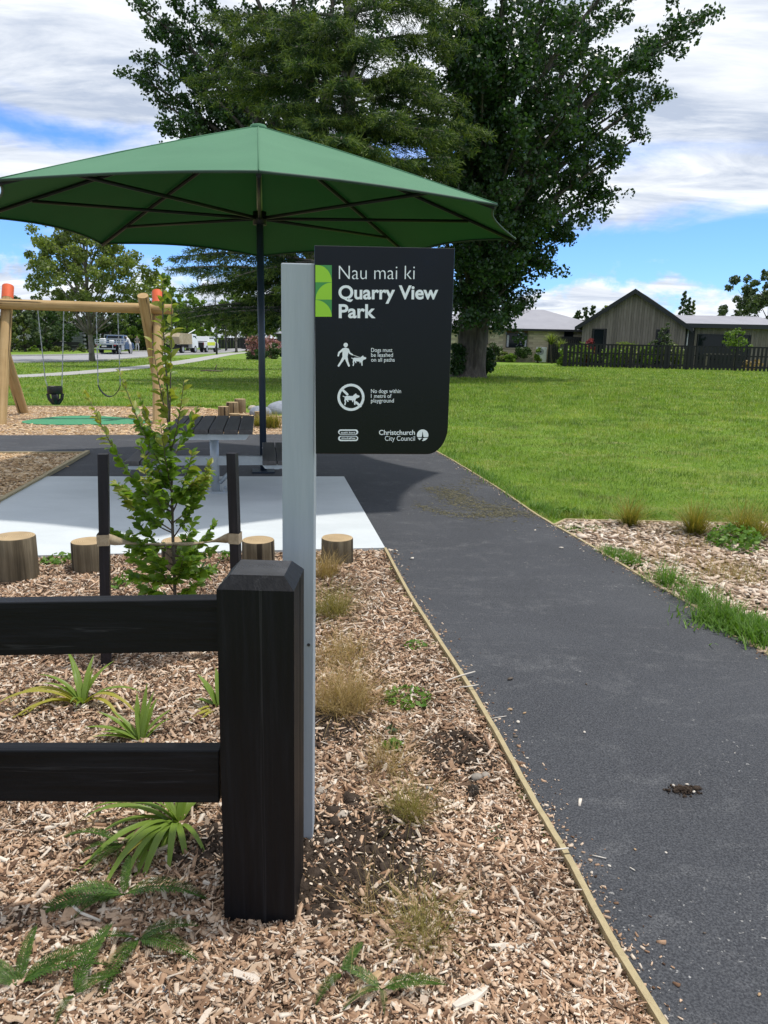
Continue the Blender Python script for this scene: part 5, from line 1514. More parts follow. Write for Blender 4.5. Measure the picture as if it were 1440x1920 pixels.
# feathery yarrow: every frond its own piece
def frond_mesh(seed):
    r_ = random.Random(seed); n = 30; m_ = MB(); pts = []
    x = z = 0; ang = .55
    for i in range(n + 1):
        pts.append(Vector((x, 0, z))); x += math.cos(ang) / n; z += math.sin(ang) / n; ang -= 1.15 / n
    m_.tube(pts[::4] + [pts[-1]], .008, 4, mi=0)
    for i in range(2, n + 1):
        u = i / n; w_ = .125 * math.sin(math.pi * min(1, u * .80 + .20)) ** .8 * min(1, u * 6) + .008
        for s_ in (-1, 1):
            for f_ in range(3):
                a_ = r_.uniform(-.4, .4); p = pts[i]
                b0 = p + Vector((0, s_ * w_ * f_ * .25, .01 * f_)); e_ = p + Vector((.045 + .03 * a_, s_ * w_ * (.5 + f_ * .25), .03 + .03 * a_))
                wv = Vector((.014, 0, .006))
                m_.add([b0 - wv, b0 + wv, e_], [(0, 1, 2)])
    return m_.mesh('frond', M['yarrow'])
fms = [frond_mesh(k) for k in range(4)]
def yarrow(px, py, fr, lab):
    b = G(px, py); root = empty('yarrow_plant', (b.x, b.y, .02), 0, lab, 'fern-leaf plant', 'feathery yarrow plants in the bed')
    for i, (az, L_, tl) in enumerate(fr):
        link('frond', fms[i % 4], None, root, (0, 0, .018), (random.uniform(-.3, .3), tl - .12, rad(az)), (L_ * .95, L_ * random.uniform(.9, 1.15), L_ * 1.0))
yarrow(228, 1605, [(178, .19, 0), (205, .13, .1), (255, .17, 0), (285, .13, .1), (235, .12, 0)], 'feathery yarrow left of the lush strap leaved plant')
yarrow(233, 1700, [(182, .20, .15), (197, .25, .2), (0, .25, .15), (225, .16, .1), (97, .12, -.4)], 'largest dark feathery yarrow below the white wood splinter')
yarrow(262, 1785, [(195, .16, .1), (5, .17, -.1), (-22, .20, .1), (258, .20, .2)], 'feathery yarrow left of the black post foot')
yarrow(40, 1872, [(150, .13, 0), (95, .15, -.3), (12, .22, 0), (32, .2, 0), (180, .1, 0)], 'spreading feathery yarrow in the bottom left corner')
yarrow(140, 1890, [(80, .20, -.1), (30, .12, 0), (265, .1, .1)], 'upright feathery yarrow beside the corner yarrow')
yarrow(715, 1880, [(150, .13, .1), (5, .17, .1), (215, .12, .1), (275, .08, .1)], 'small feathery yarrow at the bottom beside the long wood slab')
yarrow(640, 1850, [(60, .11, 0), (240, .12, .1)], 'few feathery yarrow leaves left of the long wood slab')

# stones, pebbles, pine cone, larger wood pieces, sticks
for i, (px, py, wd_, mat, lab) in enumerate([(618, 1592, 30, 'stone', 'pale rounded stone at the foot of the grey sign post'), (604, 1580, 18, 'stone', 'small pale stone touching the rounded stone by the sign post'), (642, 1543, 32, 'stone', 'pointed pale stone above the bare soil'),
        (638, 1631, 17, 'pebble', 'blue grey pebble on the bare soil'), (610, 1640, 11, 'pebble', 'tiny grey pebble left of the blue grey one'), (620, 1638, 10, 'pebble', 'tiny pale pebble between two grey pebbles'), (893, 1470, 30, 'stone', 'round grey stone by the timber edging'), (910, 1465, 20, 'stone', 'small grey stone beside the round one at the edging'),
        (309, 1874, 26, 'pebble', 'flat blue grey pebble left of the post foot, near the bottom'), (320, 1848, 30, 'stone', 'dull brown stone above the flat blue pebble'), (595, 1742, 18, 'pebble', 'blue grey stone chip right of the black post foot'), (603, 1495, 24, 'stone', 'dark round stone beside the sign post'), (330, 1305, 16, 'stone', 'pale pebble between the two rails'),
        (925, 1520, 16, 'stone', 'small grey stone beside the pine cone'), (804, 1490, 15, 'pebble', 'dark round pebble in the dry wiry tuft'), (557, 1815, 12, 'pebble', 'small dark pebble below the black post')]):
    b = G(px, py); s_ = b.length / FPX * 1.05; r = wd_ / 2 * s_
    tag(rock('stone', (b.x, b.y, .018 + r * .3), (r, r * .8, r * .62), M[mat], 80 + i, 2, .28), lab, 'stone', 'stones lying in the bed')
b = G(886, 1500)
pcn = empty('pine_cone', (b.x, b.y, .035), 1.0, 'brown pine cone lying in the mulch by the edging', 'pine cone')
mm = MB(); mm.tube([(-.024, 0, 0), (0, 0, 0), (.024, 0, 0)], [.008, .013, .005], 8); mm.build('core', M['stem'], pcn)
cs = MB()
for k in range(34):
    u = k / 34; a_ = k * 2.4; r_ = .019 * math.sin(math.pi * (.15 + .8 * u)); x_ = -.024 + .05 * u
    o_ = Vector((x_, r_ * math.cos(a_), r_ * math.sin(a_))); t_ = Vector((-.3, math.cos(a_), math.sin(a_))).normalized()
    sd = Vector((0, -math.sin(a_), math.cos(a_)))
    cs.add([o_ * .3 + sd * .002, o_ * .3 - sd * .002, o_ + t_ * .004 - sd * .006, o_ + t_ * .007, o_ + t_ * .004 + sd * .006], [(0, 1, 2, 3, 4)])
cs.build('scales', M['bark_thin'], pcn)['kind'] = 'stuff'
M['pale_wood'] = std('bleached_wood', [(.3, (.52, .46, .38)), (.7, (.70, .65, .57))], 2, .8, .4, 40, .003, (4, 30, 30))
M['tan_wood'] = std('tan_wood', [(.3, (.36, .23, .12)), (.7, (.50, .35, .20))], 2, .8, .4, 40, .003, (4, 30, 30))
def wood_piece(px0, py0, px1, py1, wd_, th, mat, lab, name='wood_splinter', z=.03):
    a, b = G(px0, py0), G(px1, py1); c = (a + b) / 2; L_ = (b - a).length; az = math.atan2(b.y - a.y, b.x - a.x)
    mm = MB(); r_ = random.Random(int(px0)); n = 5; vs = []
    for i in range(n):
        u = i / (n - 1) - .5; w_ = wd_ * (1 - .6 * abs(2 * u) ** 1.5) * r_.uniform(.85, 1.1); o_ = r_.uniform(-.08, .08) * wd_
        vs += [(u * L_, -w_ / 2 + o_, -th / 2), (u * L_, w_ / 2 + o_, -th / 2), (u * L_, w_ * .42 + o_, th / 2), (u * L_, -w_ * .42 + o_, th / 2 * r_.uniform(.6, 1))]
    mm.add(vs, [(4 * i + k, 4 * i + (k + 1) % 4, 4 * i + 4 + (k + 1) % 4, 4 * i + 4 + k) for i in range(n - 1) for k in range(4)] + [(3, 2, 1, 0), tuple(range(4 * n - 4, 4 * n))])
    o = mm.build(name, M[mat], None, (c.x, c.y, z), (r_.uniform(-.25, .25), r_.uniform(-.1, .1), az))
    return tag(o, lab, 'wood splinter', 'larger wood pieces lying on the bed')
wood_piece(134, 1706, 175, 1662, .020, .006, 'pale_wood', 'white flat wood splinter above the dark yarrow')
wood_piece(158, 1880, 180, 1872, .016, .006, 'pale_wood', 'pale wood splinter beside the corner yarrow')
wood_piece(155, 1905, 182, 1875, .022, .006, 'pale_wood', 'pale triangular wood piece right of the corner yarrow')
wood_piece(165, 1555, 190, 1583, .032, .014, 'tan_wood', 'thick tan wood block left of the lush strap plant')
wood_piece(640, 1895, 712, 1845, .040, .010, 'tan_wood', 'long tan wood slab at the bottom beside the small yarrow')
wood_piece(850, 1910, 915, 1868, .034, .008, 'pale_wood', 'long pale wood slab at the bottom of the bed by the edging')
wood_piece(915, 1795, 1062, 1792, .022, .007, 'pale_wood', 'long pale splinter lying level near the bottom edging')
wood_piece(680, 1915, 702, 1880, .010, .009, 'pale_wood', 'white stick at the very bottom beside the small yarrow')
wood_piece(165, 1772, 172, 1782, .030, .012, 'tan_wood', 'chunky reddish wood lump below the white stick')
wood_piece(60, 1800, 138, 1805, .014, .006, 'tan_wood', 'long brown bark strip in the lower left')
def stick(pts, r, mat, lab, z=.035):
    P = [G(*p) for p in pts]; o = P[0]; mm = MB(); mm.tube([p - o for p in P], [r * (1 - .3 * i / len(P)) for i in range(len(P))], 7)
    return tag(mm.build('stick', M[mat], None, (o.x, o.y, z)), lab, 'stick', 'sticks lying on the bed')
stick([(138, 1728), (155, 1742), (190, 1757)], .0045, 'pale_wood', 'white peeled stick across the dark yarrow', .05)
stick([(-5, 1895), (60, 1904), (120, 1906), (150, 1916), (165, 1930)], .005, 'pale_wood', 'long pale branch in the bottom left corner')
stick([(225, 1505), (228, 1530), (222, 1565)], .004, 'stem', 'thin brown twig standing by the yellow strap leaf')
stick([(835, 1290), (862, 1280), (890, 1272)], .004, 'pale_wood', 'pale stick pointing onto the timber edging, upper one')
stick([(860, 1308), (880, 1306), (896, 1303)], .003, 'pale_wood', 'pale stick lying across the timber edging', .05)
stick([(1028, 1622), (1045, 1619), (1064, 1617)], .003, 'pale_wood', 'thin pale stick across the lower timber edging', .05)

# ------------------------------------------------------------------ bits on the path
db = [(957, 1279, 16, 'stem'), (1099, 1288, 8, 'stem'), (956, 1336, 12, 'tan_wood'), (983, 1343, 10, 'tan_wood'), (971, 1360, 12, 'pale_wood'), (912, 1324, 8, 'pale_wood'), (966, 1387, 12, 'bark_thin'), (1095, 1379, 9, 'pale_wood'), (964, 1428, 8, 'pale_wood'), (988, 1428, 9, 'pale_wood'), (981, 1397, 6, 'pale_wood'),
      (1142, 1631, 9, 'pale_wood'), (1087, 1614, 6, 'pale_wood'), (773, 1051, 12, 'pale_wood'), (744, 1037, 9, 'pale_wood'), (1052, 1031, 10, 'pale_wood'), (1377, 1418, 5, 'pale_wood'), (1248, 1606, 7, 'pale_wood'), (1320, 1758, 8, 'stem'), (1422, 1874, 12, 'tan_wood'), (1190, 1600, 8, 'tan_wood')]
db_lab = ['brown bark crumb farthest up among the fragments near the upper edging sticks', 'dark bark crumb alone in the middle of the path', 'tan upright wood fragment below the brown bark crumb', 'tan wood fragment right of the upright one',
  'grey bark fragment between the tan pair and the pale trio', 'pale wood fragment close beside the edging below the crossing stick', 'grey bark fragment just above the pale trio', 'pale oval wood fragment alone right of the small fragments', 'pale wood fragment of the lowest pair, nearest the edging',
  'pale wood fragment of the lowest pair, away from the edging', 'tiny pale fragment between the grey bark and the lowest pair', 'pale fragment below the thin straw stick', 'tiny pale fragment left of the thin straw stick', 'pale flake on the path right of the pad corner', 'pale flake touching the pad corner and edging',
  'pale flake near the right bed edging', 'tiny pale fragment far right above the soil heap', 'pale fragment straight below the soil heap', 'brown bark crumb on the lower path right of the edging', 'tan fragment in the bottom right corner of the path', 'tan fragment above the short dark stick']
for i, (px, py, wd_, mat) in enumerate(db):
    b = G(px, py); r = wd_ / 2 * b.length / FPX
    o = rock('fallen_chip', (b.x, b.y, .013 + r * .25), (r, r * random.uniform(.4, .8), r * .35), M[mat], 120 + i, 1, .3)
    tag(o, db_lab[i], 'wood chip', 'small wood fragments fallen on the path')
for (p, lab) in ((((1110, 1612), (1136, 1618)), 'thin straw stick on the lower path'), (((920, 1354), (949, 1349)), 'thin pale stick on the path among small fragments'), (((1180, 1635), (1190, 1641)), 'short dark stick on the lower path')):
    o = stick(p, .002, 'pale_wood', lab, .016); o['group'] = 'sticks lying on the path'
# heap of soil and chips with nut shells
hp_ = G(1280, 1489); n = 420
a = rng.uniform(0, 6.28, n); q = np.abs(rng.normal(0, .5, n))
hx = hp_.x + .048 * q * np.cos(a) * 1.25; hy = hp_.y + .034 * q * np.sin(a); L = rng.lognormal(np.log(.005), .5, n)
V, F = chips(hx, hy, .014 + .009 * np.exp(-q * q * 1.5) * rng.random(n), L, L * .7, L * .6, .6)
tag(link('soil_heap', np_mesh('soil_heap', V, F, False, M['soil'])), 'small flattened heap of brown soil on the asphalt path', 'soil heap')
for i, (px, py, lb_) in enumerate(((1287, 1480, 'pale wood fragment at the back of the soil heap'), (1300, 1494, 'pale wood fragment on the right side of the soil heap'), (1262, 1482, 'pale wood fragment on the left side of the soil heap'))):
    b = G(px, py); tag(rock('fallen_chip', (b.x, b.y, .020), (.009, .005, .004), M['pale_wood'], 160 + i, 1, .3), lb_, 'wood chip', 'pale fragments on the soil heap')
# grass clippings swirled on the path
n = 2600; u = rng.random(n)
arc1 = spline([G(800, 918), G(850, 928), G(905, 952), G(960, 962), G(1005, 968)], 20); arc2 = spline([G(865, 935), G(880, 905), G(930, 910), G(975, 935), G(1012, 962)], 20); arc3 = spline([G(780, 950), G(840, 966), G(900, 969), G(960, 966)], 20); arc4 = spline([G(838, 928), G(852, 938), G(895, 955), G(960, 963)], 20)
xs = np.zeros(n); ys = np.zeros(n)
for i in range(n):
    arc_, jt = ((arc1, .05), (arc2, .07), (arc3, .03), (arc4, .10), (arc4, .12))[rng.integers(0, 5)]
    p = arc_[int(u[i] * (len(arc_) - 1))]; xs[i] = p.x + rng.normal(0, jt * .9); ys[i] = p.y + rng.normal(0, jt * 2.2)
k = inpoly(xs, ys, [(p.x, p.y) for p in path_poly]); xs, ys = xs[k], ys[k]; n = len(xs)
L = rng.uniform(.015, .045, n)
V, F = chips(xs, ys, np.full(n, .0165), L, np.full(n, .004), np.full(n, .002), .12)
t = NT('dry_clippings'); M['clip'] = t.done(t.pbsdf(t.ramp(t.island(), [(0., (.08, .075, .045)), (.5, (.15, .14, .085)), (1., (.24, .22, .14))]), .9, None, 0, .1))
tag(link('grass_clippings', np_mesh('grass_clippings', V, F, False, M['clip'])), 'dry grass clippings swirled in arcs on the path', 'grass clippings', None, 'stuff')
# ------------------------------------------------------------------ trees
def gnoise(n): return rng.normal(0, 1, n)
def leaf_cloud(centers, rads, n_each, size, flat_=.2, aspect=.7, down=0.0, squash=.8):
    C = []
    for c, r, n in zip(centers, rads, n_each):
        d = rng.normal(0, 1, (n, 3)); d /= np.linalg.norm(d, axis=1)[:, None]
        q = r * rng.random(n)[:, None] ** .45
        C.append(np.array(c)[None] + d * q * np.array([1, 1, squash])[None])
    C = np.concatenate(C)
    return leaf_quads(C, size * rng.uniform(.6, 1.35, len(C)), flat_, aspect, down)
def bez(a, c, b, n=10):
    return [a * (1 - t) ** 2 + c * 2 * t * (1 - t) + b * t * t for t in [i / n for i in range(n + 1)]]

def poplar(px, py, Y, tips, label, seed, trunk_r, fork_z, leaf_n, leaf_s, flare=True, twin=False, dark=1.0, py_base=None):
    rr = random.Random(seed)
    b = AT(px, py, Y); b.z = 0
    root = empty('poplar_tree', b, 0, label, 'tree', 'big poplars at the edge of the lawn')
    mb = MB()
    top = Vector((rr.uniform(-.4, .4), rr.uniform(-.4, .4), 17))
    tr = spline([Vector((0, 0, -.3)), Vector((0, 0, .25)), Vector((0, 0, 1.2)), Vector((.05, 0, fork_z)), Vector((.2, .1, 8)), top], 5)
    rads = []
    for p in tr:
        z = p.z; r = trunk_r * (1 - .9 * max(0, z) / 17.5)
        if flare: r *= 1 + .55 * math.exp(-max(z, 0) * 2.6)
        rads.append(max(.05, r))
    mb.tube(tr, rads, 20)
    if twin:      # the second stem fused to the trunk, running up to the right
        t2 = spline([Vector((.35, -.35, -.2)), Vector((.38, -.35, .8)), Vector((.55, -.3, 2.4)), Vector((1.1, -.2, 5)), Vector((2.2, 0, 9)), Vector((3.0, 0, 13))], 5)
        mb.tube(t2, [trunk_r * .72 * (1 - .85 * i / (len(t2) - 1)) * (1 + .5 * math.exp(-i * .8)) for i in range(len(t2))], 16)
    cent, crad = [], []
    def near_trunk(z):
        for p in tr:
            if p.z >= z: return p.copy()
        return tr[-1].copy()
    for (tx, ty, dy, w_) in tips:
        tip = AT(tx, ty, Y + dy) - b
        hz = max(fork_z * .9, min(12, tip.z * .42 - .5)) if tip.z > 3 else max(1.8, tip.z * 1.0)
        s = near_trunk(hz); hor = Vector((tip.x - s.x, tip.y - s.y, 0))
        ctrl = s + hor * .45 + Vector((0, 0, (tip.z - s.z) * .62 + .6))
        path = bez(s, ctrl, tip, 12)
        L_ = (tip - s).length
        mb.tube(path, [max(.025, (.045 + .016 * L_) * (1 - .86 * i / 12)) for i in range(13)], 7)
        nsub = int(5 + L_ * 1.3 * w_)
        for k in range(nsub):
            u = .28 + .74 * (k + rr.random()) / nsub
            f_ = min(u, .999) * 12; i = int(f_); p = path[i].lerp(path[i + 1], f_ - i)
            d_ = (path[i + 1] - path[i]).normalized()
            o_ = Vector((rr.gauss(0, 1), rr.gauss(0, 1), rr.gauss(0, .7))).normalized()
            dr = (d_ * .6 + o_ * .9 + Vector((0, 0, .25))).normalized()
            sl_ = rr.uniform(.8, 2.1) * (1.1 - .45 * u)
            q = p + dr * sl_
            mid = p.lerp(q, .5) + Vector((rr.gauss(0, .1), rr.gauss(0, .1), rr.gauss(0, .08)))
            mb.tube([p, mid, q], [.028, .018, .008], 4)
            for (t_, r_) in ((.5, .30), (.78, .38), (1.0, .42)):
                cent.append(p.lerp(q, t_) + Vector((rr.gauss(0, .12), rr.gauss(0, .12), rr.gauss(0, .12)))); crad.append(r_ * rr.uniform(.7, 1.35))
        cent.append(tip); crad.append(.5)
    mb.build('trunk', M['bark'], root)
    tot = sum(r ** 2 for r in crad)
    ne = [max(6, int(leaf_n * r ** 2 / tot)) for r in crad]
    V, F = leaf_cloud([tuple(c) for c in cent], crad, ne, leaf_s, .1, .8)
    link('crown', np_mesh('crown', V, F, False, M['poplar']), None, root)
    return root, b
PT = [(1300, 40, 0, 1), (1268, 70, -1, 1), (1240, 180, 1, 1), (1205, 255, 0, 1), (1150, 300, -2, 1), (1130, 360, 0, 1), (1100, 405, 1, 1), (1060, 445, 0, 1), (1020, 500, -1, 1), (985, 560, 0, 1), (950, 610, 1, .9), (1180, -60, 0, 1), (1090, -160, 1, 1), (980, -220, -1, 1),
      (880, -240, 0, 1), (1120, 120, -3, 1), (1060, 220, -4, 1), (1010, 330, -4, 1), (960, 430, -4, 1.1), (920, 520, -4, 1.2), (890, 600, -3, 1.2), (870, 330, -3, 1.2), (880, 200, -4, 1), (950, 130, -4, 1), (1020, 40, -3, 1), (1150, 30, 2, 1), (1030, 130, 3, 1), (930, 280, 3, 1),
      (840, 420, -2, 1.2), (865, 480, -4, 1.2), (850, 560, -2, 1.2), (870, 610, 0, 1), (820, 300, 2, 1), (800, 180, 2, .8), (830, 60, 0, .9), (760, 240, 3, .7), (780, 380, 3, 1), (1175, 200, 2, 1), (1090, 300, 3, 1), (1000, 420, 3, 1), (935, 350, -5, 1), (1200, 110, -2, 1), (905, 560, 2, 1), (930, 600, -2, 1), (1080, 40, -4, 1), (850, 100, -4, .9), (890, 20, -5, 1), (920, 90, -5.5, 1), (870, 150, -5, 1), (945, -20, -5, 1), (890, -70, -5, 1), (905, 150, -5.5, 1), (960, 60, -5.5, 1), (810, 30, -4, .9), (905, 60, -4, .9), (800, 250, -3, .9), (780, 130, -3, .9), (975, 250, -5, 1.1), (905, 420, -5, 1.2), (1040, 400, -3, 1)]
poplar_r, pb_ = poplar(878, 704, 36.5, PT, 'tall dark poplar with a thick forked trunk on the lawn right of the sign', 3, .62, 2.2, 98000, .165, twin=True)
PT2 = [(262, 15, 0, 1), (285, 110, 1, 1), (268, 150, 0, 1), (300, 190, 0, 1), (312, 245, 1, 1), (350, 250, -1, 1), (300, 60, 1, 1), (345, 30, 0, 1), (340, 130, -1, 1), (390, 90, 1, 1), (400, 190, 1, 1), (390, 260, 0, 1), (440, 230, 1, .8), (320, -80, 0, 1), (420, -120, 0, 1), (470, 60, 1, .7), (300, 285, 0, .9), (360, 300, 1, 1), (520, -150, 0, .6), (560, 20, 2, .5), (640, -100, 2, .4), (700, -160, 0, .5), (720, 60, 2, .5), (745, 160, 2, .5), (700, 250, 2, .5), (760, 330, 1, .6)]
poplar_l, _ = poplar(588, 688, 42, PT2, 'tall dark poplar behind the cedar, its crown showing left of the cedar', 8, .5, 2.5, 46000, .17)
# leafy suckers round the poplar foot
def shrub(name, px, py, Y, w_, h_, n, size, mat, label, cat='shrub', group=None, seed=0, k=14, stems=True, zb=0.0):
    b = AT(px, py, Y); b.z = zb
    root = empty(name, b, 0, label, cat, group)
    rr = random.Random(seed + int(px)); cs_, rs_ = [], []
    for i in range(k):
        a = rr.uniform(0, 6.28); q = math.sqrt(rr.random()) * w_ / 2 * .8; z = h_ * rr.uniform(.15, .85) * (1 - .45 * (q / (w_ / 2)) ** 2)
        cs_.append((q * math.cos(a), q * math.sin(a), z)); rs_.append(min(w_, h_) * rr.uniform(.16, .30))
    V, F = leaf_cloud(cs_, rs_, [n // k] * k, size, .2, .7)
    V[:, 2] = np.maximum(V[:, 2], .01)
    link('foliage', np_mesh('foliage', V, F, False, M[mat]), None, root)
    if stems:
        mb = MB()
        for c in cs_[:6]: mb.tube([(c[0] * .1, c[1] * .1, -.05), (c[0] * .6, c[1] * .6, c[2] * .6), c], [.03 * h_, .02 * h_, .01 * h_], 5)
        mb.build('stems', M['stem'], root)
    return root
shrub('sucker_shrub', 858, 700, 36.2, 1.2, 2.0, 2600, .14, 'poplar', 'leafy sucker growth left of the poplar trunk', 'shrub', 'sucker growth round the poplar trunk', 1)
shrub('sucker_shrub', 907, 697, 36.8, 1.2, 1.9, 2600, .14, 'poplar', 'leafy sucker growth right of the poplar trunk', 'shrub', 'sucker growth round the poplar trunk', 2)

# cedar
def cedar(px, py, Y, label, tips, seed=4):
    rr = random.Random(seed); b = AT(px, py, Y); b.z = 0
    root = empty('cedar_tree', b, 0, label, 'tree')
    mb = MB(); H_ = 21.0
    tr = spline([Vector((0, 0, -.3)), Vector((.0, 0, 1)), Vector((.1, 0, 6)), Vector((.05, .1, 12)), Vector((.2, 0, H_))], 6)
    mb.tube(tr, [.46 * (1 - .93 * max(0, p.z) / H_) * (1 + .4 * math.exp(-max(0, p.z) * 2)) for p in tr], 14)
    branches = []
    z = 2.0; k = 0
    while z < 19.5:
        for j in range(4):
            az = k * 2.4 + j * math.pi / 2 + rr.uniform(-.45, .45); zz = z + rr.uniform(-.25, .25)
            if zz < 5.5 and math.cos(az) > .1: continue
            L_ = 6.6 * (1 - (zz - 1.5) / 21) ** .75 * rr.uniform(.62, 1.0)
            s = Vector((0, 0, zz)); tip = s + Vector((math.cos(az) * L_, math.sin(az) * L_, rr.uniform(-.9, .5)))
            branches.append((s, tip, rr.uniform(.2, .9)))
        z += rr.uniform(.8, 1.15); k += 1
    for (tx, ty, dy, lift) in tips:
        tip = AT(tx, ty, Y + dy) - b
        s = Vector((0, 0, max(1.2, tip.z + rr.uniform(-.4, .5)))); branches.append((s, tip, lift))
    TP, TD, TL, TT = [], [], [], []
    for s, tip, lift in branches:
        ctrl = s.lerp(tip, .55) + Vector((0, 0, lift))
        path = bez(s, ctrl, tip, 10); L_ = (tip - s).length
        mb.tube(path, [max(.012, .018 + .011 * L_ * (1 - .9 * i / 10)) for i in range(11)], 6)
        ax = (tip - s); ax.z = 0; ax.normalize(); sd = Vector((-ax.y, ax.x, 0))
        nb_ = int(L_ / .17)
        for q in range(nb_):
            u = .22 + .8 * q / nb_
            if u > 1.02: break
            if rr.random() < .14: continue
            f_ = min(u, .999) * 10; i = int(f_); p = path[i].lerp(path[i + 1], f_ - i)
            for sg in (-1, 1):
                bl_ = (.30 + 1.15 * math.sin(min(1, (1.06 - u) * 1.5) * math.pi / 2)) * rr.uniform(.5, 1.1) * min(1, L_ / 4)
                d_ = (ax * rr.uniform(.45, .9) + sd * sg * rr.uniform(.5, 1.0) + Vector((0, 0, rr.uniform(-.22, .10)))).normalized()
                e_ = p + d_ * bl_ + Vector((0, 0, -.22 * bl_ * bl_))
                nt = max(3, int(bl_ / .055))
                if rr.random() < .12: mb.tube([p, e_], [.012, .004], 3)
                for t in range(nt):
                    v_ = (t + .5) / nt; x = p.lerp(e_, v_) ; x.z -= .05 * math.sin(v_ * 3.14)
                    TP.append(tuple(x)); TD.append(tuple(d_)); TL.append(.17 * rr.uniform(.7, 1.25)); TT.append(1 if (v_ > .45 and u > .38 and rr.random() < .75) else 0)
        # tip tufts
    mb.build('trunk', M['branch'], root)
    TP = np.array(TP); TD = np.array(TD); TL = np.array(TL); TT = np.array(TT)
    n = len(TP)
    # every tuft becomes three needle sprays
    out = {0: [], 1: []}
    for rep in range(3):
        d = TD * rng.uniform(.4, 1.0, (n, 1)) + rng.normal(0, .5, (n, 3)) + np.array([0, 0, -.45 + .3 * rep])
        d /= np.linalg.norm(d, axis=1)[:, None]
        s = np.cross(d, rng.normal(0, 1, (n, 3))); s /= np.linalg.norm(s, axis=1)[:, None]
        P = TP + rng.normal(0, .05, (n, 3)); w_ = TL * .085
        A = P - s * w_[:, None]; B = P + s * w_[:, None]; C = P + d * TL[:, None] + s * w_[:, None] * .3; D = P + d * TL[:, None] - s * w_[:, None] * .3
        Q = np.stack([A, B, C, D], 1)
        for g in (0, 1): out[g].append(Q[TT == g])
    for g, nm, mt in ((0, 'foliage', 'cedar'), (1, 'new_growth', 'cedar_tip')):
        Q = np.concatenate(out[g]); V = Q.reshape(-1, 3); F = (np.arange(len(Q)) * 4)[:, None] + np.array([0, 1, 2, 3])[None]
        link(nm, np_mesh(nm, V, F, False, M[mt]), None, root)
    print('cedar tufts', n)
    return root
cedar(646, 690, 29.5, 'huge spreading cedar with drooping layered branches behind the umbrella',
      [(330, 484, 0, .7), (322, 505, -1, .6), (360, 470, 1, .6), (395, 538, 0, .5), (345, 545, 2, .4), (316, 592, 0, .5), (345, 598, -1.2, .5), (330, 584, 1.5, .5), (410, 600, -1, .3), (440, 520, -2, .6), (470, 560, -1, .3), (510, 600, 1, .2),
       (912, 250, -1, .9), (880, 285, 0, .8), (888, 38, 0, .8), (860, 85, -1, .8), (850, 330, 0, .7), (825, 365, -1, .6), (800, 400, 0, .6), (455, 120, -1, .7), (385, 40, 0, .7), (400, 110, 0, .6), (360, 150, 0, .6), (380, 185, 1, .5), (430, 60, -2, .6), (510, 200, -4, .7),
       (560, 250, -5, .8), (640, 260, -5.5, .9), (700, 280, -5, .9), (470, 240, -3, .6), (590, 230, -4.5, .8), (760, 300, -4, .8), (800, 260, -3, .7), (740, 210, -5, .7), (640, 150, -5, .7), (560, 120, -4.5, .7), (700, 80, -4.5, .7), (800, 130, -3, .7), (530, 30, -4, .7), (620, 40, -4.5, .7), (840, 200, -1, .6)])

def tree(name, px, py, Y, label, H_, cw, z0, n, size, mat, seed, group=None, k=34, trunk_r=.12, bark='bark', ell=1.0, lean=0.0, cat='tree', spread=.30, up=False):
    rr = random.Random(seed); b = AT(px, py, Y); b.z = 0
    root = empty(name, b, 0, label, cat, group)
    mb = MB(); tr = [Vector((lean * t * t, .1 * math.sin(3 * t + seed), -.2 + t * (H_ * .93 + .2))) for t in [i / 10 for i in range(11)]]
    mb.tube(tr, [trunk_r * (1 - .88 * i / 10) * (1.3 if i == 0 else 1) for i in range(11)], 9)
    cs_, rs_ = [], []
    ch_ = H_ - z0
    for i in range(k):
        a = i * 2.399 + rr.uniform(-.4, .4); u = (i + .5) / k
        z = z0 + ch_ * (.06 + .9 * u)
        prof = math.sin(math.pi * (.10 + .83 * u) ** .85) ** .8 if not up else (.35 + .65 * math.sin(math.pi * min(1, .15 + u)))
        q = cw / 2 * prof * math.sqrt(rr.uniform(.12, 1.0)) * ell
        c = Vector((q * math.cos(a) + lean * (z / H_) ** 2, q * math.sin(a), z + rr.uniform(-.2, .2)))
        r = cw * spread * rr.uniform(.5, .95) * (.6 + .4 * prof) * .5
        s = tr[min(10, max(1, int((max(z0 * .8, z - q * .9)) / H_ * 10)))]
        mb.tube(bez(s, s.lerp(c, .5) + Vector((0, 0, -.05 * q)), c, 5), [max(.012, trunk_r * .3 * (1 - .8 * t / 5)) for t in range(6)], 5)
        for h in range(5):
            o_ = Vector((rr.gauss(0, 1), rr.gauss(0, 1), rr.gauss(0, .8))).normalized() * r * 1.0
            cs_.append(tuple(c + o_)); rs_.append(r * rr.uniform(.35, .62))
    mb.build('trunk', M[bark], root)
    tot = sum(r * r for r in rs_); ne = [max(4, int(n * r * r / tot)) for r in rs_]
    V, F = leaf_cloud(cs_, rs_, ne, size, .15, .7)
    V[:, 2] = np.maximum(V[:, 2], .03)
    link('crown', np_mesh('crown', V, F, False, M[mat]), None, root)
    return root
gs = 'street trees along the road'
st_y = G(172, 678).y
tree('street_tree', 172, 678, st_y, 'olive green street tree with a straight grey trunk behind the swings', 9.4, 7.6, 2.6, 21000, .19, 'olive_tree', 2, gs, 58, .18, 'branch', spread=.30)
Yf = 92
tree('street_tree', 300, 662, Yf, 'bright green tree filling the gap behind the right swing leg', 8.6, 7.0, .8, 9000, .30, 'lime_tree', 12, gs, 30, .2, spread=.34)
tree('street_tree', 352, 660, 100, 'bright green tree above the white tipper truck', 7.0, 6.5, .7, 8000, .30, 'lime_tree', 13, gs, 30, .2, spread=.34)
tree('street_tree', 378, 660, 108, 'light green tree behind the yellow utility vehicle', 5.2, 5.2, .6, 5000, .30, 'lime_tree', 14, gs, 26, .16, spread=.34)
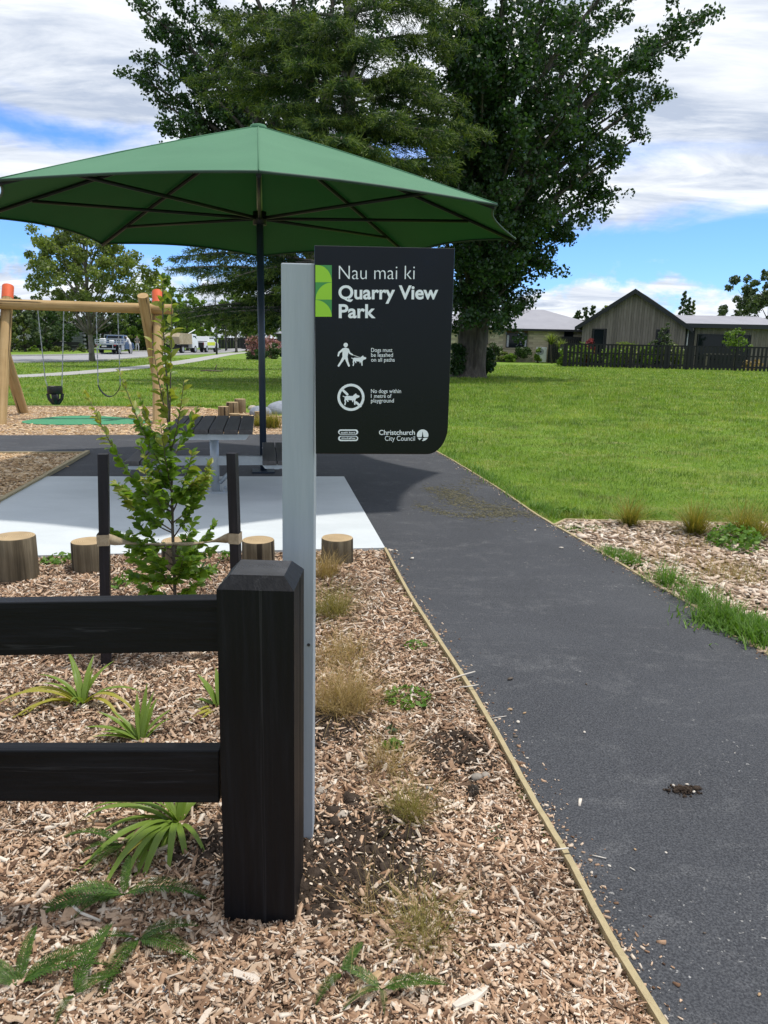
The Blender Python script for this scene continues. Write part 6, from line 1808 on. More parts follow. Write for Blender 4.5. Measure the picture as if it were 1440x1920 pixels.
tree('street_tree', 443, 657, 96, 'pale green street tree between the lamp post and the umbrella pole', 7.2, 4.4, 2.4, 4500, .25, 'lime_tree', 15, gs, 26, .16, 'branch', spread=.3)
tree('street_tree', 462, 656, 104, 'small street tree at the end of the road beside the pink shrub', 5.2, 3.4, 2.0, 2500, .25, 'lime_tree', 16, gs, 22, .12, spread=.3)
tree('street_tree', 425, 656, 112, 'thin street tree beyond the second lamp post', 6.0, 4.4, 1.6, 3200, .28, 'olive_tree', 17, gs, 22, .12, spread=.3)
gg = 'garden trees in front of the houses on the left'
tree('garden_tree', 48, 668, 75, 'dark rounded garden tree beside the left swing leg', 5.0, 5.6, .4, 6500, .24, 'grey_tree', 21, gg, 26, .14, spread=.34)
tree('garden_tree', 22, 668, 73, 'low yellow green garden bush tree at the left picture edge', 4.3, 3.4, .3, 4000, .22, 'olive_tree', 28, gg, 22, .12, spread=.34)
tree('garden_tree', 90, 666, 82, 'dark garden tree behind the toddler swing chains', 4.9, 5.4, .4, 6000, .25, 'dark_tree', 22, gg, 26, .14, spread=.34)
tree('garden_tree', 150, 664, 90, 'dark green tree mass behind the street tree trunk', 6.4, 7.5, .4, 7000, .30, 'dark_tree', 23, gg, 28, .16, spread=.36)
tree('garden_tree', 196, 662, 96, 'dark tree behind the parked flatbed utility', 6.0, 5.5, .4, 5000, .30, 'dark_tree', 24, gg, 26, .16, spread=.36)
tree('garden_tree', 252, 660, 104, 'mid green tree right of the small gabled house', 6.5, 6.0, .6, 6000, .30, 'lime_tree', 25, gg, 26, .16, spread=.36)
tree('garden_tree', 272, 660, 100, 'dark tree behind the walking person', 5.6, 5.0, .5, 5000, .30, 'dark_tree', 26, gg, 26, .16, spread=.36)
tree('garden_tree', 330, 657, 118, 'dark tree mass behind the white tipper truck', 6.0, 9.0, .2, 6000, .34, 'dark_tree', 27, gg, 28, .16, spread=.36)
tree('garden_tree', 470, 652, 135, 'distant pale tree behind the cedar branches', 11, 9.0, 1.0, 5000, .36, 'olive_tree', 29, gg, 26, .16, spread=.34)
tree('garden_tree', 505, 650, 140, 'distant light tree just left of the umbrella pole', 9, 9.0, 1.0, 5000, .36, 'lime_tree', 30, gg, 26, .16, spread=.34)
gr_ = 'trees beyond the houses on the right'
tree('garden_tree', 1432, 690, 78, 'leafy grey green tree overhanging the right wing of the timber house', 9.0, 9.5, 2.6, 17000, .26, 'grey_tree', 41, gr_, 40, .2, spread=.26)
for i, (px, H_, w_, lab) in enumerate([(1078, 6.9, 1.8, 'distant slim poplar left in the row between the two houses'), (1091, 7.2, 1.8, 'distant slim poplar in the middle of the row between the houses'), (1105, 7.3, 2.0, 'distant tallest slim poplar in the row between the houses'), (1126, 7.2, 2.2, 'distant paler slim poplar beside the gable roof')]):
    tree('distant_poplar', px, 670, 112, lab, H_, w_, 1.0, 1500, .40, 'olive_tree' if i == 3 else 'grey_tree', 51 + i, 'distant poplars between the houses', 24, .15, spread=.30, up=True)
def cypress(px, Y, H_, w_, mat, lab, seed):
    b = AT(px, 680, Y); b.z = 0; root = empty('cypress', b, 0, lab, 'tree', 'slender conifers behind the gable roof'); rr = random.Random(seed)
    mb = MB(); mb.tube([(0, 0, -.2), (0, 0, H_ * .95)], [.12, .02], 7); mb.build('trunk', M['bark'], root)
    cs_, rs_ = [], []
    for i in range(40):
        u = i / 40; a = i * 2.4; q = w_ / 2 * (1 - u) ** .7 * .75
        cs_.append((q * math.cos(a), q * math.sin(a), .4 + u * H_ * .96)); rs_.append(w_ * .24 * (1.05 - .75 * u))
    V, F = leaf_cloud(cs_, rs_, [60] * 40, .26, -.2, .4); link('crown', np_mesh('crown', V, F, False, M[mat]), None, root)
cypress(1271, 84, 7.4, 2.0, 'dark_tree', 'dark slender conifer behind the gable roof', 1)
cypress(1281, 82, 6.6, 1.4, 'dark_tree', 'middle dark green conifer behind the gable roof', 2)
cypress(1289, 83, 6.4, 1.2, 'olive_tree', 'yellow green slender conifer right behind the gable roof', 3)
cypress(1324, 110, 5.2, 1.6, 'dark_tree', 'small dark conifer tip showing over the low roof', 4)

# ------------------------------------------------------------------ brick house on the right
HB = G(930, 678).y
def W_at(px, py, Y): return AT(px, py, Y)
def quadpanel(name, pts, mat, par, th=.05):
    """a thin slab in the wall plane given by its four corners (front face), thickness away from the viewer"""
    bk = Vector((0, th, 0)); vs = list(pts) + [p + bk for p in pts]
    mb = MB(); mb.add([p - par.location for p in vs], [(0, 1, 2, 3), (7, 6, 5, 4), (0, 4, 5, 1), (1, 5, 6, 2), (2, 6, 7, 3), (3, 7, 4, 0)])
    return mb.build(name, mat, par)
bh0 = AT(780, 680, HB); bh1 = AT(1140, 680, HB); eave = AT(1000, 617, HB).z; ridge_y = HB + 5.6
brick_h = empty('brick_house', (bh0.x, HB, 0), 0, 'cream block house with a pale grey hipped roof right of the poplar trunk', 'house')
def P_(x, y, z): return (x - bh0.x, y - HB, z)
WL = bh1.x - bh0.x
mb = MB(); mb.box((WL / 2, 5.6, eave / 2), (WL, 11.2, eave)); mb.build('wall', M['mortar'], brick_h)
wins = [(948, 625, 988, 652), (1056, 620, 1073, 634), (907, 620, 914, 646), (858, 622, 872, 646)]
def wx(px): return AT(px, 650, HB).x - bh0.x
def wz(py, px=1000): return AT(px, py, HB).z
wr = [(wx(a), wz(d_, a), wx(c_), wz(b_, c_)) for a, b_, c_, d_ in wins]
# blocks in courses, one object each, the window holes left open
bw_, bhh = .80, eave / 13
blk = MB(); blk.box((0, 0, 0), (bw_ - .02, .03, bhh - .02)); blk_me = blk.mesh('block', M['cream_block'])
nblk = 0
for r in range(13):
    x = -(r % 2) * bw_ / 2 + .4 + wx(845) - (wx(845) % bw_)
    while x < WL:
        z = (r + .5) * bhh
        hit = any(x + bw_ * .35 > a and x - bw_ * .35 < c_ and z + bhh * .3 > b_ and z - bhh * .3 < d_ for a, b_, c_, d_ in wr)
        if not hit and nblk < 300:
            link('block', blk_me, None, brick_h, (x, -.012, z)); nblk += 1
        x += bw_
for i, (a, b_, c_, d_) in enumerate(wr):
    mb = MB(); fw = .06
    mb.box(((a + c_) / 2, -.05, d_ - fw / 2), (c_ - a, .06, fw)); mb.box(((a + c_) / 2, -.05, b_ + fw / 2), (c_ - a, .06, fw))
    for x in (a + fw / 2, c_ - fw / 2): mb.box((x, -.05, (b_ + d_) / 2), (fw, .06, d_ - b_ - 2 * fw - .004))
    f = mb.build('window', M['fascia'], brick_h)
    mb = MB(); mb.box(((a + c_) / 2, -.036, (b_ + d_) / 2), (c_ - a - 2 * fw - .006, .015, d_ - b_ - 2 * fw - .006)); mb.build('pane', M['glass'], f)
    if i == 0:
        for x0_, x1_ in ((a + .07, a + .26), (c_ - .26, c_ - .08)):
            mb = MB(); n = 7
            for k in range(n): mb.box((x0_ + (x1_ - x0_) * (k + .5) / n, -.052 - .008 * (k % 2), (b_ + d_) / 2 - .05), ((x1_ - x0_) / n * .9, .008, d_ - b_ - .3))
            mb.build('curtain', M['curtain'], f)
        mb = MB(); mb.box(((a + c_) / 2, -.06, b_ - .04), (c_ - a + .2, .14, .06)); mb.build('sill', M['cream_block'], f)
    if i in (0, 1):
        mb = MB(); mb.box(((a + c_) / 2, -.03, (d_ + eave) / 2), (c_ - a, .05, eave - d_ - .01)); mb.build('lintel', M['brown_lintel'], brick_h)
rz_ = AT(1000, 580.5, ridge_y).z
rx1 = AT(1020, 581, ridge_y).x - bh0.x
mb = MB(); o_ = .55
vs = [(-o_, -o_, eave), (WL + o_, -o_, eave), (WL + o_, 11.2 + o_, eave), (-o_, 11.2 + o_, eave), (5.6, 5.6, rz_), (rx1, 5.6, rz_)]
mb.add(vs, [(0, 1, 5, 4), (1, 2, 5), (2, 3, 4, 5), (3, 0, 4), (3, 2, 1, 0)]); roof = mb.build('roof', M['roof_grey'], brick_h)
mb = MB(); mb.box((WL / 2, -o_ - .02, eave - .09), (WL + 2 * o_ + .1, .12, .20)); mb.build('gutter', M['fascia'], brick_h)
mb = MB(); mb.tube([(wx(1091), -.3, eave), (wx(1091), -.3, eave + 1.0)], .03, 5); mb.build('vent_pipe', M['roof_grey'], roof)
# garden bits before the brick house
shrub('ball_shrub', 977, 679, HB - 1.6, 1.75, 1.75, 2600, .14, 'dark_tree', 'round clipped dark shrub under the brick house window', 'shrub', None, 3, 16)
shrub('garden_shrub', 935, 677, HB - 1.2, 2.2, 1.15, 1500, .16, 'olive_tree', 'yellow green bush in the sleeper planter', 'shrub', None, 4)
shrub('garden_shrub', 956, 677, HB - 2.1, 1.2, .95, 900, .16, 'lime_tree', 'pale leafy bush spilling over the sleeper planter', 'shrub', None, 5)
shrub('garden_shrub', 926, 672, HB - .7, 1.6, 1.9, 700, .18, 'dark_tree', 'dark spiky bush behind the sleeper planter', 'shrub', None, 6)
pl = AT(946, 677, HB - 1.7)
plant_box = empty('sleeper_planter', (pl.x, pl.y, 0), 0, 'grey timber sleeper planter wall before the brick house', 'planter')
for k, z in enumerate((.11, .33)):
    for j in (-1, 1):
        mb = MB(); mb.box((j * 1.28, 0, z), (2.54, .12, .205)); mb.build('sleeper', M['sleeper'], plant_box)
mb = MB(); mb.box((0, .55, .2), (5.0, .9, .36)); mb.build('soil', M['soil'], plant_box)
ac = AT(1014, 675, HB - .6)
heat = empty('heat_pump', (ac.x, ac.y, 0), 0, 'white heat pump unit against the cream block wall', 'heat pump')
mb = MB(); mb.box((0, 0, .72), (.95, .34, 1.36), bev=.03); mb.build('casing', M['white_ac'], heat)
mb = MB(); mb.tube([(-.10, -.172, .98), (-.10, -.19, .98)], .30, 20); mb.build('fan_grille', M['rim'], heat)
mb = MB(); mb.tube([(-.10, -.18, .98), (-.10, -.195, .98)], .09, 12); mb.build('fan_hub', M['underside'], heat)
def cordyline(px, py, Y, H_, n, mat, lab):
    b = AT(px, py, Y); b.z = 0; root = empty('cabbage_tree', b, 0, lab, 'cabbage tree', 'spiky cabbage trees by the black fence')
    mb = MB(); mb.tube([(.2, 0, -.05), (.05, 0, H_ * .3), (0, 0, H_ * .62)], [.09, .07, .06], 7); mb.build('trunk', M['bark'], root)
    P = np.repeat(np.array([[0, 0, H_ * .6]]), n, 0) + rng.normal(0, .05, (n, 3))
    V, F = blades(P, rng.uniform(0, 6.28, n), H_ * .42 * rng.uniform(.7, 1.1, n), rng.uniform(.1, .97, n), rng.uniform(0, .7, n), np.full(n, .09), 3)
    link('crown', np_mesh('crown', V, F, False, M[mat]), None, root)
cordyline(1031, 675, HB - 3, 2.9, 150, 'olive_tree', 'taller spiky yellow green cabbage tree left of the black fence')
cordyline(1050, 678, HB - 4, 2.2, 130, 'olive_tree', 'shorter spiky cabbage tree at the fence corner')
shrub('garden_shrub', 1008, 679, HB - 2.2, .7, 1.7, 700, .16, 'lime_tree', 'slim pale shrub beside the heat pump', 'shrub', None, 7)

# ------------------------------------------------------------------ timber gable house
GA = rad(-24)                                                # ridge runs off to the right
gpk = AT(1193, 543, 64)
gl, gr2 = AT(1107, 612, 65.4), AT(1275, 612, 62.2)
gw = 8.0
gorg = Vector((gpk.x, gpk.y, 0))
gable = empty('timber_house', gorg, GA, 'timber clad gable house with steep black trimmed roof behind the black picket fence', 'house')
cz = math.cos(-GA); 
hwid = 4.05; gez = AT(1193, 611, 64).z; gpz = gpk.z - .18; GD = 9.0
mb = MB(); mb.prism([(-hwid, 0), (hwid, 0), (hwid, gez), (0, gpz), (-hwid, gez)], -GD, 0, Matrix.Rotation(math.pi / 2, 4, 'X')); mb.build('wall', M['clad_dark'], gable)
# boards on the gable face, one object each, cut to the roof slope
sl_g = (gpz - gez) / hwid
nbo = 40; bwid = 2 * hwid / nbo
win_g = [(-hwid + .93, .2, -hwid + 1.85, 3.0), (hwid - 2.20, .2, hwid - 1.25, 3.0)]
for k in range(nbo):
    x0_, x1_ = -hwid + k * bwid + .008, -hwid + (k + 1) * bwid - .008
    za, zb = gpz - abs(x0_) * sl_g, gpz - abs(x1_) * sl_g; z_bot = .05
    for (a, b_, c_, d_) in win_g:
        if x1_ > a and x0_ < c_: z_bot = d_
    y_ = -.03 - (.006 if k % 2 else 0)
    vs = [(x0_, y_, z_bot), (x1_, y_, z_bot), (x1_, y_, zb), (x0_, y_, za), (x0_, -.003, z_bot), (x1_, -.003, z_bot), (x1_, -.003, zb), (x0_, -.003, za)]
    mb = MB(); mb.add(vs, [(0, 1, 2, 3), (0, 4, 5, 1), (1, 5, 6, 2), (2, 6, 7, 3), (3, 7, 4, 0)]); mb.build('cladding_board', M['clad'], gable)
for (a, b_, c_, d_) in win_g:
    mb = MB(); fw = .07
    mb.box(((a + c_) / 2, -.05, d_ - fw / 2), (c_ - a, .08, fw))
    for x in (a + fw / 2, c_ - fw / 2): mb.box((x, -.05, (b_ + d_) / 2 - fw / 2), (fw, .08, d_ - b_ - fw - .004))
    f = mb.build('window', M['fascia'], gable)
    mb = MB(); mb.box(((a + c_) / 2, -.03, (b_ + d_) / 2 - .04), (c_ - a - 2 * fw - .01, .02, d_ - b_ - fw - .02)); mb.build('pane', M['glass'], f)
ov, fo = .55, .45
for s_ in (-1, 1):
    zt, ze = gpz + .20, gpz + .20 - (hwid + ov) * sl_g
    vs = [(0, -fo, zt), (s_ * (hwid + ov), -fo, ze), (s_ * (hwid + ov), GD + fo, ze), (0, GD + fo, zt)]
    vs = [Vector(v) for v in vs] + [Vector(v) - Vector((0, 0, .16)) for v in vs]
    mb = MB(); f = [(0, 1, 2, 3), (7, 6, 5, 4), (0, 4, 5, 1), (1, 5, 6, 2), (2, 6, 7, 3), (3, 7, 4, 0)]
    if s_ > 0: f = [q[::-1] for q in f]
    mb.add(vs, f); rf = mb.build('roof', M['roof_dark'], gable)
    vs = [Vector((0, -fo - .04, zt + .03)), Vector((s_ * (hwid + ov), -fo - .04, ze + .03)), Vector((s_ * (hwid + ov), -fo - .04, ze - .34)), Vector((0, -fo - .04, zt - .34))]
    vs = vs + [v + Vector((0, .036, 0)) for v in vs]
    mb = MB(); mb.add(vs, f if s_ < 0 else f); mb.build('barge_board', M['fascia'], rf)
# the low wing to the right
WG = 63.5
w0, w1 = AT(1284, 640, WG), AT(1470, 640, WG)
wing = empty('house_wing', (w0.x, WG, 0), 0, 'low timber clad wing with pale flat roof and a long dark window', 'house')
wl_ = w1.x - w0.x; wez = AT(1360, 612, WG).z
mb = MB(); mb.box((wl_ / 2, 3.1, wez / 2), (wl_, 6, wez)); mb.build('wall', M['clad_dark'], wing)
x_cl = AT(1302, 640, WG).x - w0.x
ww0, ww1 = AT(1308, 640, WG).x - w0.x, AT(1406, 640, WG).x - w0.x; wz0, wz1 = AT(1360, 649, WG).z, AT(1360, 627, WG).z
nb2 = int((wl_ - x_cl) / .2)
for k in range(nb2):
    x0_ = x_cl + k * .2 + .007; x1_ = x0_ + .186
    parts_ = [(.05, wez)]
    if x1_ > ww0 and x0_ < ww1: parts_ = [(wz1, wez)]
    for (a, b_) in parts_:
        mb = MB(); mb.box(((x0_ + x1_) / 2, .095 - .02 - (.006 if k % 2 else 0), (a + b_) / 2), (.186, .04, b_ - a)); mb.build('cladding_board', M['clad'], wing)
mb = MB(); fw = .06
mb.box(((ww0 + ww1) / 2, .05, wz1 - fw / 2), (ww1 - ww0, .1, fw)); mb.box(((ww0 + ww1) / 2, .05, wz0 - 1.2), (ww1 - ww0, .1, fw))
for x in (ww0 + fw / 2, (ww0 + ww1) / 2, (ww1 * .72 + ww0 * .28), ww1 - fw / 2): mb.box((x, .05, (wz0 + wz1) / 2 - .6), (fw, .1, wz1 - wz0 + 1.2 - fw * 2 - .01))
f = mb.build('window', M['fascia'], wing)
for (a, b_) in ((ww0, (ww0 + ww1) / 2), ((ww0 + ww1) / 2, ww1 * .72 + ww0 * .28), (ww1 * .72 + ww0 * .28, ww1)):
    mb = MB(); mb.box(((a + b_) / 2, .07, (wz0 + wz1) / 2 - .6), (b_ - a - fw - .01, .02, wz1 - wz0 + 1.05)); mb.build('pane', M['glass'], f)
rzt = AT(1360, 592, WG + 4.5).z
mb = MB(); vs = [(-.4, -.5, wez + .16), (wl_, -.5, wez + .16), (wl_, 5, rzt), (-.4, 5, rzt)]
vs = [Vector(v) for v in vs] + [Vector(v) - Vector((0, 0, .10)) for v in vs]; mb.add(vs, [(0, 1, 2, 3), (7, 6, 5, 4), (0, 4, 5, 1), (1, 5, 6, 2), (2, 6, 7, 3), (3, 7, 4, 0)]); mb.build('roof', M['roof_grey'], wing)
mb = MB(); mb.box((wl_ / 2 - .2, -.56, wez + .0), (wl_ + .6, .1, .34)); mb.build('fascia', M['fascia'], wing)
mb = MB(); mb.tube([(AT(1283, 640, WG).x - w0.x + .15, -.2, 0), (AT(1283, 640, WG).x - w0.x + .15, -.2, wez)], .05, 6); mb.build('downpipe', M['white_trim'], wing)

# black picket fence before the timber house
f0, f1 = AT(1057, 684, 58.6), AT(1452, 691.5, 55.5)
f0.z = f1.z = 0
fz = AT(1100, 645, f0.y).z; 
fd = (f1 - f0); fL = fd.length; faz = math.atan2(fd.y, fd.x)
pk = empty('picket_fence', f0, faz, 'long black picket fence with gaps between the pickets at the lawn edge', 'fence')
mb = MB(); mb.box((0, 0, fz / 2 + .02), (.16, .025, fz - .08)); pmesh = mb.mesh('picket', M['picket'])
mb = MB(); mb.box((0, 0, fz / 2), (.14, .12, fz + .04)); pomesh = mb.mesh('post', M['picket'])
npk = int(fL / .27)
for k in range(npk):
    link('picket', pmesh, None, pk, ((k + .5) * fL / npk, -.05, .0), (0, 0, 0), (random.uniform(.94, 1.05), 1, random.uniform(.985, 1.0)))
for x in [fL * q for q in (.0, .155, .33, .50, .595, .82, .99)]: link('post', pomesh, None, pk, (x, .045, 0))
for z, h in ((fz - .02, .10), (fz * .62, .09), (fz * .18, .09)):
    mb = MB(); mb.box((fL / 2, .0, z), (fL, .05, h)); mb.build('rail', M['picket'], pk)
# return of the fence towards the brick house, closer boarded
r0, r1 = f0 + Vector((0, .1, 0)), f0 + Vector((1.2, 7.0, 0)); rd = r1 - r0
pk2 = empty('picket_fence', r0, math.atan2(rd.y, rd.x), 'short black fence return running back beside the cabbage trees', 'fence')
for k in range(26): link('picket', pmesh, None, pk2, ((k + .5) * rd.length / 26, 0, 0))
mb = MB(); mb.box((rd.length / 2, .045, fz * .8), (rd.length, .05, .1)); mb.build('rail', M['picket'], pk2)
bf0, bf1 = AT(1026, 680, HB - 1.2), AT(1112, 680, HB - 1.2)
bfz = AT(1060, 631, HB - 1.2).z
bfe = empty('board_fence', (bf0.x, HB - 1.2, 0), 0, 'solid dark board fence between the heat pump and the timber house', 'fence')
for k in range(22): 
    mb = MB() if k == 0 else mb
    if k == 0: mb.box((0, 0, bfz / 2), ((bf1.x - bf0.x) / 22 - .01, .03, bfz)); bme = mb.mesh('board', M['hedge_fence'])
    link('board', bme, None, bfe, ((k + .5) * (bf1.x - bf0.x) / 22, 0, 0))
# plants behind the picket fence
gp = 'plants behind the black picket fence'
for i, (px, pt, w_, mt, lab) in enumerate([(1072, 640, 2.6, 'lime_tree', 'bright green shrub at the left end behind the picket fence'), (1095, 640, 2.2, 'lime_tree', 'light green shrub below the red leaved bush'), (1148, 634, 2.4, 'lime_tree', 'ferny shrub under the left gable window'), (1172, 636, 2.4, 'olive_tree', 'ferny shrub below the middle of the gable wall'), (1205, 638, 2.4, 'lime_tree', 'low spreading ferny shrub right of the middle of the gable'), (1258, 640, 2.6, 'olive_tree', 'low spreading ferny shrub under the right gable window')]):
    hh = AT(px, pt, 60.2).z; shrub('garden_shrub', px, 684, 60.2, w_, hh, 1500, .18, mt, lab, 'shrub', gp, 60 + i, 14)
hh = AT(1240, 612, 59.8).z; tree('garden_conifer', 1240, 686, 59.8, 'thin young conifer before the right gable window', hh, 1.7, .6, 1500, .16, 'grey_tree', 66, gp, 22, .06, spread=.4, up=True)
hh = AT(1100, 618, 60.6).z; shrub('red_shrub', 1102, 684, 60.6, 1.3, hh, 900, .18, 'flax_red', 'dark red leaved bush at the corner of the timber house', 'shrub', gp, 68)
hh = AT(1372, 618, 59.6).z
tree('standard_shrub', 1374, 688, 59.6, 'rounded pale green topiary shrub on a stem before the long window', hh, 1.7, hh - 1.5, 1600, .15, 'lime_tree', 69, gp, 16, .05, spread=.5)
shrub('garden_shrub', 1410, 690, 59.4, 1.6, 1.0, 500, .16, 'dry', 'brown dying bush behind the picket fence on the far right', 'shrub', gp, 70)
bn = AT(1353, 668, 59.9); bench = empty('garden_bench', (bn.x, bn.y, 0), 0, 'pale timber garden bench behind the picket fence', 'bench')
zb_ = AT(1353, 664, 59.9).z
for y in (-.15, .0, .15):
    mb = MB(); mb.box((0, y, zb_), (2.6, .13, .05)); mb.build('seat_slat', M['clad'], bench)
for x in (-1.1, 1.1):
    mb = MB(); mb.box((x, 0, zb_ / 2 - .015), (.1, .36, zb_ - .03 - .025)); mb.build('leg', M['clad'], bench)

# ------------------------------------------------------------------ left: houses, fences, road furniture
def simple_house(name, px0, px1, Y, py_e, py_r, wallm, roofm, lab, depth=9, hip=2.5, wins=()):
    a, b_ = AT(px0, 650, Y), AT(px1, 650, Y); e = AT((px0 + px1) / 2, py_e, Y).z; L_ = b_.x - a.x; r = AT((px0 + px1) / 2, py_r, Y + depth / 2).z
    root = empty(name, (a.x, Y, 0), 0, lab, 'house'); mb = MB(); mb.box((L_ / 2, depth / 2, e / 2), (L_, depth, e)); mb.build('wall', M[wallm], root)
    o_ = .6; mb = MB(); vs = [(-o_, -o_, e), (L_ + o_, -o_, e), (L_ + o_, depth + o_, e), (-o_, depth + o_, e), (hip, depth / 2, r), (L_ - hip, depth / 2, r)]
    mb.add(vs, [(0, 1, 5, 4), (1, 2, 5), (2, 3, 4, 5), (3, 0, 4), (3, 2, 1, 0)]); mb.build('roof', M[roofm], root)
    mb = MB(); mb.box((L_ / 2, -o_ - .03, e - .05), (L_ + 2 * o_, .1, .2)); mb.build('gutter', M['fascia'], root)
    for (p0_, p1_, q0, q1) in wins:
        x0_, x1_ = AT(p0_, 650, Y).x - a.x, AT(p1_, 650, Y).x - a.x; z1_, z0_ = AT(p0_, q0, Y).z, AT(p0_, q1, Y).z
        mb = MB(); mb.box(((x0_ + x1_) / 2, -.03, (z0_ + z1_) / 2), (x1_ - x0_, .06, z1_ - z0_)); f = mb.build('window', M['white_trim'], root)
        mb = MB(); mb.box(((x0_ + x1_) / 2, -.05, (z0_ + z1_) / 2), (x1_ - x0_ - .16, .04, z1_ - z0_ - .16)); mb.build('pane', M['glass'], f)
    return root
simple_house('hipped_house', -60, 112, 92, 605, 573, 'house_light', 'roof_mid', 'house with a big grey sloping roof behind the left swing leg', 12, 5, [(20, 34, 618, 640), (84, 96, 618, 640)])
simple_house('hipped_house', 520, 640, 128, 627, 606, 'house_dark', 'roof_mid', 'dark grey house seen between the umbrella pole and sign post', 10, 4, [(540, 560, 632, 650)])
simple_house('hipped_house', 440, 482, 150, 636, 626, 'house_light', 'roof_grey', 'distant pale house at the end of the road', 9, 3, [(452, 462, 639, 648)])
# small gabled house with white barge boards
gY = 106
gc = AT(218, 655, gY); gh = empty('gabled_house', (gc.x, gY, 0), rad(6), 'small charcoal house with white edged twin gables behind the flatbed utility', 'house')
s_ = gY / FPX * 1.03
def gbl(cx_, w_, ze, zt, y0, dep):
    mb = MB(); mb.prism([(-w_ / 2, 0), (w_ / 2, 0), (w_ / 2, ze), (0, zt), (-w_ / 2, ze)], -dep, 0, Matrix.Translation((cx_, y0, 0)) @ Matrix.Rotation(math.pi / 2, 4, 'X')); wl_ = mb.build('wall', M['house_dark'], gh)
    for sg in (-1, 1):
        mb = MB(); a = Vector((cx_, y0 - .3, zt + .2)); b_ = Vector((cx_ + sg * (w_ / 2 + .4), y0 - .3, ze - .15 ))
        vs = [a, b_, b_ + Vector((0, dep + .3, 0)), a + Vector((0, dep + .3, 0))]; vs += [v - Vector((0, 0, .12)) for v in vs]
        f = [(0, 1, 2, 3), (7, 6, 5, 4), (0, 4, 5, 1), (1, 5, 6, 2), (2, 6, 7, 3), (3, 7, 4, 0)]
        mb.add(vs, f if sg < 0 else [q[::-1] for q in f]); rf = mb.build('roof', M['roof_mid'], gh)
        mb = MB(); vs = [a + Vector((0, -.05, .05)), b_ + Vector((0, -.05, .05)), b_ + Vector((0, -.05, -.22)), a + Vector((0, -.05, -.22))]; vs += [v + Vector((0, .04, 0)) for v in vs]
        mb.add(vs, f); mb.build('barge_board', M['white_trim'], rf)
zt1 = AT(222, 594, gY).z; ze1 = AT(222, 614, gY).z
gbl(.5, 27 * s_, ze1, zt1 + .2, .6, 8); gbl(-1.0, 20 * s_, AT(210, 611, gY).z, AT(210, 600, gY).z, -.6, 3)
for (p0_, p1_) in ((211, 216), (219, 225)):
    x0_, x1_ = AT(p0_, 650, gY).x - gc.x, AT(p1_, 650, gY).x - gc.x; z0_, z1_ = AT(215, 634, gY).z, AT(215, 614, gY).z
    y_ = -.62 if p0_ < 215 else -.62
    mb = MB(); mb.box(((x0_ + x1_) / 2, y_, (z0_ + z1_) / 2), (x1_ - x0_, .06, z1_ - z0_)); f = mb.build('window', M['white_trim'], gh)
    mb = MB(); mb.box(((x0_ + x1_) / 2, y_ - .02, (z0_ + z1_) / 2), (x1_ - x0_ - .14, .05, z1_ - z0_ - .16)); mb.build('pane', M['glass'], f)
# black rail fence and stone pillar, garage opening, hedges along the far verge
fy = 79
fa, fb_ = AT(-40, 657, fy), AT(150, 657, fy + 4)
rfz = AT(60, 641, fy).z
rfn = empty('rail_fence', (fa.x, fa.y, 0), math.atan2(fb_.y - fa.y, fb_.x - fa.x), 'low black rail fence with wide openings across the road on the left', 'fence')
rl = (fb_ - fa).length
for z, h in ((rfz - .12, .34), (.42, .30)):
    mb = MB(); mb.box((rl / 2, 0, z), (rl, .06, h)); mb.build('rail', M['hedge_fence'], rfn)
for k in range(11):
    mb = MB(); mb.box((k * rl / 10, -.05, rfz / 2), (.24, .14, rfz)); mb.build('post', M['hedge_fence'], rfn)
pcs = AT(149, 655, 86); pil = empty('stone_pillar', (pcs.x, 86, 0), 0, 'grey stone wall pier beside the dark garage opening', 'wall')
pz = AT(149, 623, 86).z
k_ = 0
for r in range(9):
    for j in range(2):
        mb = MB(); wv = .62; mb.box(((j - .5) * wv + (.08 if r % 2 else -.08), random.uniform(-.03, .03), (r + .5) * pz / 9), (wv - .02, .6, pz / 9 - .015)); mb.build('stone', M['schist'], pil)
mb = MB(); mb.box((0, 0, pz / 2 - .02), (1.1, .5, pz - .05)); mb.build('core', M['underside'], pil)
gro = AT(136, 655, 88); garage = empty('garage', (gro.x, 88, 0), 0, 'black garage front left of the grey stone pier', 'garage')
mb = MB(); mb.box((0, 1.5, pz / 2), (2.2, 3, pz)); mb.build('wall', M['hedge_fence'], garage)
mb = MB(); mb.box((0, -.02, pz / 2 - .2), (1.7, .04, pz - .5)); mb.build('door', M['clad_dark'], garage)
mb = MB(); mb.tube([(-.75, -.06, 1.1), (-.75, -.06, .8)], .12, 8); mb.build('lamp', M['white_trim'], garage)
bw0, bw1 = AT(234, 650, 98), AT(300, 650, 98); bwz = AT(262, 627, 98).z
bwf = empty('board_fence', (bw0.x, 98, 0), 0, 'tall black board fence behind the walking person', 'fence')
mb = MB(); nbb = 24; bl_ = (bw1.x - bw0.x) / nbb; mb.box((0, 0, bwz / 2), (bl_ - .02, .04, bwz)); bme2 = mb.mesh('board', M['hedge_fence'])
for k in range(nbb): link('board', bme2, None, bwf, ((k + .5) * bl_, 0, 0))
gv = 'low plants along the far verge'
